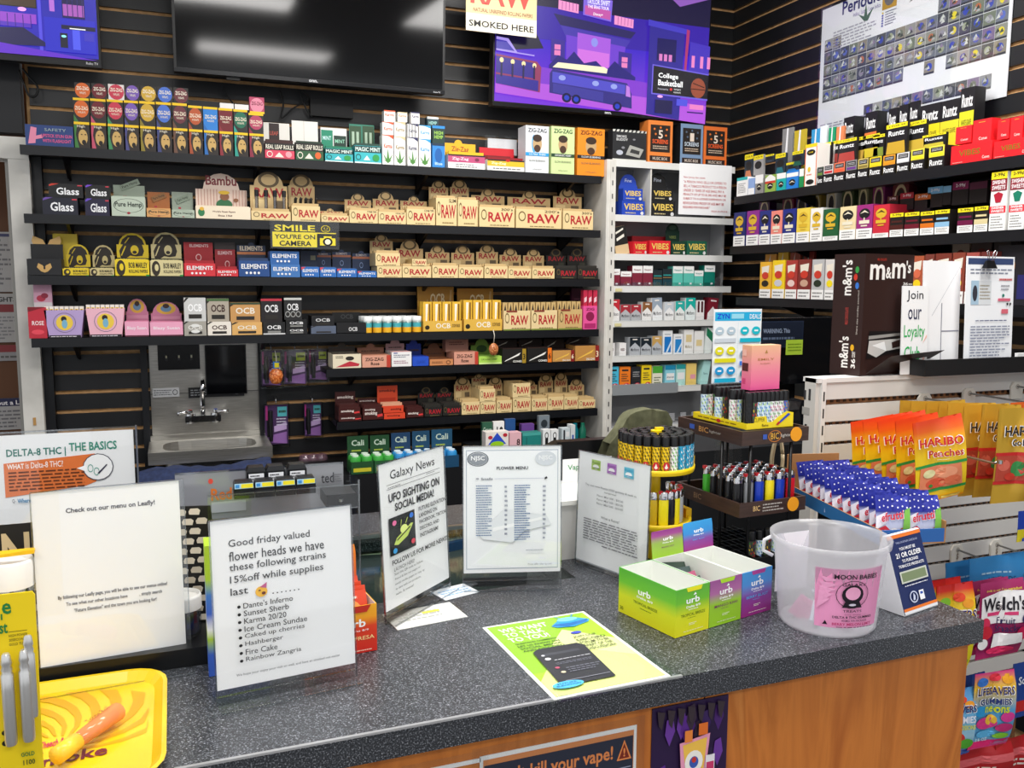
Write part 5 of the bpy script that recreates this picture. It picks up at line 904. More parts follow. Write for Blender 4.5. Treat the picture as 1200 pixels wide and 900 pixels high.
def plq(nm, u0, v0, u1, v1, Y, th, c, sp, label, cat, zlift=0):
    A, B = onY(u0, v1, Y), onY(u1, v0, Y); w, h = B.x - A.x, B.z - A.z
    return tag(MB().box(0, w, 0, th, 0, h, c).art((0, 0, 0), FX, FU, w, h, sp).build(nm, None, (A.x, A.y, A.z)), label, cat)
A, B = onY(185.5, 434, 3.822), onY(233.5, 403.5, 3.822); w_, h_ = B.x - A.x, B.z - A.z
o = tag(empty('switch_plate', A), 'black light switch plate with three toggles on the steel panel', 'switch'); MB().box(0, w_, 0, .008, 0, h_, mat('#0c0c0f', .25)).build('plate', o)
t_ = MB().box(-.006, .006, -.001, 0, -.013, .013, '#2a2a2c').box(-.003, .003, -.012, -.001, -.002, .008, '#d8d4b8')
for k in range(3): t_.build('toggle', o, (w_ * (.2 + .3 * k), 0, h_ * .5))
A, B = onY(243, 462, 3.81), onY(287, 405, 3.81); w_, h_ = B.x - A.x, B.z - A.z
o = tag(empty('soap_dispenser', A), 'glossy black wall dispenser right of the switch plate', 'dispenser'); MB().box(0, w_, 0, .02, 0, h_, mat('#08090c', .06)).build('front_cover', o); MB().box(-.004, w_ + .004, .004, .0215, -.004, h_ + .004, mat('#1a1b1e', .3)).build('housing', o)
plq('label_plate', 179, 454, 210, 466, 3.826, .001, '#b8b9bb', [L_(.05, .15, .7, .85, 3, '#5a5c60'), O_(.84, .5, .1, .3, .25, '#3a3a40')], 'small grey data label left of the tap on the backsplash', 'label')
plq('wash_sign', 221, 452, 286, 466.5, 3.822, .002, '#111215', [L_(.04, .15, .72, .85, 3, '#8a8c90'), E_(.86, .45, .1, .25, '#c8ccd4')], 'black hand washing sign strip behind the tap spout', 'sign')
# navy cloth covered thing below the sink
A = onY(163, 556, 3.45); B = onY(318, 533, 3.45)
q = MB(); nx, ny = 16, 4
vs = [(x / nx * (B.x - A.x), y * .018, (-.0 + .008 * math.sin(x * .5) + .004 * math.sin(x * 2.3 + y)) * (1 if y < 4 else 1) + .012 * x / nx + (0 if y else -.01)) for y in range(ny + 1) for x in range(nx + 1)] + [(x / nx * (B.x - A.x), -.004, -.25) for x in range(nx + 1)]
fs = [(y * (nx + 1) + x, y * (nx + 1) + x + 1, (y + 1) * (nx + 1) + x + 1, (y + 1) * (nx + 1) + x) for y in range(ny) for x in range(nx)] + [(5 * (nx + 1) + x, 5 * (nx + 1) + x + 1, x + 1, x) for x in range(nx)]
q.add(vs, fs, noisemat('navy_cloth', [(.3, '#1c2747'), (.7, '#2a3860')], 60, 3, .85, bump=.3), True)
tag(q.build('folded_cloth', None, (A.x, A.y, A.z)), 'navy blue cloth draped below the steel sink', 'cloth')
# --- lowest black shelf behind the counter
Z7 = onY(470, 554, 3.40).z
s = tag(empty('base_cabinet', (.36, 3.42, 0)), 'low black cabinet holding green and blue canister boxes', 'cabinet'); MB().box(0, 1.48, 0, .40, 0, Z7 - .0005, mat('#101114', .5)).build('carcass', s)
S7 = Row('on the low black cabinet', (0, 3.425, Z7), 0, 'canister displays on the low cabinet')
can = MB().lathe([(.02, 0), (.023, .01), (.023, .045), (.019, .052)], '#3aa03c', 12).lathe([(.014, .052), (.014, .058)], '#d8e8d8', 10)
canb = MB().lathe([(.02, 0), (.023, .01), (.023, .045), (.019, .052)], '#2a8ac8', 12).lathe([(.014, .052), (.014, .058)], '#d8e8f0', 10)
def canbox(u0, u1, vf, vh, c, hc, nm_, cm):
    o = disp(S7, u0, u1, vf, vh, c, nm_, [R_(.1, .2, .9, .5, '#c8c030' if c[1] == '2' else c)], hc, [T_('Ooze', .2, .6, .8, .85, '#d8e8d8') if 0 else B_('Cali', .2, .55, .8, .82, '#b8c8b8'), L_(.2, .25, .8, .4, 1, '#a8b840')], dep=.09)
    w = S7.span(u0, u1, vf)[1] - S7.span(u0, u1, vf)[0]; h0 = S7.span(u0, u1, vf)[3]
    q = None
    for r in range(2):
        for k in range(2):
            e = cm.build('canister', o) if q is None else share(q, 'canister', o); q = q or e; e.location = (-w / 4 + k * w / 2, .028 + r * .036, h0 - .035)
for a, b, vf, vh, c, hc, nm_, cm in ((411.5, 438, 541, 511, '#24502c', '#1d4428', 'dark green canister display at left', can), (438.8, 463, 539.5, 510, '#2a5a34', '#1d4428', 'dark green canister display beside the blue ones', can), (464, 488, 537, 507, '#1d4a6c', '#1c3c5c', 'blue canister display, first after the green', canb), (489, 511, 536, 505, '#1d4a6c', '#1c4460', 'blue canister display in the middle of the blue', canb), (512, 538, 534, 503, '#1d4a6c', '#1f4c68', 'blue canister display at right', canb)): canbox(a, b, vf, vh, c, hc, nm_, cm)
Z8 = onY(600, 529, 3.40).z
tag(MB().box(1.20, 1.80, 3.44, 3.70, Z7 + .001, Z8 - .001, mat('#101114', .5)).build('riser_box'), 'low black riser under small boxes behind the menu sign', 'riser')
S8 = Row('on the black riser behind the signs', (0, 3.455, Z8), 0, 'small goods behind the flower menu')
bx(S8, 569, 596, 506, '#efe8e0', 'white box with blue flying saucer picture', [P_([(.5, .95), (.9, .3), (.1, .3)], '#2a50c8'), E_(.5, .3, .3, .18, '#9ad020'), E_(.2, .7, .1, .1, '#c02a3a'), E_(.85, .8, .1, .1, '#c02a3a')], dep=.05)
bx(S8, 565, 577, 495, '#2a5a44', 'dark green card box with small pale writing', [T_('Green', .1, .6, .9, .8, '#d8e8d8')], d=.08, dep=.02); bx(S8, 578, 591, 494, '#e8e8e6', 'white card numbered nineteen', [B_('19', .3, .2, .9, .8, '#222')], d=.08, dep=.02); bx(S8, 592, 604, 491, '#24508a', 'blue card with light base', [R_(.1, .1, .9, .4, '#8ab0d0')], d=.08, dep=.02)
bx(S8, 597, 611, 507, '#e8b8c0', 'pale pink box leaning by dark white-edged box', [B_('8', .6, .2, .9, .6, '#3a2a2a')], dep=.05); bx(S8, 611, 626, 497, '#6a4490', 'purple box in back', [], d=.09, dep=.03)
bx(S8, 612, 634, 507, '#23827c', 'teal canister pack', [R_(0, .8, 1, 1, '#4aa8a0'), R_(.2, .2, .24, .7, '#1a5a58')], dep=.05); bx(S8, 631, 644, 487, '#78828a', 'grey tall card with arch', [E_(.5, .7, .3, .15, '#2a3238')], d=.09, dep=.02)
for k, u in enumerate((636, 645.5)): bx(S8, u, u + 9, 503.5, '#eef0f0', 'white pack with black hooked device', [R_(.3, .1, .7, .5, '#1a1a1c'), O_(.5, .65, .25, .2, .3, '#1a1a1c')], dep=.03)
bx(S8, 658, 668, 502, '#c8d4d8', 'clear pale pack with dark device', [R_(.2, .1, .4, .9, '#2a2a30'), R_(.5, .5, .9, .8, '#e8e8e8')], dep=.04); bx(S8, 668.5, 674, 498, '#d8dcdc', 'slim white pack', [R_(.3, .1, .7, .5, '#3a5ab0')], dep=.04)
for u, c, n_ in ((677, '#2ab8c8', 'cyan'), (686, '#3aa88a', 'sea green')):
    o = MB().lathe([(.015, 0), (.016, .06), (.009, .075), (.009, .09)], clearmat('b' + n_, lin(c), .1, .1, .5, lin(c)), 12).build('bottle'); S8.put(o, S8.a(u), 0, .03); tag(o, 'small %s bottle beside the olive jacket' % n_, 'bottle')
# ================================================================ the counter
ZC = H - .61
c_ = tag(empty('sales_counter', (0, 1.105, 0)), 'long sales counter with grey speckled top and orange-brown wood front', 'counter')
X1 = 1.362; hx0, hx1, hy0, hy1 = .27, .76, .47, .92
m = MB(); T_k = .042
m.box(-1.2, X1, 0, hy0, ZC - T_k, ZC - .0004, CTR).box(-1.2, hx0, hy0, hy1, ZC - T_k, ZC - .0004, CTR).box(hx1, 1.2, hy0, hy1, ZC - T_k, ZC - .0004, CTR).box(-1.2, 1.2, hy1, 1.12, ZC - T_k, ZC - .0004, CTR)
m.build('countertop', c_)
MB().box(hx0, hx1, hy0, hy1, ZC - .006, ZC - .0006, GLASS).build('glass_inset', c_)
MB().box(hx0 - .002, hx1 + .002, hy0, hy1, ZC - .06, ZC - .05, mat('#3a3e40')).box(hx0, hx1, hy1 - .012, hy1, ZC - .006, ZC + .004, MET).build('display_shelf', c_)
MB().box(-1.2, .775, .02, .05, .12, ZC - T_k, WOOD).build('front_panel', c_)
MB().box(.778, X1 - .012, .02, .05, .12, ZC - T_k, WOOD).build('front_panel', c_)
MB().box(X1 - .03, X1 - .012, .05, .40, .12, ZC - T_k, WOOD).build('end_panel', c_)
MB().box(-1.2, X1 - .02, .045, .06, 0, .12, mat('#b9bbbd', .4)).box(1.0, X1 - .012, .014, .02, .12, H - 1.005, mat('#b9bbbd', .4)).build('kick_plate', c_)
MB().box(-1.2, 1.2, 1.1, 1.12, .1, ZC - T_k, mat('#121316')).build('back_panel', c_)
MB().box(-.02, .72, -.0012, .004, ZC - .002, ZC + .0012, clearmat('edge_film', (.9, .9, .9, 1), .3, .3, .35)).build('edge_strip', c_)
# ---------------------------------------------------------------- upright papers in clear holders
def stand(bl, br, tl, lab, c=PAPER, spec=(), pb=.02, ptop=1.0, lean=.06, foot=.035, cat='sign', nm='sign_holder', Z=None, px0=0.0, px1=1.0, edge=None):
    Z = ZC if Z is None else Z
    A, B = onZ(*bl, Z), onZ(*br, Z); R = (B - A).normalized(); w = (B - A).length; rz = math.atan2(R.y, R.x)
    bk = V((-R.y, R.x, 0)); U = V((0, 0, 1)) * math.cos(lean) + bk * math.sin(lean); N = bk * math.cos(lean) - V((0, 0, 1)) * math.sin(lean)
    h = (onP(tl[0], tl[1], A, N) - A).dot(U)
    o = tag(empty(nm, A + V((0, 0, .0012)), rz, rx=-lean), lab, cat)
    MB().box(px0 * w + .001, px1 * w - .001, .0010, .0016, pb, h * ptop - .001, c).art((px0 * w, .0010, pb), FX, FU, w * (px1 - px0), h * ptop - pb, spec).build('paper', o)
    q = MB().box(0, w, -.0012, -.0002, .0, h, CLEAR).box(0, w, .0022, .0032, .0, h, CLEAR)
    q.box(0, w, -.0014, .0034, h, h + .0012, CLEARE).box(-.0012, 0, -.0012, .0032, 0, h, CLEARE).box(w, w + .0012, -.0012, .0032, 0, h, CLEARE)
    q.build('clear_sleeve', o)
    f = MB().box(0, w, -foot, .0, 0, .002, CLEAR).box(0, w, -foot - .001, -foot + .0006, 0, .003, CLEARE).box(0, w, -.002, .003, .012, .0132, CLEARE).box(0, w, .003, .05, 0, .002, CLEAR)
    F = f.build('base_foot', o); F.rotation_euler.x = lean; return o, w, h
ls = [('Good friday valued', .79), ('flower heads we have', .93), ('these following strains', .945), ('15%off while supplies', .915), ('last', .165)]
sp = []
for i, (s_, x1) in enumerate(ls): sp.append(T_(s_, .12, .835 - i * .0715 - (.012 if i < 4 else 0), .12 + x1 * .72, .878 - i * .0715, '#2a2a2e'))
sp += [E_(.33, .548, .042, .032, '#f0b83a'), P_([(.32, .575), (.37, .60), (.365, .565)], '#c05a8a'), R_(.31, .553, .325, .56, '#6a3a10'), E_(.345, .538, .014, .009, '#6a2a10')] + [E_(.41 + .03 * k, .527, .005, .004, '#2a2a2e') for k in range(7)]
for i, (s_, wd) in enumerate((("Dante's Inferno", .33), ('Sunset Sherb', .30), ('Karma 20/20', .28), ('Ice Cream Sundae', .42), ('Caked up cherries', .40), ('Hashberger', .25), ('Fire Cake', .21), ('Rainbow Zangria', .37))):
    y = .465 - i * .0455; sp += [E_(.17, y + .014, .012, .009, '#1c1c1e'), T_(s_, .20, y, .20 + wd * 1.05, y + .034, '#2a2a2e')]
sp += [T_('We hope your enjoy your visit so well, and have an smoked out easter', .13, .07, .87, .09, '#55555a')]
stand((255, 829), (418, 794), (247, 612), 'white paper sign listing strains at fifteen percent off, front centre-left of counter', spec=sp, pb=.022, foot=.03)
g2 = '#8a8a90'
sp = [B_('Check out our menu on Leafly!', .22, .862, .82, .898, '#4a4a55'), L_(.28, .39, .86, .42, 1, g2), B_('By following our Leafly page, you will be able to see our menus online!', .14, .385, .88, .412, '#55555e'), B_('To see what our other locations have           , simply search', .19, .345, .84, .37, '#55555e'), B_('"Future Elevation" and the town you are looking for!', .24, .303, .8, .33, '#55555e')]
sp = [s_ for s_ in sp if s_[0] != 'l']
stand((48, 806), (224, 775), (35, 579), 'blank-bottomed white menu paper sign standing behind the yellow tray', spec=sp, pb=.022, px1=.975, foot=.05)
sp = [T_('Galaxy News', .16, .86, .84, .94, '#26262a'), L_(.12, .82, .32, .832, 1, '#888'), L_(.7, .83, .88, .84, 1, '#888'), R_(.1, .845, .92, .848, '#55555a'), R_(.1, .815, .92, .818, '#55555a'),
      B_('UFO SIGHTING ON', .12, .725, .9, .785, '#1c1c20'), B_('SOCIAL MEDIA!', .2, .655, .8, .71, '#1c1c20'), R_(.1, .36, .48, .62, '#1f2326'), P_([(.2, .47), (.3, .5), (.42, .535), (.45, .53), (.36, .455), (.22, .42), (.16, .43)], '#c9dc6a'), E_(.31, .515, .055, .03, '#dcea8a'), P_([(.26, .54), (.265, .54), (.28, .585), (.272, .585)], '#c9dc6a'), P_([(.33, .55), (.34, .55), (.37, .585), (.36, .585)], '#c9dc6a'), P_([(.2, .46), (.4, .52), (.4, .51), (.2, .45)], '#2a3326'),
      E_(.17, .58, .03, .018, '#e070a0'), E_(.42, .59, .03, .018, '#3a78d8'), E_(.43, .405, .03, .018, '#d04a5a'), E_(.16, .39, .03, .018, '#3a98d8')]
for i, s_ in enumerate(('FUTURE ELEVATION', 'LANDING ON', 'FACEBOOK, TIKTOK', 'DISCORD, AND', 'INSTAGRAM!')): sp.append(B_(s_, .53, .595 - i * .047, (.97, .82, .97, .84, .82)[i], .625 - i * .047, '#3a3a3e'))
sp += [B_('FOLLOW US FOR MORE NEWS!', .1, .30, .96, .335, '#1c1c20'), T_('LAUNCH HERE!', .12, .255, .42, .28, '#3a3a3e')]
for i, s_ in enumerate(('Scan this QR code to follow,', 'friend & like our pages of', 'social media pages to stay up', 'to date with our products,', 'sales, & events!')): sp.append(T_(s_, .12, .225 - i * .034, (.55, .5, .56, .5, .38)[i], .245 - i * .034, '#4a4a4e'))
stand((453, 733), (527.5, 690), (444, 546), 'newspaper style paper sign about UFO sighting, angled to the right', spec=sp, pb=.022, lean=.05, foot=.02)
sp = [R_(.03, .03, .97, .97, '#b4bcc8'), R_(.038, .037, .962, .963, '#f3f4f6'), O_(.15, .90, .11, .058, .12, '#6a7078'), E_(.15, .90, .095, .048, '#8a9098'), B_('NJSC', .08, .88, .22, .925, '#f0f0f2'), E_(.84, .90, .11, .058, '#cdd2d8'), B_('NJSC', .77, .88, .91, .925, '#eceef0'), B_('FLOWER MENU', .34, .815, .66, .84, '#3a3c44'), B_('Smalls', .18, .735, .3, .755, '#7a7c86'), R_(.13, .742, .16, .752, '#9a9ca6'), R_(.32, .744, .84, .747, '#b0b4c8'), P_([(.83, .735), (.86, .745), (.85, .76), (.83, .75)], '#2a2a30'),
      P_([(.2, .27), (.5, .24), (.62, .33), (.9, .38), (.85, .45), (.7, .47), (.55, .5), (.4, .5), (.3, .42), (.15, .32)], '#d6dade'), P_([(.3, .36), (.8, .44), (.8, .42), (.3, .33)], '#e6e8ea')]
for q, (xa, xb, n, yt) in enumerate(((.13, .29, 22, .70), (.52, .68, 24, .71))): sp.append(L_(xa, .70 - n * .0185, xb, .70, n, '#6a80a0' if q == 0 else '#4a6a98')); sp.append(L_(xb + .13, .70 - n * .0185, xb + .16, .70, n // 2, '#8a90a0'))
sp += [T_('Prices differ after tax and', .66, .06, .9, .075, '#9a9aa0'), L_(.64, .17, .84, .19, 1, '#b0b4bc')]
stand((543, 689), (657, 686), (540, 524), 'flower menu sheet standing upright in clear holder, middle of counter', spec=sp, pb=.028, lean=.05, foot=.03)
sp = []
for x, c, d_ in ((.19, '#a8c85a', '#6a8a2a'), (.42, '#b07ac0', '#8a4aa0'), (.66, '#6ac0d8', '#3a98c0')): sp += [R_(x, .855, x + .13, .945, c), B_('Runtz', x + .01, .91, x + .12, .935, d_), E_(x + .065, .885, .045, .02, '#f0f0f0'), R_(x + .03, .87, x + .12, .878, d_)]
sp += [T_('Try our new Runtz 2020 gummy & tech in', .12, .70, .84, .725, '#55555a'), T_('surprise!', .4, .67, .57, .69, '#55555a')] + [T_('Flavor Mix! 500 - $50.00', .3, .63 - k * .035, .67, .65 - k * .035, '#6a6a6e') for k in range(3)] + [T_('What is Runtz?', .37, .445, .63, .468, '#4a4a4e'), L_(.12, .22, .88, .42, 9, '#77777c'), L_(.4, .19, .9, .215, 1, '#77777c')]
stand((674, 661), (756, 691), (673, 527), 'white paper sign with three small coloured squares, turned left', spec=sp, pb=.01, lean=.03, foot=.0, edge=1)
# flat poster on the counter
A, B, Dd = onZ(649, 821, ZC), onZ(786, 793, ZC), onZ(580, 734, ZC)
def flat(name, bl, br, tl, spec, c, label, cat, z=ZC, th=.0012, film=0):
    A, B, T = onZ(*bl, z), onZ(*br, z), onZ(*tl, z); R = (B - A).normalized(); w, h = (B - A).length, (T - A).length
    o = empty(name, A, math.atan2(R.y, R.x)); tag(o, label, cat)
    MB().box(0, w, 0, h, 0, th, c).art((0, 0, th), (1, 0, 0), (0, 1, 0), w, h, spec, step=.00012).build('printed_sheet', o)
    if film: MB().box(-film, w + film, -film, h + film, -.0002, th + .003, CLEAR).build('laminate', o)
    return o
sp = [R_(.03, .02, .97, .98, '#a3cc24'), P_([(.03, .98), (.03, .3), (.2, .3), (.97, .98)], '#8fc01e'), P_([(.03, .02), (.97, .02), (.97, .55), (.62, .78), (.25, .4), (.03, .2)], '#dce88a'), P_([(.62, .78), (.97, .55), (.97, .3), (.4, .6)], '#e6eea0'),
      B_('WE WANT', .10, .865, .55, .925, '#f2f6e4'), B_('TO TALK', .10, .79, .47, .85, '#f2f6e4'), B_('TO YOU!', .10, .715, .47, .775, '#f2f6e4')]
sp += [B_(s_, .12, .67 - i * .035, .5, .693 - i * .035, '#3f6a10') for i, s_ in enumerate(('QUESTIONS? COMMENTS?', 'LET US KNOW ON', 'SOCIAL MEDIA', 'AND DISCORD'))]
sp += [P_([(.56, .84), (.6, .81), (.75, .79), (.92, .83), (.95, .86), (.88, .9), (.78, .93), (.66, .9)], '#2a9ad8'), P_([(.56, .84), (.7, .8), (.9, .83), (.94, .87), (.75, .85), (.62, .86)], '#1c6cb0'), E_(.76, .905, .1, .03, '#7ac8f0'), P_([(.7, .93), (.71, .93), (.68, .97), (.67, .97)], '#2a9ad8'), P_([(.81, .93), (.82, .93), (.86, .965), (.85, .97)], '#2a9ad8'),
       E_(.70, .70, .05, .018, '#3a48c0')] + [B_(s_, .58 + (.05 if i else .05), .625 - i * .044, .9 - (.0 if i else .05), .655 - i * .044, '#3a4410') for i, s_ in enumerate(('JOIN OUR', 'DISCORD', 'FORUM TO BE', 'APART OF THE', 'DISCUSSION!'))]
sp += [P_([(.14, .10), (.60, .10), (.64, .52), (.6, .56), (.24, .56), (.18, .53)], '#24262c'), R_(.24, .46, .56, .49, '#3a3c44'), E_(.23, .47, .015, .01, '#d0d0d8'), E_(.24, .42, .025, .015, '#e8e8ec'), L_(.28, .385, .6, .4, 1, '#c8c8d0'), L_(.26, .33, .58, .36, 2, '#6a6c78'), E_(.24, .3, .02, .012, '#b0506a'), E_(.25, .24, .02, .012, '#d8c8a8'), L_(.3, .22, .6, .29, 3, '#6a6c78'), R_(.2, .14, .58, .145, '#8a8c98'), E_(.19, .10, .13, .038, '#4ab0e0'), B_('FUTURE', .11, .105, .27, .122, '#1c5a88'), B_('ELEVATION', .09, .085, .29, .099, '#1c5a88')]
flat('flat_poster', (649, 821), (786, 793), (580, 734), sp, '#f3f4ef', 'lime green flyer with flying saucer lying flat under clear film', 'flyer', film=.009)
o = flat('price_card', (466, 739), (548, 723), (460, 719), [L_(.1, .3, .8, .8, 3, '#b8b8b0'), R_(.5, .6, .75, .7, '#e8e040')], '#e9e8e4', 'white card with yellow mark lying before the newspaper sign', 'card', film=.003)
flat('price_card', (522, 704), (562, 694), (515, 692), [L_(.1, .2, .9, .8, 3, '#8ab4d8')], '#e9ecf0', 'small white and blue card lying between newspaper sign and menu', 'card', z=ZC + .0005)
# things under the glass
zg = ZC - .0495
def bill(u, v, rz, lab):
    P = onZ(u, v, zg); o = MB().box(-.078, .078, -.033, .033, .0, .0008, '#c9cbb0').art((-.078, -.033, .0008), (1, 0, 0), (0, 1, 0), .156, .066, [R_(.03, .07, .97, .93, '#7a8468'), R_(.06, .14, .94, .86, '#d4d4bc'), E_(.5, .5, .14, .36, '#8a9478'), E_(.5, .52, .07, .2, '#c0c4a8'), B_('1', .1, .6, .15, .82, '#5a6448'), B_('1', .85, .6, .9, .82, '#5a6448'), E_(.74, .5, .05, .12, '#4a8a5a')]).build('bank_note', None, P, rz); return tag(o, lab, 'banknote')
bill(440, 645, -.2, 'one dollar bill lying under the counter glass beside orange box')
for u, v, c, l in ((475, 668, '#1c5a3a', 'dark green pouch lying under the counter glass'), (500, 610, '#d8cfa8', 'beige card packet lying under the counter glass'), (530, 640, '#2c4a78', 'blue pouch lying under the counter glass')):
    P = onZ(u, v, zg); q = MB(); q.hexa([(-.05, -.035, 0), (.05, -.035, 0), (.05, .035, 0), (-.05, .035, 0), (-.044, -.03, .02), (.044, -.03, .02), (.044, .03, .016), (-.044, .03, .016)], c); tag(q.art((-.04, -.03, .021), (1, 0, 0), (0, 1, 0), .08, .05, [L_(.1, .2, .9, .8, 3, '#c8c8c0')]).build('pouch', None, P, .3), l, 'pouch')
# ---------------------------------------------------------------- left cluster
P = onY(0, 580, 1.85); A = onY(-30, 583, 1.85); B = onY(156, 503, 1.85); w_, h_ = B.x - A.x, .145
zt = B.z; o = tag(empty('sign_holder', (A.x, 1.85, ZC + .0005), -.02), 'white and orange basics sign in holder at far left behind others', 'sign')
hh = zt - ZC; a0 = onY(0, 540, 1.85).x; k0 = (a0 - A.x) / w_
fx_ = lambda u: (onY(u, 540, 1.85).x - A.x) / w_; ph = .26
fy_ = lambda v: (onY(80, v, 1.85).z - (zt - ph)) / ph
sp = [B_('DELTA-8 THC | ', fx_(8), fy_(534), fx_(78), fy_(523), '#2a7a6e'), B_('THE BASICS', fx_(82), fy_(529), fx_(138), fy_(519), '#1a8a74'), P_([(fx_(4), fy_(578)), (fx_(100), fy_(570)), (fx_(112), fy_(566)), (fx_(112), fy_(533)), (fx_(4), fy_(539))], '#e87a3c'), B_('WHAT', fx_(8), fy_(546), fx_(28), fy_(540), '#fff6f0'), T_('is Delta-8 THC?', fx_(30), fy_(546), fx_(74), fy_(539), '#fff6f0'), L_(fx_(9), fy_(572), fx_(98), fy_(548), 6, '#6a3418'),
      E_(fx_(115), fy_(549), fx_(133) - fx_(115), (fy_(533) - fy_(549)), '#3a3c50'), E_(fx_(115), fy_(549), fx_(132) - fx_(115), (fy_(534) - fy_(549)), '#f2f2f2'), P_([(fx_(90), fy_(549)), (fx_(102), fy_(554)), (fx_(101), fy_(546))], '#f2f2f2'), ('o', fx_(106), fy_(550), .018, .03, .2, '#4a9a8a'), ('o', fx_(113), fy_(554), .018, .03, .2, '#4a9a8a'), P_([(fx_(114), fy_(556)), (fx_(125), fy_(546)), (fx_(126), fy_(547)), (fx_(116), fy_(557))], '#2a2a40'), B_('Where', fx_(18), fy_(585), fx_(34), fy_(580), '#2a80b0'), T_('Q-', fx_(12), fy_(585), fx_(16), fy_(580), '#2a2a40')]
MB().box(0, w_, 0, .001, hh - ph, hh, PAPER).art((0, 0, hh - ph), FX, FU, w_, ph, sp).build('paper', o)
MB().box(-.004, w_ + .006, -.002, -.001, 0, hh + .006, CLEAR).box(w_ + .004, w_ + .007, -.004, .004, 0, hh + .008, mat('#5a5e68', .2)).box(-.004, w_ + .006, -.002, .003, hh + .004, hh + .007, CLEARE).build('clear_sleeve', o)
# black riser under the jars
A = onZ(247, 790, ZC); tag(MB().box(-.75, A.x, A.y + .04, A.y + .36, ZC + .0005, ZC + .03, mat('#0f1012', .35)).build('display_riser'), 'flat black riser board under the white-lidded jars', 'riser')
Zr = ZC + .0305
# stone wall printed box
YB = 1.517; A = onY(-30, 735, YB); B = onY(248, 590, YB); w_, h_ = B.x - A.x, B.z - Zr
sp = []; nb = 12; g = random.Random(4)
for r in range(nb):
    y0 = r / nb
    for k in range(17):
        x0 = (k - .5 * (r % 2)) / 16.0
        if x0 < 0 or x0 > .94: continue
        pts = [(x0 + .006, y0 + .02), (x0 + .05, y0 + .012), (x0 + .056, y0 + .05), (x0 + .045, y0 + .068), (x0 + .012, y0 + .07), (x0 + .003, y0 + .045)]
        sp.append(P_([(a, b) for a, b in pts], g.choice(['#d9cdb8', '#cfc3ae', '#e0d6c4'])))
ux = lambda u: (onY(u, 620, YB).x - A.x) / w_
sp += [R_(0, .55, ux(38), .97, '#17140f'), B_('N', ux(1), .58, ux(34), .90, '#cbb488')]
o = tag(empty('counter_display', (A.x, YB, Zr)), 'black cardboard display printed with cream stone bricks behind menu sign', 'display box')
MB().prism([(0, 0), (w_ - .012, 0), (w_, h_ * .86), (w_ - .002, h_ - .004), (w_ * .82, h_), (0, h_ * .9)], 0, .004, '#15120e').art((0, 0, 0), FX, FU, w_ * .985, h_ * .985, sp[:-2], mod=1).art((0, -.001, 0), FX, FU, w_, h_, sp[-2:]).build('front_wall', o)
MB().box(0, w_ - .014, .004, .045, 0, h_ * .5, '#15120e').build('tray', o)
def jar(u0, u1, vt, vl, Y, z, lab, inner):
    A, B = onY(u0, vl, Y), onY(u1, vt, Y); r = (B.x - A.x) / 2; zt = B.z; zl = A.z
    o = tag(empty('glass_jar', (A.x + r, Y, z)), lab, 'jar')
    MB().lathe([(r * .9, .0), (r * .95, .006), (r * .95, zl - z - .008), (r * .85, zl - z)], clearmat('jar_glass', (.8, .84, .88, 1), .16), 24).build('jar_body', o)
    MB().lathe([(r * .8, .004), (r * .8, (zl - z) * .7)], inner, 16).build('contents', o)
    MB().lathe([(r, zl - z - .001), (r, zt - z - .004), (r * .94, zt - z), (r * .9, zt - z), (r * .84, zt - z - .006)], '#eae8e4', 28).build('lid', o)
jar(192, 236, 693, 714, 1.474, Zr, 'clear jar with white lid right of the menu sign', mat('#23263a', .6))
jar(-14, 40, 652, 688, 1.43, Zr + .0, 'clear jar with white lid behind the yellow card, left edge', mat('#2a2a30', .6))
P = onY(14, 657, 1.42); tag(MB().hexa([(-.03, -.012, 0), (.03, -.004, 0), (.03, .008, 0), (-.03, .012, 0), (-.03, -.012, .004), (.03, -.004, .006), (.03, .008, .006), (-.03, .012, .004)], '#e8b818').build('yellow_wrapper', None, (P.x, 1.42, onY(0, 652, 1.42).z + .0005)), 'yellow wrapper lying on the left jar lid', 'wrapper')
# acrylic organiser with black cubes
YO = 1.60; A = onY(205, 562, YO); B = onY(402, 541, YO); C0 = 0
o = tag(empty('acrylic_organizer', (A.x, YO, ZC + .0005)), 'grey and clear acrylic organiser carrying black cube boxes', 'organizer'); w_ = B.x - A.x; hh = B.z - ZC
SLK = clearmat('smoky_acrylic', (.62, .64, .68, 1), .2, .15, .45, (.62, .63, .66, 1))
zs = onY(330, 590, 1.47).z - ZC
MB().box(0, w_, 0, .003, .0, hh - .004, SLK).box(0, w_, -.0005, .0035, hh - .004, hh - .001, CLEARE).art((0, 0, 0), FX, FU, w_, hh, [B_('Red', .2, .80, .32, .88, '#d8701c'), E_(.2, .93, .014, .018, '#d84a3a'), T_('ted', .86, .86, .94, .93, '#2a2a30'), L_(.93, .86, .99, .92, 4, '#6a6c70'), B_('and', .34, .83, .43, .88, '#2a2418'), R_(.2, .72, .40, .79, '#b8bcc4')]).build('back_panel', o)
MB().box(.05, w_ + .012, -.085, 0, zs - .003, zs, CLEAR).box(.05, w_ + .012, -.0865, -.085, zs - .03, zs + .012, CLEAR).box(.05, w_ + .012, -.087, -.0845, zs + .011, zs + .0125, CLEARE).box(.05, w_ + .012, -.087, -.0845, zs - .031, zs - .029, CLEARE).box(w_ + .011, w_ + .013, -.085, 0, 0, zs + .02, CLEAR).box(w_ + .0105, w_ + .0135, -.0865, -.084, 0, zs + .02, CLEARE).build('clear_tray', o)
MB().box(w_ - .045, w_ + .008, -.08, -.01, zs - .028, zs - .006, '#0f1012').lathe([(.004, 0), (.004, .004)], MET, 8, (w_ - .02, -.083, zs - .018)).build('drawer', o)
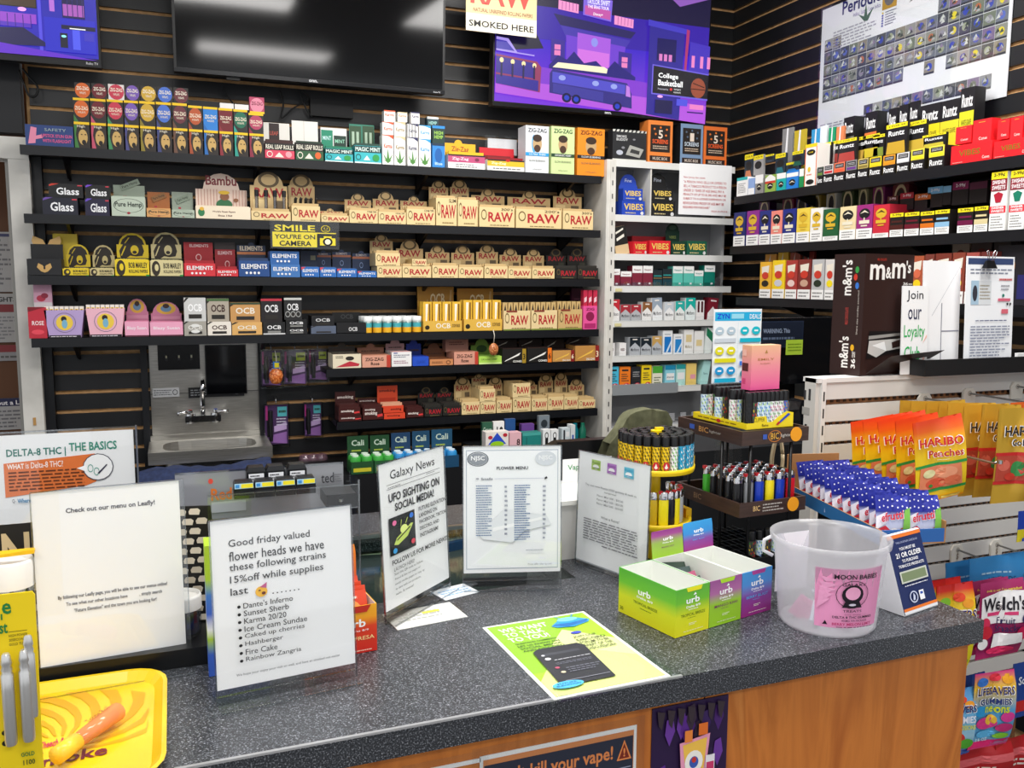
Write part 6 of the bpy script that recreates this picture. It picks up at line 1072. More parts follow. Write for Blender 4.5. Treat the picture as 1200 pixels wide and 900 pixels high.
cb = MB().box(-.0165, .0165, 0, .03, 0, .024, mat('#101216', .3)).box(-.0172, .0172, -.001, .031, .011, .0125, '#1c1e24').hexa([(-.0165, 0, .024), (.0165, 0, .024), (.0165, .03, .024), (-.0165, .03, .024), (-.014, .003, .029), (.014, .003, .029), (.014, .027, .029), (-.014, .027, .029)], mat('#101216', .3)).art((-.0155, -.001, .018), FX, FU, .031, .009, [R_(0, 0, 1, 1, '#a8d0e8'), R_(.35, .1, .98, .9, '#e8d828'), R_(.05, .2, .25, .8, '#3a8ad0')])
cb2 = MB().box(-.0165, .0165, 0, .03, 0, .036, mat('#101216', .3)).hexa([(-.0165, 0, .036), (.0165, 0, .036), (.0165, .03, .036), (-.0165, .03, .036), (-.013, .002, .044), (.013, .002, .044), (.013, .028, .044), (-.013, .028, .044)], mat('#101216', .3)).art((-.013, 0, .018), FX, FU, .026, .015, [R_(0, 0, 1, 1, '#e8eaee'), L_(.1, .2, .9, .9, 2, '#22242a')])
for mm, us, dy, dz, nm_ in ((cb2, (301, 324, 349), -.038, .0, 'black cube box with white label, back row'), (cb, (286, 310.5, 335, 359), -.08, .0, 'black cube box with blue and yellow label, front row')):
    q = None
    for u in us:
        P = onY(u, 575, YO + dy); q = mm.build('cube_box') if q is None else share(q, 'cube_box', None); q.location = (P.x, YO + dy, ZC + zs + .0012); pool(q, nm_, 'of acrylic organizer', 'box', 'black cube boxes on the organizer', u)
# rainbow edged box and orange box half hidden by the price sign
def cardbox(A, w, d, h, rz, face_m, side_m, lab, front=(), side=(), header=None, hspec=(), th=.0012, hh=0, hm=None, name='candy_box', cat='box', hlean=.06):
    o = tag(empty(name, A, rz), lab, cat); m = MB(); WI = mat('#e6e8e2')
    m.box(0, w, 0, th, 0, h, face_m).box(0, th, th, d - th, 0, h, side_m).box(w - th, w, th, d - th, 0, h, side_m).box(0, w, d - th, d, 0, h, side_m).box(th, w - th, th, d - th, 0, th, WI)
    m.box(th, w - th, th, th + .0005, th, h - .0004, WI).box(th, th + .0005, th, d - th, th, h - .0004, WI).box(w - th - .0005, w - th, th, d - th, th, h - .0004, WI).box(th, w - th, d - th - .0005, d - th, th, h - .0004, WI)
    m.art((0, 0, 0), FX, FU, w, h, front); m.art((0, d, 0), (0, -1, 0), FU, d, h, side); m.build('box_body', o)
    if hh: q = MB().prism([(0, 0), (w, 0), (w, hh * .8), (w * .98, hh), (w * .02, hh), (0, hh * .8)], 0, .0012, hm or face_m).art((0, 0, 0), FX, FU, w, hh, hspec).build('header_flap', o, (0, d - .0012, h), rx=-hlean)
    return o
A = onZ(256, 796, ZC); A.y -= .0; A = V((A.x - .012, 1.36, ZC + .0005)); zt = onY(248, 640, 1.36).z - ZC
gm_ = gradmat([(0, '#3a62c8'), (.035, '#3a62c8'), (.06, '#a8cc30'), (.075, '#e8ecf0'), (.1, '#3a62c8'), (.13, '#3f78c8'), (.155, '#a8cc30')])
tag(MB().box(0, .09, 0, .05, 0, zt, gm_).build('gummy_box', None, V((onY(243, 740, 1.36).x, 1.36, ZC + .0005))), 'tall box with blue and lime bands peeking out left of the price sign', 'box')
B2 = onZ(442, 762, ZC); A2 = onZ(416, 767, ZC); R = (B2 - A2).normalized(); w_ = .095; A0 = B2 - R * w_; hz = onP(442, 707, B2, R.cross(V((0, 0, 1)))).z - ZC
go = gradmat([(0, '#d8281c'), (.045, '#e0401c'), (.06, '#f2a01c'), (.085, '#f0b020')])
hs2 = onY(418, 637, B2.y + .12).z - ZC - hz
ob = cardbox(A0 + V((0, 0, .0005)), w_, .115, hz, math.atan2(R.y, R.x), go, go, 'orange-red open candy box right of the strain price sign', [B_('urb', .45, .55, .8, .72, '#fff'), T_('Delta 8/9', .5, .46, .85, .5, '#fff'), T_('FRESA', .6, .28, .95, .36, '#f8e8a0'), P_([(.5, 1), (.9, 1), (.82, .86), (.56, .86)], '#c02a1c'), L_(.55, .04, .9, .08, 1, '#ffe8d0')], hh=hs2, hm=gradmat([(0, '#d84a1c'), (.08, '#f2901c')]))
pp = MB().hexa([(-.03, -.003, 0), (.03, -.003, 0), (.03, .003, 0), (-.03, .003, 0), (-.028, -.001, .06), (.028, -.001, .06), (.028, .001, .06), (-.028, .001, .06)], mat('#d8482a', .3)).art((-.028, -.0032, 0), FX, FU, .056, .06, [E_(.5, .5, .3, .25, '#f09a50'), L_(.1, .75, .9, .9, 1, '#fff0e0')])
q = None
for k in range(5):
    q = pp.build('sweet_packet') if q is None else share(q, 'sweet_packet', None)
    q.location = A0 + R * (.06 + .003 * (k % 2)) + V((-R.y, R.x, 0)) * (.022 + k * .019) + V((0, 0, hz - .045 + .002 * k)); q.rotation_euler = (-.3 + .1 * (k % 3), 0, math.atan2(R.y, R.x)); pool(q, 'orange sweet packet', 'inside orange candy box', 'packet', 'orange packets in the candy box', k)
# yellow rolling tray with roll
T1, T2 = onZ(196, 850, ZC), onZ(60, 802, ZC)
tr = tag(empty('rolling_tray', (T1.x, 0, ZC + .0005)), 'yellow metal rolling tray with swirls at front left', 'tray')
ty0, ty1 = onZ(150, 905, ZC).y - .05, onZ(150, 795, ZC).y; tw = .36
def rr(x0, x1, y0, y1, r, z, n=5):
    P_ = []
    for cx, cy, a in ((x1 - r, y0 + r, -1.5708), (x1 - r, y1 - r, 0), (x0 + r, y1 - r, 1.5708), (x0 + r, y0 + r, 3.14159)):
        for k in range(n + 1): t = a + 1.5708 * k / n; P_.append((cx + r * math.cos(t), cy + r * math.sin(t), z))
    return P_
YL = mat('#e2bc1c', .25); L0_ = rr(-tw, 0, ty0, ty1, .055, .014); L1_ = rr(-tw + .006, -.006, ty0 + .006, ty1 - .006, .05, .014); L2_ = rr(-tw + .018, -.018, ty0 + .018, ty1 - .018, .04, .002); L3_ = rr(-tw + .012, -.012, ty0 + .012, ty1 - .012, .045, .0)
n = len(L0_); F_ = lambda a, b: [(a * n + k, a * n + (k + 1) % n, b * n + (k + 1) % n, b * n + k) for k in range(n)]
q = MB().add(L3_ + L0_ + L1_ + L2_, F_(0, 1) + F_(1, 2) + F_(2, 3) + [tuple(range(3 * n, 4 * n))], YL)
sw_ = '#d09a12'; tp = []
for k in range(9):
    t0 = -.5 + k * .28; pts = []
    for s_ in range(6): r = .1 + s_ * .085; a = t0 + s_ * .16; pts.append((.62 + r * math.cos(a), .42 + r * math.sin(a) * 1.05))
    for s_ in range(5, -1, -1): r = .1 + s_ * .085; a = t0 + s_ * .16 + .10 + .05 * s_ / 5; pts.append((.62 + r * math.cos(a), .42 + r * math.sin(a) * 1.05))
    tp.append(P_([(min(max(a, .02), .98), min(max(b, .02), .98)) for a, b in pts], sw_))
tf = lambda u, v: ((onZ(u, v, ZC).x - T1.x + tw - .018) / (tw - .036), (onZ(u, v, ZC).y - ty0 - .018) / (ty1 - ty0 - .036))
(a0, b0), (a1, b1), (a2, b2) = tf(44, 884), tf(100, 868), tf(46, 873)
tp += [B_("Cheech & Chong's", a0, b0, a1, b0 + (b2 - b0) * 1.0, '#c02a4a', .03), B_('Up In', a0 - .05, b0 - .05, a0 + .09, b0 - .01, '#7a2a3a', .02), B_('Smoke', a0 - .02, b0 - .15, a0 + .26, b0 - .06, '#6a2434', .02)]
q.art((-tw + .018, ty0 + .018, .002), (1, 0, 0), (0, 1, 0), tw - .036, ty1 - ty0 - .036, tp, step=.00008); q.build('tray_pan', tr)
A, B = onZ(66, 886, ZC + .022), onZ(140, 832, ZC + .022); d_ = B - A
m = MB().tube([(0, 0, 0), d_ * .3], .0115, mat('#f2c03a', .3), 12).tube([d_ * .3, d_ * .97, d_], [.0095, .0125, .006], clearmat('orange_tube', (1, .7, .45, 1), .1, .05, .6, (1, .5, .22, 1)), 12)
m.tube([d_ * .32, d_ * .9], [.006, .009], '#d8906a', 8).art(tuple(d_ * .5 + V((0, 0, .0128))), tuple(d_.normalized()), tuple(V((0, 0, 1)).cross(d_.normalized())), d_.length * .35, .008, [T_('Tootie Roll', 0, 0, 1, 1, '#8a2a1a')])
tag(m.build('plastic_tube', None, A), 'orange translucent tube with yellow end lying on the yellow tray', 'tube')
# yellow blister card with metal pens
A, B, C0 = onZ(0, 905, ZC + .02), onZ(52, 893, ZC + .02), None
YD = 1.02; A = onY(-12, 900, YD); B = onY(52, 885, YD); Tt = onY(38, 692, YD); w_ = B.x - A.x
o = tag(empty('pen_card', (A.x, YD, ZC + .019), rx=-.0), 'yellow card with chrome vape pens at left edge of photo', 'card'); hh = Tt.z - ZC - .02
Z1 = lambda v: (onY(30, v, YD).z - ZC - .02) / hh; X1_ = lambda u, v=800: (onY(u, v, YD).x - A.x) / w_
ye = '#ecce12'
MB().prism([(0, 0), (w_, 0), (w_ * .97, hh * .3), (X1_(41, 700) * w_, hh * .985), (X1_(38, 700) * w_, hh), (0, hh)], 0, .002, ye).art((0, 0, 0), FX, FU, w_, hh, [B_('e', X1_(2, 710), Z1(716), X1_(13, 710), Z1(703), '#1f7a3a'), R_(X1_(6), Z1(722), X1_(8), Z1(715), '#1f7a3a'), B_('st', X1_(-1, 735), Z1(738), X1_(9, 735), Z1(726), '#1f7a3a'), T_('HIGH POWER', X1_(14), Z1(743), X1_(36), Z1(740), '#3a3a10'), T_('20SECONDS', X1_(14), Z1(748), X1_(36), Z1(745), '#2a2a10'), T_('GOLD TUBES', X1_(14), Z1(753), X1_(36), Z1(750), '#2a2a10'), R_(X1_(14), Z1(737), X1_(36), Z1(736.4), '#3a3a10'),
    P_([(X1_(0), Z1(800)), (X1_(8), Z1(790)), (X1_(16), Z1(768)), (X1_(18), Z1(772)), (X1_(12), Z1(790)), (X1_(22), Z1(782)), (X1_(20), Z1(790)), (X1_(4), Z1(815))], '#e2c40c'), E_(X1_(3), Z1(853), .07, .012, '#1c1a10'), E_(X1_(30), Z1(853), .05, .012, '#1c1a10'), E_(X1_(2), Z1(865), .06, .012, '#1c1a10'), B_('GOLD', X1_(20), Z1(884), X1_(36), Z1(879), '#1f7a3a'), B_('1100', X1_(22), Z1(894), X1_(36), Z1(888), '#2a4a20')]).build('card_sheet', o)
pn = MB().lathe([(.0055, 0), (.0062, .004), (.0062, .062), (.0062, .078), (.0048, .081), (.0056, .084), (.0045, .088), (.0055, .091), (.0042, .1), (.003, .102)], mat('#dddcda', .3, .8), 14)
q = None
for u, v, dy in ((13, 874, 0), (34, 869, 0), (38, 846, .012)):
    q = pn.build('vape_pen') if q is None else share(q, 'vape_pen', None); P = onY(u, v, YD - .012); q.location = (P.x, YD - .009 - dy * .0 + (.0 if not dy else .0), P.z) if not dy else (P.x, YD - .0085, P.z + .004); q.scale = (1, 1, 1) if not dy else (.9, .5, .9)
    pool(q, 'chrome vape pen mounted on yellow card', 'near photo edge', 'pen', 'vape pens on the yellow card', u)
# ---------------------------------------------------------------- candy boxes
ZC5 = ZC + .0005
fA, fB = onZ(791, 748.5, ZC), onZ(830, 736.5, ZC); R = V((.079, .017, 0)).normalized(); rz = math.atan2(R.y, R.x)
def ub(s1, s2, s3, badge, bt='#3a5a10', a=.0): return [P_([(.3, 1), (.78, 1), (.74, .91), (.34, .91)], badge), B_('urb', .3, .66, .7, .80, '#ffffff'), P_([(.5, .82), (.56, .88), (.6, .83)], '#fff'), B_('Delta 8/9', .3, .57, .72, .62, '#fff'), L_(.36, .52, .68, .55, 1, '#fff'), T_(s1, .14, .40, .86, .46, s3), L_(.34, .35, .66, .37, 1, s3), L_(.38, .2, .6, .26, 2, '#f0f0d8'), L_(.22, .08, .8, .105, 1, '#f0f0d8')]
hA = onP(792, 693, fA, V((-R.y, R.x, 0))).z - ZC
ga = gradmat([(0, '#e6e21c'), (.035, '#d8e020'), (.06, '#6fc030'), (.1, '#46a838')])
side = [B_('urb', .36, .58, .58, .72, '#fff'), B_('Delta 8/9', .34, .5, .62, .55, '#fff'), T_('TROPICAL BREEZE', .28, .36, .7, .42, '#4a6a10'), L_(.4, .28, .6, .31, 1, '#4a6a10'), T_('30', .04, .08, .1, .16, '#4a6a10')]
w1 = .081
cardbox(fA + V((0, 0, .0005)), w1, .15, hA, rz, ga, ga, 'yellow and lime green open candy box, leftmost of three', ub('TROPICAL BREEZE', 0, '#4a6a10', '#f0e820'), side)
g3 = gradmat([(0, '#9cd028'), (.04, '#98c830'), (.06, '#b06aa0'), (.1, '#8a3a88')]); g4 = gradmat([(0, '#9a2a80'), (.035, '#8a3a98'), (.06, '#4a90d8'), (.1, '#2a98d8')])
f2 = fA + R * (w1 + .0015); f3 = f2 + R * (w1 + .0015); bkv = V((-R.y, R.x, 0))
h2 = onP(830, 609, f2 + bkv * .15, bkv).z - ZC - hA
b2 = cardbox(f2 + V((0, 0, .0005)), w1, .15, hA, rz, g3, mat('#e8ebe4'), 'lime and purple open candy box with raised flap, middle of three', ub('MANGO KIWI', 0, '#7a2a6a', '#b0e030'), [], hh=h2 * .92, hm=gradmat([(0, '#a0d030'), (h2 * .5, '#98b850'), (h2 * .75, '#a04a90'), (h2, '#8a2a80')]), hspec=[B_('urb', .36, .6, .68, .74, '#fff'), B_('Delta 8/9', .34, .5, .68, .55, '#fff'), T_('MANGO KIWI', .3, .34, .7, .39, '#7a2a6a')], hlean=.12)
b3 = cardbox(f3 + V((0, 0, .0005)), w1, .15, hA, rz, g4, mat('#e8ebe4'), 'blue and purple open candy box with raised flap, rightmost of three', ub('BERRY BLAST', 0, '#4ab0f0', '#b03a90'), [], hh=h2 * 1.0, hm=gradmat([(0, '#9a2a80'), (h2 * .35, '#8a4aa0'), (h2 * .6, '#3a90d8'), (h2, '#3aa0e0')]), hspec=[B_('urb', .36, .6, .68, .74, '#fff'), B_('Delta 8/9', .34, .5, .68, .55, '#fff'), T_('BERRY BLAST', .3, .34, .7, .39, '#4ab0f0')], hlean=.1)
q = None
for k in range(4):
    m = MB().hexa([(-.03, -.004, 0), (.03, -.004, 0), (.03, .004, 0), (-.03, .004, 0), (-.03, -.001, .05), (.03, -.001, .05), (.03, .001, .05), (-.03, .001, .05)], mat(['#3f5a4a', '#b05a78', '#4a5a58', '#3a4a40'][k], .25))
    q = m.build('sweet_packet', None, f2 + R * .041 + bkv * (.065 + k * .018) + V((0, 0, .012 + .006 * k))); q.rotation_euler = (-.5, .1 * (k - 1.5), rz); pool(q, 'dark foil packet', 'inside middle candy box', 'packet', 'packets in the middle candy box', k)
# ---------------------------------------------------------------- plastic bucket
Cb = onZ(968, 728, ZC); rb_ = .084; zt = onY(970, 627, Cb.y).z - ZC; rt = .1
bk_ = tag(empty('plastic_bucket', Cb + V((0, 0, .0005))), 'milky plastic bucket with pink label standing near counter end', 'bucket')
MB().lathe([(rb_ * .94, 0), (rb_, .006), (rt * .97, zt - .014), (rt * 1.03, zt - .012), (rt * 1.045, zt), (rt * 1.0, zt), (rt * .955, zt - .012), (rb_ * .97, .008)], MILKY, 40, caps=False).lathe([(rb_ * .95, .003), (rb_ * .95, .005)], MILKY, 40).build('bucket_body', bk_)
hd = MB().tube([(-rt * 1.0, 0, zt - .014), (-rt * 1.13, 0, zt - .022), (-rt * 1.15, 0, zt - .042), (-rt * .97, 0, zt - .05)], .0035, '#e6e6ea', 8); hd.build('handle_ear', bk_, rz=-.72)
def wrap(p, hmax=zt):
    r = rb_ + (rt * .97 - rb_) * (p.z / hmax) + .0012 + (-p.y) * 1.0; a = p.x / ((rb_ + rt) / 2); return V((r * math.sin(a), -r * math.cos(a), p.z))
lw, lh = .125, zt * .66; m = MB(); n = 14
for k in range(n):
    x0, x1 = -lw / 2 + lw * k / n, -lw / 2 + lw * (k + 1) / n; m.add([wrap(V((x0, .0006, .022))), wrap(V((x1, .0006, .022))), wrap(V((x1, .0006, .022 + lh))), wrap(V((x0, .0006, .022 + lh)))], [(0, 1, 2, 3)], '#f09cc8')
cs = []
sp = [B_('MOON BABIES', .24, .84, .84, .92, '#1c1420'), O_(.5, .58, .23, .235, .04, '#1c1420'), E_(.5, .58, .15, .16, '#1c1420'), E_(.5, .6, .105, .11, '#f0a8cc'), P_([(.36, .36), (.64, .36), (.6, .46), (.4, .46)], '#1c1420'), E_(.5, .41, .05, .02, '#d8d0e0'), B_('GALAXY', .34, .73, .66, .78, '#1c1420'), T_('TREATS', .37, .29, .63, .33, '#1c1420'), T_('hemp derived', .4, .235, .62, .26, '#8a2a5a'), B_('DELTA 8 THC GUMMIES', .24, .185, .8, .225, '#1c1420'), T_('400MG PER PACKAGE', .36, .13, .72, .165, '#1c1420'), B_('BERRY MELON LIMIT', .24, .065, .8, .11, '#c02a6a'), tri(.15, .1, .035, '#1c1420'), L_(.3, .02, .85, .045, 1, '#3a1c2a')]
for k in range(5): sp.insert(0, P_([(.02 + k * .03, .3 + k * .12), (.2 + k * .04, .5 + k * .08), (.05, .55 + k * .08)], '#f0a4cc'))
m.art((-lw / 2, 0, .022), FX, FU, lw, lh, sp, fn=wrap, step=.00025, lift=.0004); L_o = m.build('label', bk_); L_o.rotation_euler.z = -.28
MB().box(-.045, .03, .09, .0905, .03, zt - .02, mat('#f0eef2', .6)).build('inner_sheet', bk_)
g = random.Random(9)
for k in range(5):
    c = ['#e87ab0', '#c8d0dc', '#d88ab8', '#e8b0cc', '#b8c0d0'][k]; a = 1.2 * k + 2.6
    o = MB().box(-.02, .02, -.003, .003, 0, .035, mat(c, .3)).build('sweet_packet', None, Cb + V((.026 * math.cos(a), .026 * math.sin(a), .012))); o.rotation_euler = (.5 * math.sin(k), 1.0 - .2 * k, a); pool(o, 'pink or silver sachet', 'inside milky bucket', 'packet', 'sachets in the bucket', k)
# ---------------------------------------------------------------- 21 or older wedge
A, B = onZ(1060, 723, ZC), onZ(1099, 709.5, ZC); R = (B - A).normalized(); w_ = (B - A).length; bkv2 = V((-R.y, R.x, 0)); ln = .33
N = bkv2 * math.cos(ln) - V((0, 0, 1)) * math.sin(ln); U = V((0, 0, 1)) * math.cos(ln) + bkv2 * math.sin(ln); hh = (onP(1035, 630, A, N) - A).dot(U)
o = tag(empty('age_sign', A + V((0, 0, .0005)), math.atan2(R.y, R.x)), 'white wedge stand with navy age restriction panel by the bucket', 'sign')
th = hh * math.sin(ln); tz = hh * math.cos(ln)
MB().hexa([(0, 0, 0), (w_, 0, 0), (w_, .085, 0), (0, .085, 0), (0, th, tz), (w_, th, tz), (w_, th + .006, tz), (0, th + .006, tz)], '#e9eaec').build('wedge_body', o)
m = MB().box(.001, w_ - .001, -.001, 0, .002, hh - .001, '#24305e').art((.001, -.001, .002), FX, FU, w_ - .002, hh - .003, [R_(0, .955, 1, 1, '#ea7a30'), R_(0, 0, 1, .035, '#e8e8ea'), R_(0, .035, 1, .07, '#ea7a30'), T_('THIS LOCATION CHECKS ID', .2, .88, .85, .905, '#b8c0e0'), B_('YOU MUST BE', .26, .79, .74, .83, '#f0f0f4'), B_('21 OR OLDER', .12, .70, .88, .765, '#ffffff'), B_('TO PURCHASE', .26, .635, .74, .675, '#f0f0f4'), B_('TOBACCO PRODUCTS', .12, .575, .88, .612, '#f0f0f4'), R_(.1, .38, .9, .53, '#c8ccc0'), R_(.14, .40, .86, .51, '#7c8a68'), L_(.16, .33, .84, .355, 1, '#e8e8f0'), O_(.34, .19, .12, .075, .2, '#c8d0e8'), P_([(.3, .15), (.34, .24), (.38, .2), (.36, .15)], '#c8d0e8'), R_(.5, .13, .64, .25, '#f0f0f4'), R_(.53, .2, .61, .23, '#3a5ab0')])
m.build('front_panel', o, (0, 0, 0), rx=-ln)
# ---------------------------------------------------------------- wire lighter rack with brown trays
zA = H - .305; N0 = onZ(870, 506.5, zA); Lc = onZ(805.5, 487.5, zA); Rc = onZ(948, 500, zA)
e1 = (Rc - N0); w1 = e1.length; e1.normalize(); e2 = V((-e1.y, e1.x, 0)); w2 = (Lc - N0).dot(e2); skew = (Lc - N0).normalized().dot(e1)
rk2 = tag(empty('lighter_stand', (N0.x, N0.y, ZC + .0005), math.atan2(e1.y, e1.x)), 'dark brown tiered lighter stand on black posts', 'display stand')
BR = noisemat('dark_walnut', [(.3, '#33231d'), (.7, '#4a342b')], 12, 5, .4, stretch=(1, 1, 14)); z1 = zA - ZC; z2 = onY(868, 591, N0.y).z - ZC; z3 = .035
BK = mat('#0e0e10', .35)
for z, t in ((z1, 0), (z2, 1)):
    m = MB().box(0, w1, 0, .006, z - .03, z, BR).box(0, .006, .006, w2, z - .03, z, BR).box(w1 - .006, w1, .006, w2, z - .03, z, BR).box(.006, w1 - .006, w2 - .006, w2, z - .03, z, BR).box(.006, w1 - .006, .006, w2 - .006, z - .024, z - .020, BK)
    m.art((0, 0, z - .03), FX, FU, w1, .03, [T_('BIC', .42, .3, .54, .75, '#e8b040'), O_(.48, .52, .1, .42, .12, '#c87a30'), T_('lighter', .57, .35, .74, .65, '#c8c0b8'), R_(.3, .35, .36, .7, '#3a5ab0')] if t == 0 else [T_('BIC', .2, .35, .3, .72, '#e8c080'), L_(.34, .2, .66, .85, 3, '#b8b0a8')])
    m.art((0, w2, z - .03), (0, -1, 0), FU, w2, .03, [T_('BIC', .35, .3, .5, .7, '#c89050'), R_(.2, .35, .28, .7, '#3a5ab0'), T_('lighter', .52, .35, .7, .6, '#a8a098')] if t == 0 else [T_('BIC', .3, .3, .42, .7, '#a8886a')])
    m.build('tray', rk2)
    MB().lathe([(.0155, 0), (.0155, .001)], '#f2a01e', 20).build('price_dot', rk2, (w1 - .036, -.001, z - .014), rx=math.pi / 2)
m = MB().box(0, w1, 0, w2, 0, .004, BK)
for k in range(7): m.box(.004, w1 - .004, k * w2 / 7, k * w2 / 7 + .002, .004, .03, BK)
for k in range(11): m.box(k * w1 / 11, k * w1 / 11 + .002, .002, w2 - .002, .004, .03, BK)
m.build('bottom_tray', rk2)
for x, y in ((.03, .004), (w1 - .04, .004), (.03, w2 - .01), (w1 - .04, w2 - .01), (.006, w2 * .3)):
    MB().tube([(x, y + .004, 0), (x, y + .004, z1 - .02)], .0035, BK, 8).build('post', rk2)
lt = {}
def lighter(c, kind):
    k = (c, kind)
    if k in lt: return tree(lt[k], (0, 0, 0), 0)
    b = MB()
    if kind == 'bic':
        b.lathe([(.0105, 0), (.0115, .004), (.0115, .052), (.010, .056)], mat(c, .2), 14, sy=.62); o = b.build('lighter')
        MB().lathe([(.0108, .056), (.0108, .07), (.009, .072)], CHROME, 12, sy=.62).lathe([(.0035, 0), (.0035, .001)], '#1c1c20', 8, (0, -.0066, .062)).build('metal_hood', o)
        MB().box(-.011, -.004, -.004, .004, .068, .0745, mat('#d8202a' if c != '#1a1a1c' else '#1c1c1c', .3)).build('thumb_lever', o)
    else:
        b.lathe([(.0085, 0), (.0088, .002), (.0088, .055)], mat(c[0], .3), 14)
        g = random.Random(hash(str(c)) % 1000 if 0 else sum(map(ord, ''.join(c)))); 
        for r in range(7):
            for s_ in range(5):
                a = -2.1 + s_ * .95 + (r % 2) * .45; z = .004 + r * .0072; dz = .0068; R0 = .0091
                b.add([(R0 * math.sin(a), -R0 * math.cos(a), z), (R0 * math.sin(a + .8), -R0 * math.cos(a + .8), z + .0015), (R0 * math.sin(a + .7), -R0 * math.cos(a + .7), z + dz), (R0 * math.sin(a - .1), -R0 * math.cos(a - .1), z + dz - .002)], [(0, 1, 2, 3)], mat(c[1 + (r + s_) % (len(c) - 1)], .3))
        if kind == 'badge': b.art((-.007, -.0094, .006), FX, FU, .014, .018, [E_(.5, .5, .5, .5, c[1] if c[1] != '#1c1c1c' else '#c8202a'), P_([(.5, .15), (.2, .35), (.35, .5), (.5, .85), (.65, .5), (.8, .35)], '#f4ece0')])
        o = b.build('lighter')
        MB().lathe([(.0092, .055), (.0092, .074), (.008, .076)], mat('#141416', .3), 12).build('black_cap', o)
    lt[k] = o; return o
W0 = V((N0.x, N0.y, ZC + .0005)); e_rz = math.atan2(e1.y, e1.x)
def onrack(o, x, y, z, look, place, grp, key): o.location = W0 + e1 * x + e2 * y + V((0, 0, z)); o.rotation_euler = (0, 0, e_rz); pool(o, look, place, 'lighter', grp, key)
# clipper tray on top
ct = tag(empty('yellow_lighter_tray', W0 + e1 * .02 + e2 * .012 + V((0, 0, z1 + .0008)), e_rz), 'yellow cardboard lighter tray with shaped front on top of stand', 'tray')
cw, cd = w1 * .70, w2 * .82; YC = mat('#f2d820', .35)
MB().box(0, cw, 0, .001, 0, .013, YC).prism([(.02, .013), (.055, .013), (.052, .026), (.023, .026)], 0, .001, YC).prism([(cw * .55, .013), (cw, .013), (cw, .03), (cw * .86, .034), (cw * .7, .024)], 0, .001, YC).box(0, .001, .001, cd, 0, .013, YC).box(cw - .001, cw, .001, cd, 0, .02, YC).box(0, cw, cd - .001, cd, 0, .013, YC).box(0, cw, 0, cd, 0, .001, YC).art((0, 0, 0), FX, FU, cw, .034, [T_('CLIPPER', .15, .45, .38, .7, '#8a7a10'), T_('flame', .32, .12, .46, .3, '#5a4a10'), P_([(.62, .2), (.66, .15), (.93, .8), (.88, .88)], '#2a4ab8'), P_([(.62, .2), (.66, .15), (.72, .32), (.67, .38)], '#c0202a')]).art((0, cd, 0), (0, -1, 0), FU, cd, .013, [L_(.1, .3, .9, .7, 1, '#8a6a10'), E_(.5, .5, .04, .3, '#c02a2a')]).build('tray_card', ct)
pal = [(('#4a4644', '#c8202a', '#f0d020', '#2a2a2a', '#3a8a3a'), 'red and yellow comic'), (('#d8e8f0', '#2a8ad0', '#1c5ab0', '#a0d020'), 'blue and lime'), (('#f0f0ee', '#d86a9a', '#8ac080', '#3a3a3a'), 'pink and green'), (('#1a1a1c', '#2c2c2e'), 'plain black'), (('#3a6ab0', '#c8a030', '#8a4ab0'), 'rainbow')]
g = random.Random(5); nx, ny = 9, 4
for j in range(ny):
    for i in range(nx):
        p_ = pal[g.choice([0, 0, 1, 1, 2, 3])] if j else pal[[3, 0, 1, 1, 1, 2, 2, 2, 4][i]]
        o = lighter(p_[0], 'clip'); onrack(o, .032 + i * (cw - .03) / (nx - 1), .022 + j * (cd - .035) / (ny - 1), z1 + .0022, '%s print lighter' % p_[1], 'in %s row of yellow tray' % ORD[j], 'lighters in the yellow tray', i)
ncol = ['#1a1a1c', '#1a1a1c', '#8a8c90', '#1f3fb8', '#f2dc20', '#1f3fb8', '#d01f2a']; cn = {'#1a1a1c': 'black', '#8a8c90': 'grey', '#1f3fb8': 'royal blue', '#f2dc20': 'yellow', '#d01f2a': 'red', '#4cb83a': 'green', '#f0a02a': 'amber'}
for j in range(5):
    for i in range(6):
        c = (['#1a1a1c', '#8a8c90', '#1f3fb8', '#f2dc20', '#1f3fb8', '#d01f2a'][i] if j == 0 else '#1a1a1c' if j == 1 and i < 4 else ['#4cb83a', '#1a1a1c', '#1a1a1c', '#8a8c90', '#1a1a1c', '#d01f2a', '#f0a02a'][g.randrange(7)] if i else ['#1a1a1c', '#1a1a1c', '#1a1a1c', '#4cb83a'][j - 1])
        o = lighter(c, 'bic'); onrack(o, .018 + i * .0285, .03 + j * .026, z2 - .0195, '%s lighter with metal hood' % cn[c], 'in %s row of lower tray' % ORD[j], 'plain lighters in the lower brown tray', i)
for i in range(8):
    o = lighter(pal[i % 2][0], 'clip'); onrack(o, .06 + i * .021, .03, -.03 + .035, 'small patterned lighter', 'on the bottom tray of the stand', 'lighters at the bottom of the stand', i)
# pink box on the lighters
PB = onP(913, 457, N0 + e2 * .045, e2); pw = .078; zb = z1 + .0785
o = tag(MB().box(0, pw, 0, .03, 0, .095, gradmat([(0, '#f05a9a'), (.05, '#f0909a'), (.095, '#f0b890')])).art((0, 0, 0), FX, FU, pw, .095, [T_('EMILY', .22, .66, .78, .71, '#b87a40'), P_([(.45, .82), (.5, .9), (.55, .82)], '#b08040'), T_('BLUEBERRY', .3, .58, .65, .605, '#b87a60')]).art((0, .03, 0), (0, -1, 0), FU, .03, .095, [R_(.1, .12, .45, .25, '#d84a7a'), R_(.05, .42, .7, .6, '#5a2a2a'), R_(.1, .76, .5, .9, '#f8c0b0')]).build('pink_box', None, W0 + e1 * ((PB - N0).dot(e1) - pw) + e2 * .045 + V((0, 0, zb)), e_rz), 'peach to pink gradient box standing on the lighters', 'box')
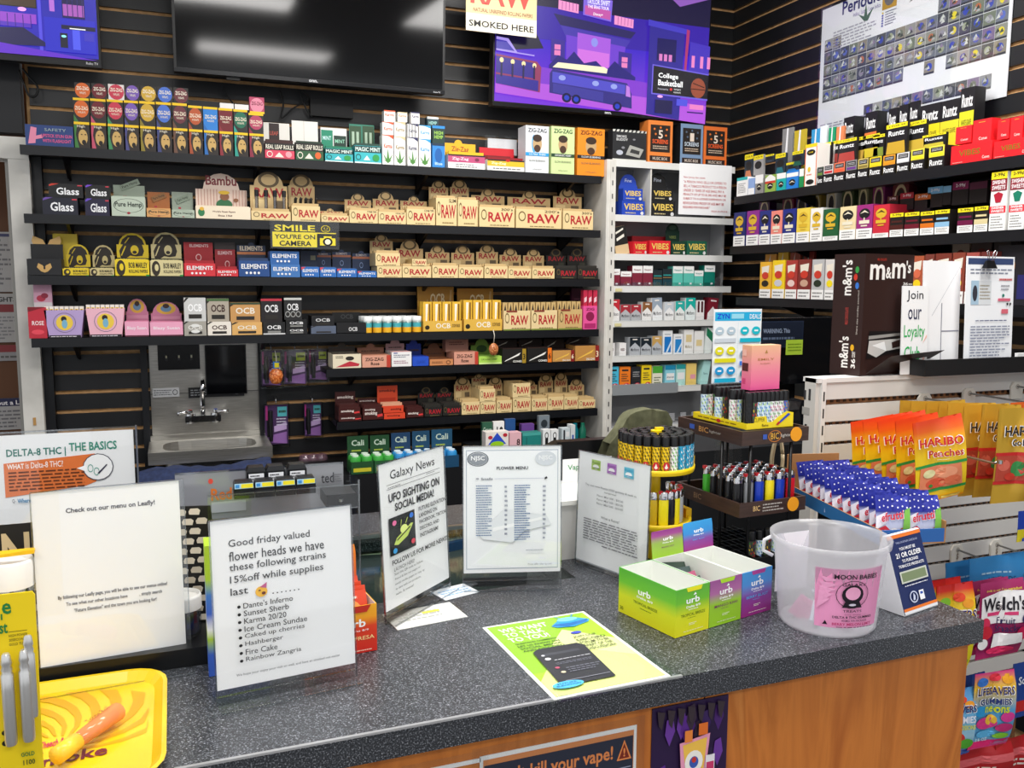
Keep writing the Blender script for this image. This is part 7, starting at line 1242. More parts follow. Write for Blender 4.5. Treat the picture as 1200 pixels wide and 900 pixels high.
# ---------------------------------------------------------------- yellow carousel
YC2 = 1.60; P1 = onY(768, 546, YC2); P2 = onY(767, 608, YC2)
ca = tag(empty('lighter_carousel', (P1.x, YC2, ZC + .0005)), 'round two-tier yellow lighter carousel behind the white sign', 'display stand'); za, zb2 = P1.z - ZC, P2.z - ZC
for z, r, nm_ in ((za, .082, 'upper_tier'), (zb2, .078, 'lower_tier')):
    MB().lathe([(r, -.006), (r + .002, 0), (r + .002, .006), (r - .003, .006), (r - .004, .0), (.01, .0)], mat('#f0cc18', .3), 36).box(r - .01, r + .004, -.02, .02, 0, .02, mat('#e8b818', .3)).build(nm_, ca, (0, 0, z))
MB().lathe([(.012, 0), (.012, za + .078)], mat('#e8c818', .3), 14).lathe([(.03, za + .002), (.03, za + .03)], mat('#f0cc18', .3), 20).build('spindle', ca); MB().lathe([(.075, 0), (.075, .012)], '#141416', 30).box(-.002, .016, -.004, .004, za + .078, za + .084, mat('#f2d01a', .3)).build('turntable', ca)
cs_ = [(('#f0c81c', '#1c1c1c'), 'yellow and black badge', 'badge'), (('#7ac83a', '#1c1c1c', '#f0f0ee'), 'green striped', 'clip'), (('#f0f0ee', '#6ac040', '#3a3a3a'), 'white and green', 'clip'), (('#30a0c8', '#f0f0e8', '#1c6a90'), 'teal mosaic', 'clip')]
for ring, (r, n) in enumerate(((.072, 24), (.05, 16), (.028, 8))):
    for k in range(n):
        a = 6.28318 * (k + .5 * (ring % 2)) / n; vis = math.sin(a)
        if vis > .75 and ring == 0: continue
        x = math.cos(a); c, nm_, kd = cs_[0] if x < -.25 else cs_[1] if x < -.02 else cs_[2] if x < .15 else cs_[3]
        o = lighter(c, kd); o.location = (P1.x + r * math.cos(a), YC2 + r * math.sin(a), ZC + za + .001 if ring < 2 else ZC + za + .001); o.rotation_euler = (0, 0, a + math.pi / 2)
        pool(o, '%s lighter' % nm_, 'in %s ring of carousel top' % ('outer', 'middle', 'inner')[ring], 'lighter', 'lighters on the carousel top tier', x)
for k, (a, c) in enumerate(((-2.6, '#2a2a2c'), (-2.2, '#c8a820'), (-1.75, '#f0e020'), (-1.45, '#1c1c24'), (-1.15, '#f0e020'), (-.8, '#b8bcc0'), (-.45, '#c8ccd0'), (-.1, '#d02a2a'), (.4, '#3a3a40'), (-3.0, '#1a1a1c'))):
    o = lighter(c, 'bic'); o.location = (P1.x + .055 * math.cos(a), YC2 + .055 * math.sin(a), ZC + zb2 + .001); o.rotation_euler = (0, 0, a + math.pi / 2); pool(o, '%s slim metal-hooded lighter' % {'#2a2a2c': 'charcoal', '#c8a820': 'mustard', '#f0e020': 'bright yellow', '#1c1c24': 'navy black', '#b8bcc0': 'silver', '#c8ccd0': 'pale silver', '#d02a2a': 'red', '#3a3a40': 'dark grey', '#1a1a1c': 'black'}[c], 'on carousel lower tier', 'lighter', 'lighters on the carousel lower tier', k)
# white tote behind the menu
A = onZ(655, 657, ZC); P = onY(676, 590, A.y)
o = tag(empty('storage_tote', (A.x - .01, A.y, ZC + .0005)), 'white translucent storage tote between the menu and the three-squares sign', 'tote')
hh = P.z - ZC; MT = clearmat('tote_plastic', (.9, .9, .9, 1), .05, .3, .75, (.88, .88, .86, 1)); MB().hexa([(.008, 0, 0), (.12, 0, 0), (.12, .16, 0), (.008, .16, 0), (0, -.006, hh), (.13, -.006, hh), (.13, .168, hh), (0, .168, hh)], MT).build('tub', o); MB().box(-.006, .135, -.012, .172, hh + .0005, hh + .01, mat('#dcdcd8')).build('rim', o)
A = onY(655, 574, A.y + .17); tag(MB().box(0, .13, 0, .001, 0, .055, PAPER).art((0, 0, 0), FX, FU, .13, .055, [T_('Vaporvine', .1, .45, .75, .75, '#3a9a5a'), T_('Tre', .55, .1, .8, .35, '#3a3a3a')]).build('hand_note', None, (A.x, A.y - .02, ZC + hh + .0115)), 'white note with green handwriting behind the menu sign', 'note')
# ================================================================ posters on the counter front
YP = 1.105 + .0195
def fp(bl, tr, sp, c, lab, film=True, nm='poster', Y=YP):
    A, B = onY(*bl, Y), onY(*tr, Y); w, h = B.x - A.x, B.z - A.z
    o = tag(empty(nm, (A.x, Y, A.z)), lab, 'poster'); MB().box(0, w, -.001, 0, 0, h, c).art((0, -.001, 0), FX, FU, w, h, sp).build('printed_sheet', o)
    if film: MB().box(-.012, w + .012, -.002, -.0015, -.01, h + .012, CLEAR).build('tape_film', o)
    return o
B = onY(746, 849, YP); A = onY(562, 893, YP); w_, h_ = B.x - A.x, .22
Yv = lambda u, v: 1 - (B.z - onY(u, v, YP).z) / h_
Xv = lambda u, v: (onY(u, v, YP).x - A.x) / w_
o = tag(empty('poster', (A.x, YP, B.z - h_)), 'navy and orange vape warning poster taped to counter front', 'poster')
MB().box(0, w_, -.001, 0, 0, h_, '#f3f3f2').art((0, -.001, 0), FX, FU, w_, h_, [R_(.02, .02, .98, .97, '#d98a52'), R_(.025, .03, .975, .93, '#262b3e'), B_("Don't kill your vape!", .06, .75, .84, .885, '#e2894e'), P_([(.865, .76), (.965, .76), (.915, .91)], '#e2894e'), P_([(.88, .772), (.95, .772), (.915, .885)], '#7a2a1c'), B_('!', .908, .785, .922, .85, '#e2894e'), R_(.1, .70, .96, .707, '#9aa0b8'), B_('Avoid extreme', .35, .58, .78, .66, '#e8e8ee'), B_('temperatures', .35, .46, .76, .54, '#e8e8ee')]).build('printed_sheet', o)
MB().box(-.012, w_ + .014, -.002, -.0015, -.01, h_ + .014, CLEAR).build('tape_film', o)
fp((480, 910), (563, 888), [], '#f0f0f0', 'white sheet edge taped left of the vape warning poster')
B = onY(853, 813, YP); A = onY(764, 826, YP); w_ = B.x - A.x; h_ = .2
g = random.Random(2); sp = []
for k in range(16): x = g.uniform(0, .85); y = g.uniform(.1, .85); sp.append(P_([(x, y), (x + .06, y - .1), (x + .13, y + .02), (x + .1, y + .14), (x + .02, y + .12)], g.choice(['#4a2470', '#5a2a8a', '#38205a', '#6a3a9a', '#3a2a3c'])))
for k in range(7): x = .05 + k * .13; sp.append(P_([(x, .98), (x + .1, .96), (x + .06, .82), (x + .02, .86)], '#3c3038'))
sp += [P_([(.1, .08), (.9, .06), (.8, .26), (.25, .3)], '#4a2c30'), P_([(.34, .68), (.74, .72), (.7, .45), (.62, .3), (.42, .3), (.36, .48)], '#e89ab8'), P_([(.38, .66), (.7, .69), (.66, .4), (.44, .36)], '#f0c050'), E_(.53, .5, .12, .1, '#f4f0e8'), E_(.53, .5, .06, .05, '#3a5ab0'), E_(.53, .52, .03, .025, '#c83a2a'), R_(.4, .68, .5, .78, '#e8843a'), R_(.58, .72, .7, .82, '#e0702a'), R_(.28, .26, .4, .42, '#e8d8a0'), R_(.3, .3, .38, .38, '#2a9a5a'), R_(.68, .34, .8, .54, '#e8e4ea'), R_(.69, .4, .79, .48, '#c83a6a'), R_(.72, .54, .77, .6, '#2a1a40')]
o = tag(empty('poster', (A.x, YP, B.z - h_), rx=.0), 'purple curtain poster with treat bags taped to counter front', 'poster'); MB().box(0, w_, -.002, -.0005, 0, h_, '#2a1640').art((0, -.002, 0), FX, FU, w_, h_, sp).build('printed_sheet', o)
# ================================================================ white slatwall gondola on the right
YG = 1.80; ZG = H - .246; gx0, gx1 = 1.555, 2.40
gd = tag(empty('gondola', (gx0, YG, 0)), 'white metal slatwall gondola holding candy pegs at right', 'gondola')
GW = mat('#dcdad6', .45); gb = noisemat('slat_groove', [(.3, '#6a4428'), (.7, '#9a6a42')], 60, 3, .7)
MB().box(.03, gx1 - gx0, .012, .04, .1, ZG - .013, gb).build('backing', gd)
up = MB().box(0, .026, .002, .044, .1, ZG - .001, mat('#d2cfc8', .4)).box(.014, .028, -.006, .002, .1, ZG - .002, mat('#e6e4e0', .35)); up.build('upright', gd)
m = MB()
for k in range(24): m.box(.019, .023, -.0068, -.006, ZG - .06 - k * .045, ZG - .035 - k * .045, '#2a2a2c')
m.build('slot_row', gd)['kind'] = 'stuff'
m = MB(); m.box(-.0006, 0, .02, .028, ZG - .06, ZG - .03, '#3a3a3c').box(-.0006, 0, .038, .046, ZG - .06, ZG - .035, '#3a3a3c').box(-.0006, 0, .022, .05, ZG - .1, ZG - .08, '#a8a6a0').box(-.0006, 0, .03, .038, ZG - .135, ZG - .125, '#2a2a2c').box(-.0006, 0, .026, .044, ZG - .30, ZG - .27, '#8a8884'); m.build('punch_hole', gd)['kind'] = 'stuff'
MB().box(0, gx1 - gx0, -.004, .052, ZG - .012, ZG, mat('#e4e2de', .4)).build('top_cap', gd)
sl0 = None; gp = .0535; ns = 20
for k in range(ns):
    z = ZG - .013 - gp * k - (.006 if k else 0)
    m = MB().box(.03, gx1 - gx0, 0, .012, -.043, 0, GW).box(.03, gx1 - gx0, .0, .0015, -.0445, -.043, mat('#b8b6b2', .4)) if sl0 is None else None
    o = m.build('slat', gd) if sl0 is None else share(sl0, 'slat', gd); sl0 = sl0 or o; o.location = (0, 0, z)
    if k < 13:
        q = share(nt, 'groove_insert', gd) if k else None
        if not k:
            mm = MB()
            for j in range(38): mm.box(.036 + j * .0215, .045 + j * .0215, .0095, .012, -.0535, -.0445, '#33201a')
            q = nt = mm.build('groove_insert', gd)
        q.location = (0, 0, z); q['kind'] = 'stuff'
MB().box(.03, gx1 - gx0, .04, .05, .1, ZG - .012, mat('#c8c6c2')).build('back_sheet', gd)
# brown chocolate box
F1, F2, S1_ = onZ(1007, 445, ZG), onZ(1061, 438.7, ZG), onZ(975, 443, ZG)
F1.y = max(F1.y, YG + .0); F1 = onY(1007, 445, 1.803); F1.z = ZG + .0005; R = (V((onY(1064, 438, 1.83).x, 1.83, 0)) - V((F1.x, F1.y, 0))).normalized(); w_ = (onP(1066, 400, F1, V((-R.y, R.x, 0))) - F1).dot(R); bkv = V((-R.y, R.x, 0)); hh = onP(1007, 297, F1, bkv).z - ZG; dd = .10
BN = mat('#33201d', .35); rzb = math.atan2(R.y, R.x)
o = tag(empty('chocolate_box', F1, rzb), 'tall dark brown candy dispenser box standing on the white gondola', 'box')
mm_ = lambda x0, y0, x1, y1: [B_('m', x0, y0, x0 + (x1 - x0) * .36, y1 - (y1 - y0) * .1, '#f4f0ea'), B_('&', x0 + (x1 - x0) * .38, y0 + .01, x0 + (x1 - x0) * .52, y1 - (y1 - y0) * .25, '#f4f0ea'), B_('m', x0 + (x1 - x0) * .53, y0 + .012, x0 + (x1 - x0) * .87, y1, '#f4f0ea'), B_("'s", x0 + (x1 - x0) * .88, y0 + (y1 - y0) * .4, x1, y1 + .02, '#f4f0ea')]
sp = [T_('MILK CHOCOLATE', .24, .945, .42, .965, '#c83a2a')] + mm_(.1, .79, .93, .93) + [B_('36', .78, .745, .88, .77, '#f4f0ea'), L_(.89, .745, .97, .765, 1, '#f4f0ea'), P_([(.1, .14), (.9, .2), (.9, .36), (.14, .37)], '#141012'), P_([(.13, .30), (.88, .33), (.88, .35), (.13, .33)], '#9a9894'), P_([(.12, .19), (.3, .15), (.5, .2), (.86, .22), (.86, .3), (.14, .29)], '#c8c6c2'), P_([(.2, .25), (.5, .2), (.45, .28)], '#f0f0ee'), P_([(.6, .27), (.84, .3), (.84, .24), (.62, .22)], '#3a2420'), L_(.3, .045, .6, .065, 1, '#e8e0d8')]
mv = MB().box(0, w_, 0, dd, 0, hh, BN).art((0, 0, 0), FX, FU, w_, hh, sp)
mv.art((0, dd * .0, 0), (0, 0, 1), (0, 1, 0), hh, dd, []) 
# side print runs upwards: text direction is +z
mv.art((-.0002, dd * .78, hh * .08), (0, 0, 1), (0, 1, 0), 0.001, 0.001, [])
def vside(s_, z0, z1, y0, y1, c): mv.art((0, dd * y1, hh * z0), (0, 0, 1), (0, -1, 0), hh * (z1 - z0), dd * (y1 - y0), [B_(s_, 0, 0, 1, 1, c)], lift=-.0006)
def vs2(s_, z0, z1, y0, y1, c, k='b'): mv.art((0, dd * y0, hh * z0), (0, 0, 1), (0, 1, 0), hh * (z1 - z0), dd * (y1 - y0), [(k, s_, 0, 0, 1, 1, c)])
g_ = lambda s_, z0, z1, y0, y1, c: None
def side_text(s_, z0, z1, y0, y1, c, k='b'):
    vs, fs = glyphs(s_, k == 'b'); mv.add([(-.0006, dd * (y0 + (y1 - y0) * q), hh * (z0 + (z1 - z0) * p)) for p, q in vs], fs, c)
side_text("m&m's", .66, .95, .40, .72, '#f4f0ea'); side_text("m&m's", .06, .32, .40, .72, '#f4f0ea'); side_text('MILK CHOCOLATE', .42, .56, .46, .56, '#b0403a'); side_text('36', .06, .14, .16, .3, '#f4f0ea'); side_text('COUNT', .15, .2, .17, .28, '#f4f0ea'); side_text('Share size candies assorted', .34, .7, .14, .19, '#c8c0b8', 't')
for z, y, c in ((.87, .24, '#3aa04a'), (.81, .28, '#d03a2a'), (.74, .22, '#3a78d0'), (.23, .28, '#e8b020')):
    mv.add([(-.0006, dd * y + .006 * math.cos(a * .5236), hh * z + .009 * math.sin(a * .5236)) for a in range(12)], [tuple(range(11, -1, -1))], c)
mv.build('carton_body', o)
MB().hexa([(w_ * .12, -.001, hh * .02), (w_ + .002, -.001, hh * .02), (w_ + .002, 0, hh * .02), (w_ * .12, 0, hh * .02), (w_ * .3, -.05, hh * .17), (w_ + .075, -.055, hh * .20), (w_ + .075, -.054, hh * .201), (w_ * .3, -.049, hh * .171)], BN).build('folded_flap', o)
# black tray with papers
A = V((onY(1094, 440, 1.76).x, 1.74, ZG + .0)); zt = onY(1120, 421, 1.74).z
A.x = onY(1094, 430, 1.74).x
o = tag(empty('black_tray', (A.x - .03, 1.74, ZG + .0005)), 'low black tray on the gondola holding folders and printed sheet', 'tray')
MB().box(0, .55, 0, .004, 0, zt - ZG, mat('#1b1c1e', .4)).box(0, .55, .004, .17, 0, .004, mat('#1b1c1e')).box(0, .004, .004, .17, .004, zt - ZG, mat('#1b1c1e')).build('tray_body', o)
def sheet(nm_, u0, v0, u1, v1, Y, z0, sp, c, lab, cat, ln=.04, th=.002, rz=0):
    A, B = onY(u0, v1, Y), onY(u1, v0, Y); w, h = B.x - A.x, B.z - z0
    o = tag(empty(nm_, (A.x, Y, z0), rz, rx=-ln), lab, cat); MB().box(0, w, 0, th, 0, h, c).art((0, 0, 0), FX, FU, w, h, sp).build('sheet', o); return o, w, h
zb = ZG + .0055
sheet('white_folder', 1080, 306, 1134, 418, 1.80, zb, [P_([(.25, .5), (.98, .95), (.99, .96), (.26, .515)], '#b8bac0'), R_(.5, .0, .52, .62, '#8a8a98'), R_(.52, .36, .98, .37, '#8a8a98'), ], '#f4f4f5', 'blank white folder in the black tray beside the printed sheet', 'folder', rz=.06)
o, w, h = sheet('printed_sheet', 1130, 301, 1194, 418, 1.775, zb, [R_(.03, .93, .97, .985, '#3a4a72'), L_(.08, .84, .95, .9, 2, '#8a90a0'), R_(.1, .58, .52, .79, '#dfe3e6'), R_(.1, .58, .26, .79, '#a8c4d8'), E_(.18, .68, .05, .07, '#3a3a44'), L_(.28, .62, .5, .76, 5, '#b0a898'), L_(.68, .78, .95, .82, 1, '#c85a5a'), L_(.72, .7, .9, .76, 2, '#9a9aa2'), E_(.77, .66, .025, .015, '#2a7a6a'), R_(.66, .61, .92, .635, '#d86a80'), R_(.74, .50, .88, .54, '#d86a78'), E_(.86, .585, .02, .012, '#222'), E_(.92, .585, .02, .012, '#222'), L_(.2, .43, .85, .45, 1, '#5a6080'), L_(.1, .02, .92, .40, 15, '#8a90a4')], '#f3f5f8', 'printed identification notice sheet clipped upright on black tray', 'notice')
c = MB().hexa([(-.02, -.008, 0), (.02, -.008, 0), (.02, .01, 0), (-.02, .01, 0), (-.014, -.001, .022), (.014, -.001, .022), (.014, .003, .022), (-.014, .003, .022)], mat('#141416', .3))
for s_ in (-1, 1): c.tube([(s_ * .010, -.002, .02), (s_ * .016, -.004, .038), (s_ * .019, -.004, .046), (s_ * .013, -.003, .05), (s_ * .008, -.002, .042), (s_ * .004, -.002, .02)], .0012, CHROME, 6)
cl = c.build('binder_clip', None, (onY(1161, 310, 1.77).x, 1.772, onY(1161, 313, 1.77).z - .004)); tag(cl, 'black binder clip with silver wire arms atop the printed sheet', 'clip')
hd_ = [('Join', .18, .82, .8, .95, '#23232c'), ('our', .24, .62, .74, .74, '#2a2a4c'), ('Loyalty', .1, .38, .88, .56, '#2fae58'), ('Club', .12, .16, .72, .32, '#2fae58')]
sheet('hand_sign', 1056, 335, 1093, 418, 1.79, ZG + .0015, [T_(a, x0, y0, x1, y1, c_2) for a, x0, y0, x1, y1, c_2 in hd_] + [P_([(.7, .05), (.85, .2), (.9, .18)], '#f0b8a8'), P_([(.8, .35), (.95, .45), (.96, .42)], '#f0b8a8')], '#f2f2f2', 'white handwritten Join our Loyalty Club sign beside the brown box', 'sign', rz=.03)
tag(MB().box(0, .12, 0, .01, 0, .045, '#f0f0f0').build('paper_stack', None, (onY(1194, 400, 1.78).x, 1.78, zb)), 'white paper edge standing at the right frame edge on black tray', 'paper')
# ---------------------------------------------------------------- hanging candy bags
def bag(w, h, t, cols, spec, nm_='candy_bag', crimp=True):
    """pillow bag hanging from its top edge; cols = gradient stops upward"""
    nx_, nz_ = 8, 12
    def bul(x, z):
        X, Z = x / w * 2 - 1, z / h
        return t * max(0, 1 - X * X) ** .6 * max(0, math.sin(min(max((Z - .04) / .9, 0), 1) * math.pi)) ** .55 + .0012 * math.sin(x * 190) * (1 if Z > .9 or Z < .08 else .35)
    m = MB(); W = lambda X, Z: X * (1 - .05 * math.sin(Z * math.pi) + .0)
    for s_ in (1, -1):
        vs = [(W(-w / 2 + w * i / nx_, j / nz_), -s_ * bul(-w / 2 + w * i / nx_ * 1.0, h * j / nz_), -h + h * j / nz_) for j in range(nz_ + 1) for i in range(nx_ + 1)]
        vs = [(x, -s_ * bul(-w / 2 + w * (k % (nx_ + 1)) / nx_ + 0, h * (k // (nx_ + 1)) / nz_), z) for k, (x, y, z) in enumerate(vs)]
        fs = [(j * (nx_ + 1) + i, j * (nx_ + 1) + i + 1, (j + 1) * (nx_ + 1) + i + 1, (j + 1) * (nx_ + 1) + i) for j in range(nz_) for i in range(nx_)]
        if s_ < 0: fs = [tuple(reversed(f)) for f in fs]
        m.add(vs, fs, cols, True)
    def fn(p): return V((W(p.x, (p.z + h) / h), p.y - bul(p.x * 1.0, p.z + h), p.z))
    def bul2(x, z): return bul(x, z)
    # note bul takes x measured from the centre
    m.art((-w / 2, -.0006, -h), FX, FU, w, h, spec, fn=fn, step=.0003); return m
# bul uses centred x
def bagstops(h, st): return gradmat([(-h + h * a, c) for a, c in st], .3)
PZ = [None]
def peg(u, v, Ylen, lab, label_txt=None):
    P = onY(u, v, YG - .001); o = tag(empty('peg_hook', (P.x, YG - .0012, P.z)), lab, 'hook', 'metal peg hooks on the gondola')
    m = MB().prism([(-.022, -.03), (.022, -.03), (.024, .006), (.014, .02), (-.014, .02), (-.024, .006)], -.006, 0, mat('#e8e4da')); m.art((-.02, -.0062, -.028), FX, FU, .04, .04, [O_(.5, .85, .18, .18, .3, '#b0a898')] + ([B_(label_txt, .4, .1, .6, .6, '#9a8a7a')] if label_txt else [])); m.build('hook_plate', o)
    MB().tube([(0, -.006, .006), (0, -Ylen, -.002), (0, -Ylen - .012, .004)], .0028, MET, 8).lathe([(.006, 0), (.006, .008)], MET, 8, (0, -Ylen - .014, .0)).build('hook_rod', o); return P
P = onY(1082, 469, YG); Pp = onY(1083, 492, YG)
peg(1082, 469, .36, 'peg hook holding golden gummy bear bags'); peg(1134, 463, .36, 'empty-looking peg hook above golden bags, middle'); peg(1190, 455, .36, 'peg hook near right frame edge above golden bags')
peg(1120, 646, .34, 'lower peg hook with paper tag, left', '$'); peg(1166, 640, .34, 'lower peg hook with paper tag, right', '$')
Pl = onY(1010, 512, YG); peg(1012, 508, .40, 'peg hook holding the peach gummy bags')
def hang(m, us, look, place, grp, nm_='candy_bag', tlt=0):
    q = None
    for k, (u, v, Y) in enumerate(us):
        P = onY(u, v, Y); q = m.build(nm_) if q is None else share(q, nm_, None); q.location = P; q.rotation_euler = (0, tlt + .04 * math.sin(k * 2.1), .10 * math.sin(k * 1.7)); pool(q, look, place, 'candy bag', grp, k)
def size(u0, v0, u1, v1, Y): A, B = onY(u0, v1, Y), onY(u1, v0, Y); return B.x - A.x, B.z - A.z
w_, h_ = size(1067, 490, 1129, 592, 1.44)
st = bagstops(h_, [(0, '#f08018'), (.03, '#f0b820'), (.1, '#f4cc22'), (.55, '#f6d022'), (.75, '#f4b020'), (.86, '#ee6a22'), (.97, '#ec4a24')])
pe = [R_(.0, .12, 1, .155, '#2f9a48'), R_(0, .43, 1, .465, '#2f9a48'), P_([(.06, .16), (.92, .16), (.88, .43), (.1, .43)], '#e88a62'), E_(.6, .34, .2, .07, '#f0a07a'), E_(.4, .22, .2, .06, '#d8583a'), E_(.72, .23, .16, .06, '#e0704a'), E_(.28, .35, .13, .05, '#e8e0a8'), E_(.3, .2, .04, .02, '#3a8a3a'), B_('HARIBO', .06, .68, .94, .80, '#ffffff', -.03), B_('HARIBO', .08, .69, .92, .79, '#d8242c', -.03), B_('Peaches', .24, .54, .92, .64, '#ffffff', -.02), B_('Peaches', .26, .545, .90, .635, '#c82830', -.02), L_(.45, .49, .7, .51, 1, '#f8f0c0'), R_(.5, .02, .9, .05, '#f0d060')]
bp = bag(w_, h_, .016, st, pe)
hang(bp, ((1098, 490, 1.44), (1074, 488, 1.51), (1056, 487, 1.56), (1040, 487, 1.61), (1022, 490, 1.67)), 'orange and yellow peach gummy bag', 'on the left peg', 'peach gummy bags', tlt=-.12)
w_, h_ = size(1166, 478, 1226, 592, 1.44)
go2 = bagstops(h_, [(0, '#c8a028'), (.5, '#c9a22c'), (.75, '#d8b23a'), (1, '#e0bc48')])
gs = [R_(0, .20, 1, .235, '#c82a2a'), R_(0, .50, 1, .535, '#c82a2a'), P_([(.03, .235), (.97, .235), (.97, .5), (.03, .5)], '#b84838'), E_(.2, .4, .14, .06, '#d86a58'), E_(.5, .36, .14, .08, '#3a8a4a'), E_(.7, .42, .12, .06, '#e8a030'), E_(.75, .29, .14, .05, '#d8b040'), E_(.35, .28, .12, .04, '#c83a2a'), B_('HARIBO', .12, .70, 1.0, .82, '#ffffff'), B_('HARIBO', .14, .71, .98, .81, '#2a2420'), B_('Goldbears', .30, .60, .98, .68, '#ffffff'), B_('Goldbears', .32, .605, .96, .675, '#2a2420')]
bg = bag(w_, h_, .02, mat('#dcb040', .3, .3), gs)
hang(bg, ((1197, 478, 1.43), (1174, 474, 1.49), (1156, 474, 1.53), (1139, 472, 1.57), (1124, 472, 1.61), (1108, 470, 1.65), (1094, 470, 1.69), (1081, 470, 1.73)), 'golden gummy bear bag', 'on the upper pegs', 'golden gummy bear bags', tlt=0.03)
w_, h_ = size(1180, 470, 1215, 520, 1.6); bo = bag(w_, h_, .012, mat('#ea6a28', .35), [R_(0, .2, 1, .5, '#f0c030')]); hang(bo, ((1200, 471, 1.60),), 'orange topped candy bag behind the golden bags', 'at right edge', 'orange candy bags')
# lower pegs
w_, h_ = size(1146, 680, 1202, 778, 1.42)
we = [P_([(.05, .45), (.97, .45), (.97, .85), (.6, .88), (.05, .80)], '#f6f4f6'), B_("Welch's", .08, .62, .96, .80, '#1e1a24'), R_(.2, .555, .8, .60, '#e0407a'), T_('Fruit', .42, .44, .74, .53, '#2a2a5a'), T_('Snacks', .38, .34, .86, .43, '#2a2a5a'), E_(.15, .46, .12, .08, '#d8305a'), E_(.18, .34, .15, .09, '#c82438'), E_(.12, .2, .12, .07, '#f0eef0'), T_('fruit is our 1st ingredient', .12, .87, .9, .91, '#e8e040'), E_(.95, .5, .07, .06, '#2a2a6a'), E_(.9, .3, .12, .1, '#c81c50'), E_(.5, .1, .3, .05, '#d82a60'), P_([(.3, .14), (.95, .18), (.9, .32), (.35, .32)], '#f6f4f6')]
bw = bag(w_, h_, .02, bagstops(h_, [(0, '#b82a6a'), (.15, '#8a1f58'), (.8, '#9a2458'), (1, '#b03a70')]), we)
hang(bw, ((1174, 680, 1.42), (1160, 679, 1.49), (1150, 680, 1.56)), 'magenta fruit snacks bag', 'on the lower peg', 'fruit snacks bags')
w_, h_ = size(1094, 684, 1143, 795, 1.42)
fs_ = [E_(.25, .8, .16, .06, '#8ac83a'), E_(.6, .85, .14, .05, '#e84a2a'), E_(.8, .78, .14, .05, '#f0a02a'), B_('SAVERS', .2, .60, 1, .72, '#ffffff'), B_('SAVERS', .22, .61, .98, .71, '#3a2a6a'), T_('five flavors', .3, .5, .9, .55, '#c82a3a'), E_(.75, .38, .18, .08, '#d8243a'), E_(.4, .32, .2, .07, '#f0842a'), E_(.5, .2, .24, .06, '#c83a8a'), E_(.3, .14, .14, .04, '#5ab83a'), E_(.75, .12, .14, .04, '#7ac03a')]
bf = bag(w_, h_, .018, bagstops(h_, [(0, '#e8d820'), (.4, '#f0e02a'), (.8, '#f0c82a'), (.93, '#d8342a'), (1, '#c8282a')]), fs_)
hang(bf, ((1119, 684, 1.42), (1108, 678, 1.50)), 'red-topped yellow ring gummies bag', 'beside counter end', 'ring gummies bags')
w_, h_ = size(1138, 787, 1190, 885, 1.42)
ne = [R_(0, .02, 1, .1, '#e82a78'), E_(.2, .88, .14, .06, '#3a78d0'), E_(.5, .93, .14, .05, '#e83a4a'), E_(.8, .9, .14, .06, '#f0a828'), B_('LIFESAVERS', .06, .70, .94, .82, '#ffffff'), B_('LIFESAVERS', .08, .71, .92, .81, '#2a2a6a'), B_('GUMMIES', .14, .58, .86, .67, '#ffffff'), B_('GUMMIES', .16, .585, .84, .665, '#2a3a7a'), B_('neons', .3, .48, .8, .56, '#d8e020'), E_(.2, .5, .16, .07, '#2a9ad8'), E_(.8, .42, .16, .07, '#e0409a'), E_(.35, .34, .24, .08, '#d83a8a'), E_(.45, .38, .12, .07, '#f0c040'), E_(.75, .28, .2, .06, '#c8347a'), E_(.35, .2, .22, .05, '#5ab0e0'), E_(.7, .17, .18, .04, '#8ad03a'), T_('3.6 OZ', .1, .12, .4, .16, '#e8f0f8')]
bn = bag(w_, h_, .018, bagstops(h_, [(0, '#e82a78'), (.12, '#6ab0d8'), (.5, '#5aa8dc'), (.8, '#f0c838'), (1, '#e03a8a')]), ne)
hang(bn, ((1166, 787, 1.42),), 'pink and blue neon ring gummies bag', 'below the fruit snacks', 'neon gummies bags', tlt=.05)
w_, h_ = size(1100, 808, 1143, 896, 1.42); fs2 = [R_(0, .02, 1, .08, '#2a4ab0')] + fs_[:3] + [B_('SAVERS', .3, .66, 1, .78, '#ffffff'), B_('SAVERS', .32, .67, .98, .77, '#2a2a6a'), B_('GUMMIES', .2, .52, .95, .62, '#f0f4ff'), B_('EXPLOSIONS', .3, .42, .95, .49, '#e8e020'), E_(.5, .28, .2, .1, '#d83a3a'), E_(.75, .2, .2, .08, '#5ab83a'), E_(.3, .15, .2, .06, '#e8b030')]
bb = bag(w_, h_, .016, bagstops(h_, [(0, '#3a5ab8'), (.3, '#a8d8f0'), (.6, '#7ac0e8'), (1, '#4a90d0')]), fs2); hang(bb, ((1122, 808, 1.43),), 'light blue ring gummies bag with dark hook', 'at the counter corner', 'blue gummies bags')
w_, h_ = size(1130, 640, 1205, 700, 1.6); bu = bag(w_, h_, .02, mat('#3a8ac8', .3), [T_('AIRHEADS', .3, .35, .7, .5, '#1c4a78'), R_(0, 0, 1, .15, '#1c5a3a'), L_(.2, .55, .8, .65, 1, '#a8d0e8')]); hang(bu, ((1172, 650, 1.60), (1140, 655, 1.66)), 'blue topped candy bag', 'behind the fruit snacks', 'blue candy bags')
w_, h_ = size(1180, 780, 1215, 850, 1.5); b2_ = bag(w_, h_, .018, mat('#2a4a98', .3), [R_(0, .1, 1, .3, '#c82a2a'), B_('Sour', .2, .6, .8, .75, '#e8f0f8')]); hang(b2_, ((1203, 775, 1.47), (1140, 790, 1.52)), 'navy blue candy bag', 'behind the neon bag', 'navy candy bags')
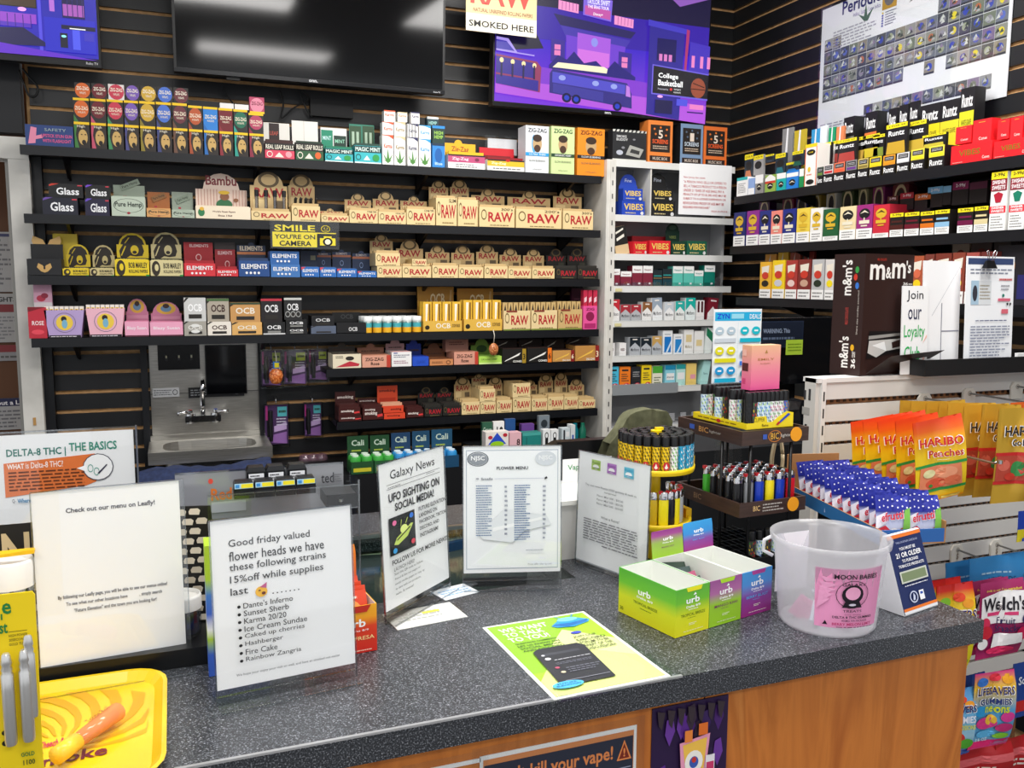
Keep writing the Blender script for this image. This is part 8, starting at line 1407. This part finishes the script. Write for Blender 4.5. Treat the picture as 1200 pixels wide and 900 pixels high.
w_, h_ = size(1120, 868, 1190, 930, 1.5); b3_ = bag(w_, h_, .02, mat('#c02a30', .3), [R_(0, .5, 1, .7, '#e86a70'), L_(.1, .2, .9, .45, 2, '#f0e0d8')]); hang(b3_, ((1150, 872, 1.50), (1195, 862, 1.50)), 'red candy bag', 'at the bottom right corner', 'red candy bags')
w_, h_ = size(1192, 595, 1215, 625, 1.6); b4_ = bag(w_, h_ * 1.3, .012, mat('#2a4ab8', .3), [R_(0, 0, 1, .4, '#e8d830')]); hang(b4_, ((1204, 598, 1.58),), 'small blue and yellow bag', 'at the right edge under golden bags', 'small blue bags')
# ---------------------------------------------------------------- tray of wrapped gummies
TR = -.23; TO = V((1.285, 1.285, onY(1052, 640, 1.27).z)); TX_ = V((math.cos(TR), math.sin(TR), 0)); TY_ = V((-math.sin(TR), math.cos(TR), 0)); L2, W2 = .42, .14
tY = tag(empty('gummy_tray', TO, TR), 'brown cardboard tray packed with navy dotted gummy packets', 'tray'); CB = mat('#a8784a', .7)
MB().box(0, W2, 0, L2, 0, .003, CB).box(0, .003, 0, L2, .003, .03, CB).box(W2 - .003, W2, 0, L2, .003, .045, CB).box(.003, W2 - .003, L2 - .003, L2, .003, .10, CB).box(.003, W2 - .003, 0, .003, .003, .03, mat('#2a62a8')).art((0, L2, 0), (0, -1, 0), FU, L2, .03, [R_(0, 0, 1, 1, '#2f6ea8')]).build('carton_tray', tY)
tag(MB().box(.005, .07, .03, .26, ZC + .0005 - TO.z, -.0006, mat('#15161a')).build('black_stand', None, TO, TR), 'black stand under the gummy packet tray', 'stand')
wp_, hp_ = .070, .086
ep = [R_(0, .62, 1, 1, '#27309a'), P_([(.0, .2), (.35, .36), (.3, .6), (0, .5)], '#ece8f0'), P_([(.02, .2), (.3, .3), (.5, .16), (.45, .1), (.2, .2)], '#c82a3a'), E_(.3, .12, .12, .08, '#d88a5a'), E_(.55, .14, .1, .1, '#e8e4e0'), E_(.8, .16, .12, .1, '#a85a3a'), P_([(.78, .2), (1, .24), (1, .72), (.84, .66)], '#7ab84a'), B_('efrutti', .12, .36, .8, .58, '#f6f0f4', .1), B_('efrutti', .14, .37, .78, .57, '#d0203a', .1)]
for k in range(7):
    for j in range(2): ep.append(E_(.1 + k * .13, .72 + j * .16 + .03 * (k % 2), .025, .02, '#e8e8f4'))
be = bag(wp_, hp_, .010, bagstops(hp_, [(0, '#cfd4e4'), (.5, '#b8bcdc'), (.62, '#2c3494'), (1, '#2a3298')]), ep)
q = None; k_ = 0
for r in range(11):
    for j in range(2):
        q = be.build('gummy_packet') if q is None else share(q, 'gummy_packet', None)
        q.location = TO + TX_ * (W2 - .036 - j * .066 + .004 * math.sin(r)) + TY_ * (.034 + r * (L2 - .05) / 11) + V((0, 0, .09 + .003 * math.sin(r * 2 + j))); q.rotation_euler = (-.2, .05 * math.sin(r + j), TR + .08 * math.sin(2 * r)); pool(q, 'navy dotted gummy packet', 'in %s row of tray' % ORD[r], 'packet', 'gummy packets in the tray', -j)
# ---------------------------------------------------------------- dark clutter behind the lighter stand
A, B = onY(834, 460, 2.2), onY(893, 362, 2.2); w_, h_ = B.x - A.x, B.z - A.z
def pouch_(cx, cy, c): return [E_(cx - .12, cy, .09, .05, c), E_(cx + .12, cy, .09, .05, c), R_(cx - .16, cy - .01, cx - .08, cy + .01, '#ffffff'), R_(cx + .08, cy - .01, cx + .16, cy + .01, '#ffffff')]
sp = [R_(.02, .86, .98, .965, '#2ab0e0'), B_('ZYN', .06, .885, .32, .945, '#1c3ad0'), R_(.36, .885, .62, .945, '#9adcf0'), B_('DEALS', .74, .88, .98, .94, '#e8f6fc'), R_(.5, .1, .505, .85, '#d0e4ee')]
for cx, cy, c, b in ((.24, .74, '#b8ccd8', '#d0d8e0'), (.76, .74, '#1cc0d0', '#1cb8d0'), (.24, .5, '#e8e020', '#e8e020'), (.76, .46, '#8a9aa8', '#3a78d8'), (.24, .26, '#1c9ad8', '#1cb0d8'), (.76, .22, '#3a8a9a', '#1c5ac8'), (.3, .06, '#4a6a70', '#ccc')): sp += pouch_(cx, cy, c) + [R_(cx - .22, cy - .14, cx + .22, cy - .09, b)]
tag(MB().box(0, w_, 0, .004, 0, h_, '#f2f6f8').box(w_ * .3, w_ * .7, .004, .05, -.30, h_ * .5, CLEAR).box(0, w_, 0, .06, -.302, -.30, CLEAR).art((0, 0, 0), FX, FU, w_, h_, sp).build('poster_stand', None, A), 'white and cyan pouch price poster behind the pink box', 'poster')
DK = mat('#0b0c0e', .35); DK2 = mat('#15171b', .6)
def dbox(nm_, u0, v0, u1, v1, Y, d_, c, sp, lab, cat):
    A, B = onY(u0, v1, Y), onY(u1, v0, Y); w, h = B.x - A.x, B.z - A.z
    return tag(MB().box(0, w, 0, d_, 0, h, c).art((0, 0, 0), FX, FU, w, h, sp).build(nm_, None, A), lab, cat)
fl = onY(900, 560, 2.25)
BT = onY(930, 520, 2.30).z
tag(MB().box(1.48, 2.38, 2.30, 2.60, .0, BT - .002, DK2).build('back_cabinet'), 'dark low cabinet between gondola and cigarette rack', 'cabinet')
A, B = onY(884, 452, 2.45), onY(977, 372, 2.45); w_, h_ = B.x - A.x, B.z - A.z
mo = tag(empty('computer_monitor', (A.x, 2.45, BT)), 'dark glossy computer monitor behind the lighters and brown box', 'monitor'); zz_ = A.z - BT
MB().box(0, w_, .003, .03, zz_, zz_ + h_, mat('#0a0b0e', .15)).build('screen_panel', mo); MB().box(w_ * .4, w_ * .6, .03, .05, .01, zz_ + h_ * .4, DK).box(w_ * .2, w_ * .8, -.02, .12, 0, .012, DK).build('monitor_stand', mo)
dbox('warning_card', 887, 376, 942, 408, 2.42, .002, '#16233a', [R_(.02, .04, .98, .96, '#101a2c'), B_('WARNING: This', .12, .55, .7, .72, '#8a98b0'), L_(.12, .25, .8, .45, 1, '#5a6880')], 'dark blue warning card in front of the monitor', 'card')
o = dbox('shelf_tag', 921, 398, 941, 416, 2.38, .002, '#a8c83a', [L_(.1, .2, .9, .8, 3, '#6a8a1c')], 'yellow-green tag hanging before the dark monitor', 'tag')
g = random.Random(11)
def crump(nm_, u, v, Y, sx, sy, sz, c, lab, cat, seed=1):
    g = random.Random(seed); m = MB(); n = 12; prof = []
    vs = []; P = onY(u, v, Y)
    for j in range(7):
        ph = math.pi * j / 6
        for k in range(n): a = 6.28318 * k / n; r = 1 + g.uniform(-.22, .22); P.z = BT + .002; vs.append((sx * math.sin(ph) * math.cos(a) * r, sy * math.sin(ph) * math.sin(a) * r, sz - sz * math.cos(ph) * (1 + g.uniform(-.05, .05))))
    m.add(vs, [(j * n + k, j * n + (k + 1) % n, (j + 1) * n + (k + 1) % n, (j + 1) * n + k) for j in range(6) for k in range(n)], c, False)
    return tag(m.build(nm_, None, P), lab, cat)
crump('black_bag', 925, 520, 2.38, .085, .05, .07, mat('#0d0e11', .3), 'crumpled glossy black bag on the dark cabinet', 'bag', 3)
crump('black_bag', 962, 518, 2.38, .06, .05, .10, mat('#121418', .4), 'smaller crumpled black bag beside the gondola upright', 'bag', 5)
crump('black_bag', 893, 520, 2.38, .06, .05, .09, mat('#0b0c0f', .35), 'tall crumpled black bag behind the lighter stand', 'bag', 8)
A = onY(953, 485, 2.2); B = onY(968, 451, 2.2); w_, h_ = B.x - A.x, B.z - A.z
dbox('label_pouch', 953, 455, 968, 519, 2.33, .02, '#17181c', [R_(.08, .6, .92, .9, '#d8dadc'), R_(.2, .66, .8, .7, '#6a7078'), T_('SUPRA', .2, .76, .8, .81, '#2a2a2e')], 'black pouch with white label standing left of the gondola upright', 'pouch')
for u, l in ((945, 'left'), (954, 'right')):
    P = onY(u, 508, 2.33); P.z = BT + .001; q = MB().lathe([(.008, 0), (.014, .03), (.013, .06), (.007, .075)], mat('#38a8c8', .3), 12, sy=.6).tube([(-.012, 0, .02), (-.016, 0, .05), (-.01, 0, .09), (0, 0, .1), (.01, 0, .09), (.016, 0, .05), (.012, 0, .02)], .004, '#1c1e26', 6); tag(q.build('grip_tool', None, P), 'teal and dark oval-handled tool, %s of the pair' % l, 'tool', 'teal handled tools')
P = onY(974, 532, 2.33); P.z = BT + .001; q = MB().hexa([(-.02, -.02, 0), (.02, -.02, 0), (.02, .02, 0), (-.02, .02, 0), (-.008, -.01, .04), (.012, -.01, .04), (.012, .01, .04), (-.008, .01, .04)], '#1c48b8').box(-.012, .014, -.01, .01, .04, .047, '#e8d820'); tag(q.build('blue_bottle', None, P), 'small blue bottle with yellow cap near the gondola foot', 'bottle')
q = MB(); rr_ = []
for k in range(25): a = 6.28318 * k / 24; rr_.append((.018 * math.cos(a), .004 * math.sin(2 * a), .055 * math.sin(a)))
q.tube(rr_, .003, '#b8a888', 6); rr_ = [(x * .7 + .004, y + .004, z * .92) for x, y, z in rr_]; q.tube(rr_, .003, '#a89878', 6)
tag(q.build('looped_cord', None, onP(911, 533, W0 + e2 * (w2 + .01), e2)), 'beige looped cord hanging behind the lower lighter tray', 'cord')
tag(MB().hexa([(0, 0, 0), (.05, 0, -.01), (.05, .002, -.01), (0, .002, 0), (-.01, 0, .10), (.03, 0, .12), (.03, .002, .12), (-.01, .002, .10)], PAPER).build('white_paper', None, onY(962, 552, 1.95)), 'white paper corner peeking left of the gondola upright', 'paper')
# olive jacket hanging over a dark chair back
Pj = onY(733, 522, 2.35)
q = MB(); nx_, nz_ = 14, 9; OL = noisemat('olive_cloth', [(.3, '#4f5038'), (.7, '#6b6c50')], 40, 3, .85, bump=.3)
vs = []
for j in range(nz_ + 1):
    for i in range(nx_ + 1):
        s_ = i / nx_; t_2 = j / nz_; x = -.08 + .21 * s_; top = .12 * math.sin(min(1, s_ * 1.25) * math.pi * .62 + .1) ** .8 if s_ < 1 else .08
        vs.append((x - .03 * (1 - s_) * (1 - t_2), -.05 * math.sin(t_2 * 1.5) + .012 * math.sin(s_ * 14 + t_2 * 3), -.12 + (top + .12) * t_2))
q.add(vs, [(j * (nx_ + 1) + i, j * (nx_ + 1) + i + 1, (j + 1) * (nx_ + 1) + i + 1, (j + 1) * (nx_ + 1) + i) for j in range(nz_) for i in range(nx_)], OL, True)
q.add([(x, y + .05, z) for x, y, z in vs], [tuple(reversed((j * (nx_ + 1) + i, j * (nx_ + 1) + i + 1, (j + 1) * (nx_ + 1) + i + 1, (j + 1) * (nx_ + 1) + i))) for j in range(nz_) for i in range(nx_)], OL, True)
n_ = nz_ * (nx_ + 1); tp_ = [vs[n_ + i] for i in range(nx_ + 1)] + [(x, y + .05, z) for x, y, z in [vs[n_ + i] for i in range(nx_ + 1)]]
q.add(tp_, [(i, i + 1, nx_ + 2 + i, nx_ + 1 + i) for i in range(nx_)], OL, True)
tag(q.build('olive_jacket', None, Pj), 'olive green jacket draped over chair back behind lighter carousel', 'jacket')
ch = tag(empty('office_chair', (Pj.x - .12, 2.43, 0), math.pi), 'black chair under the olive jacket behind the counter', 'chair')
MB().prism([(-.2, 0), (.2, 0), (.22, .3), (.19, .40), (.1, .44), (-.1, .44), (-.19, .40), (-.22, .3)], .02, .06, DK).build('backrest', ch, (0, 0, Pj.z - .42)); MB().box(-.22, .22, -.42, .0, .44, .5, DK).build('seat', ch); MB().lathe([(.03, 0.06), (.03, .44)], DK, 12, (0, -.2, 0)).box(-.25, .25, -.22, -.18, .02, .06, DK).box(-.02, .02, -.45, .05, .02, .06, DK).box(-.02, .02, .0, .03, .45, Pj.z - .3, DK).build('base', ch)
name_pool()
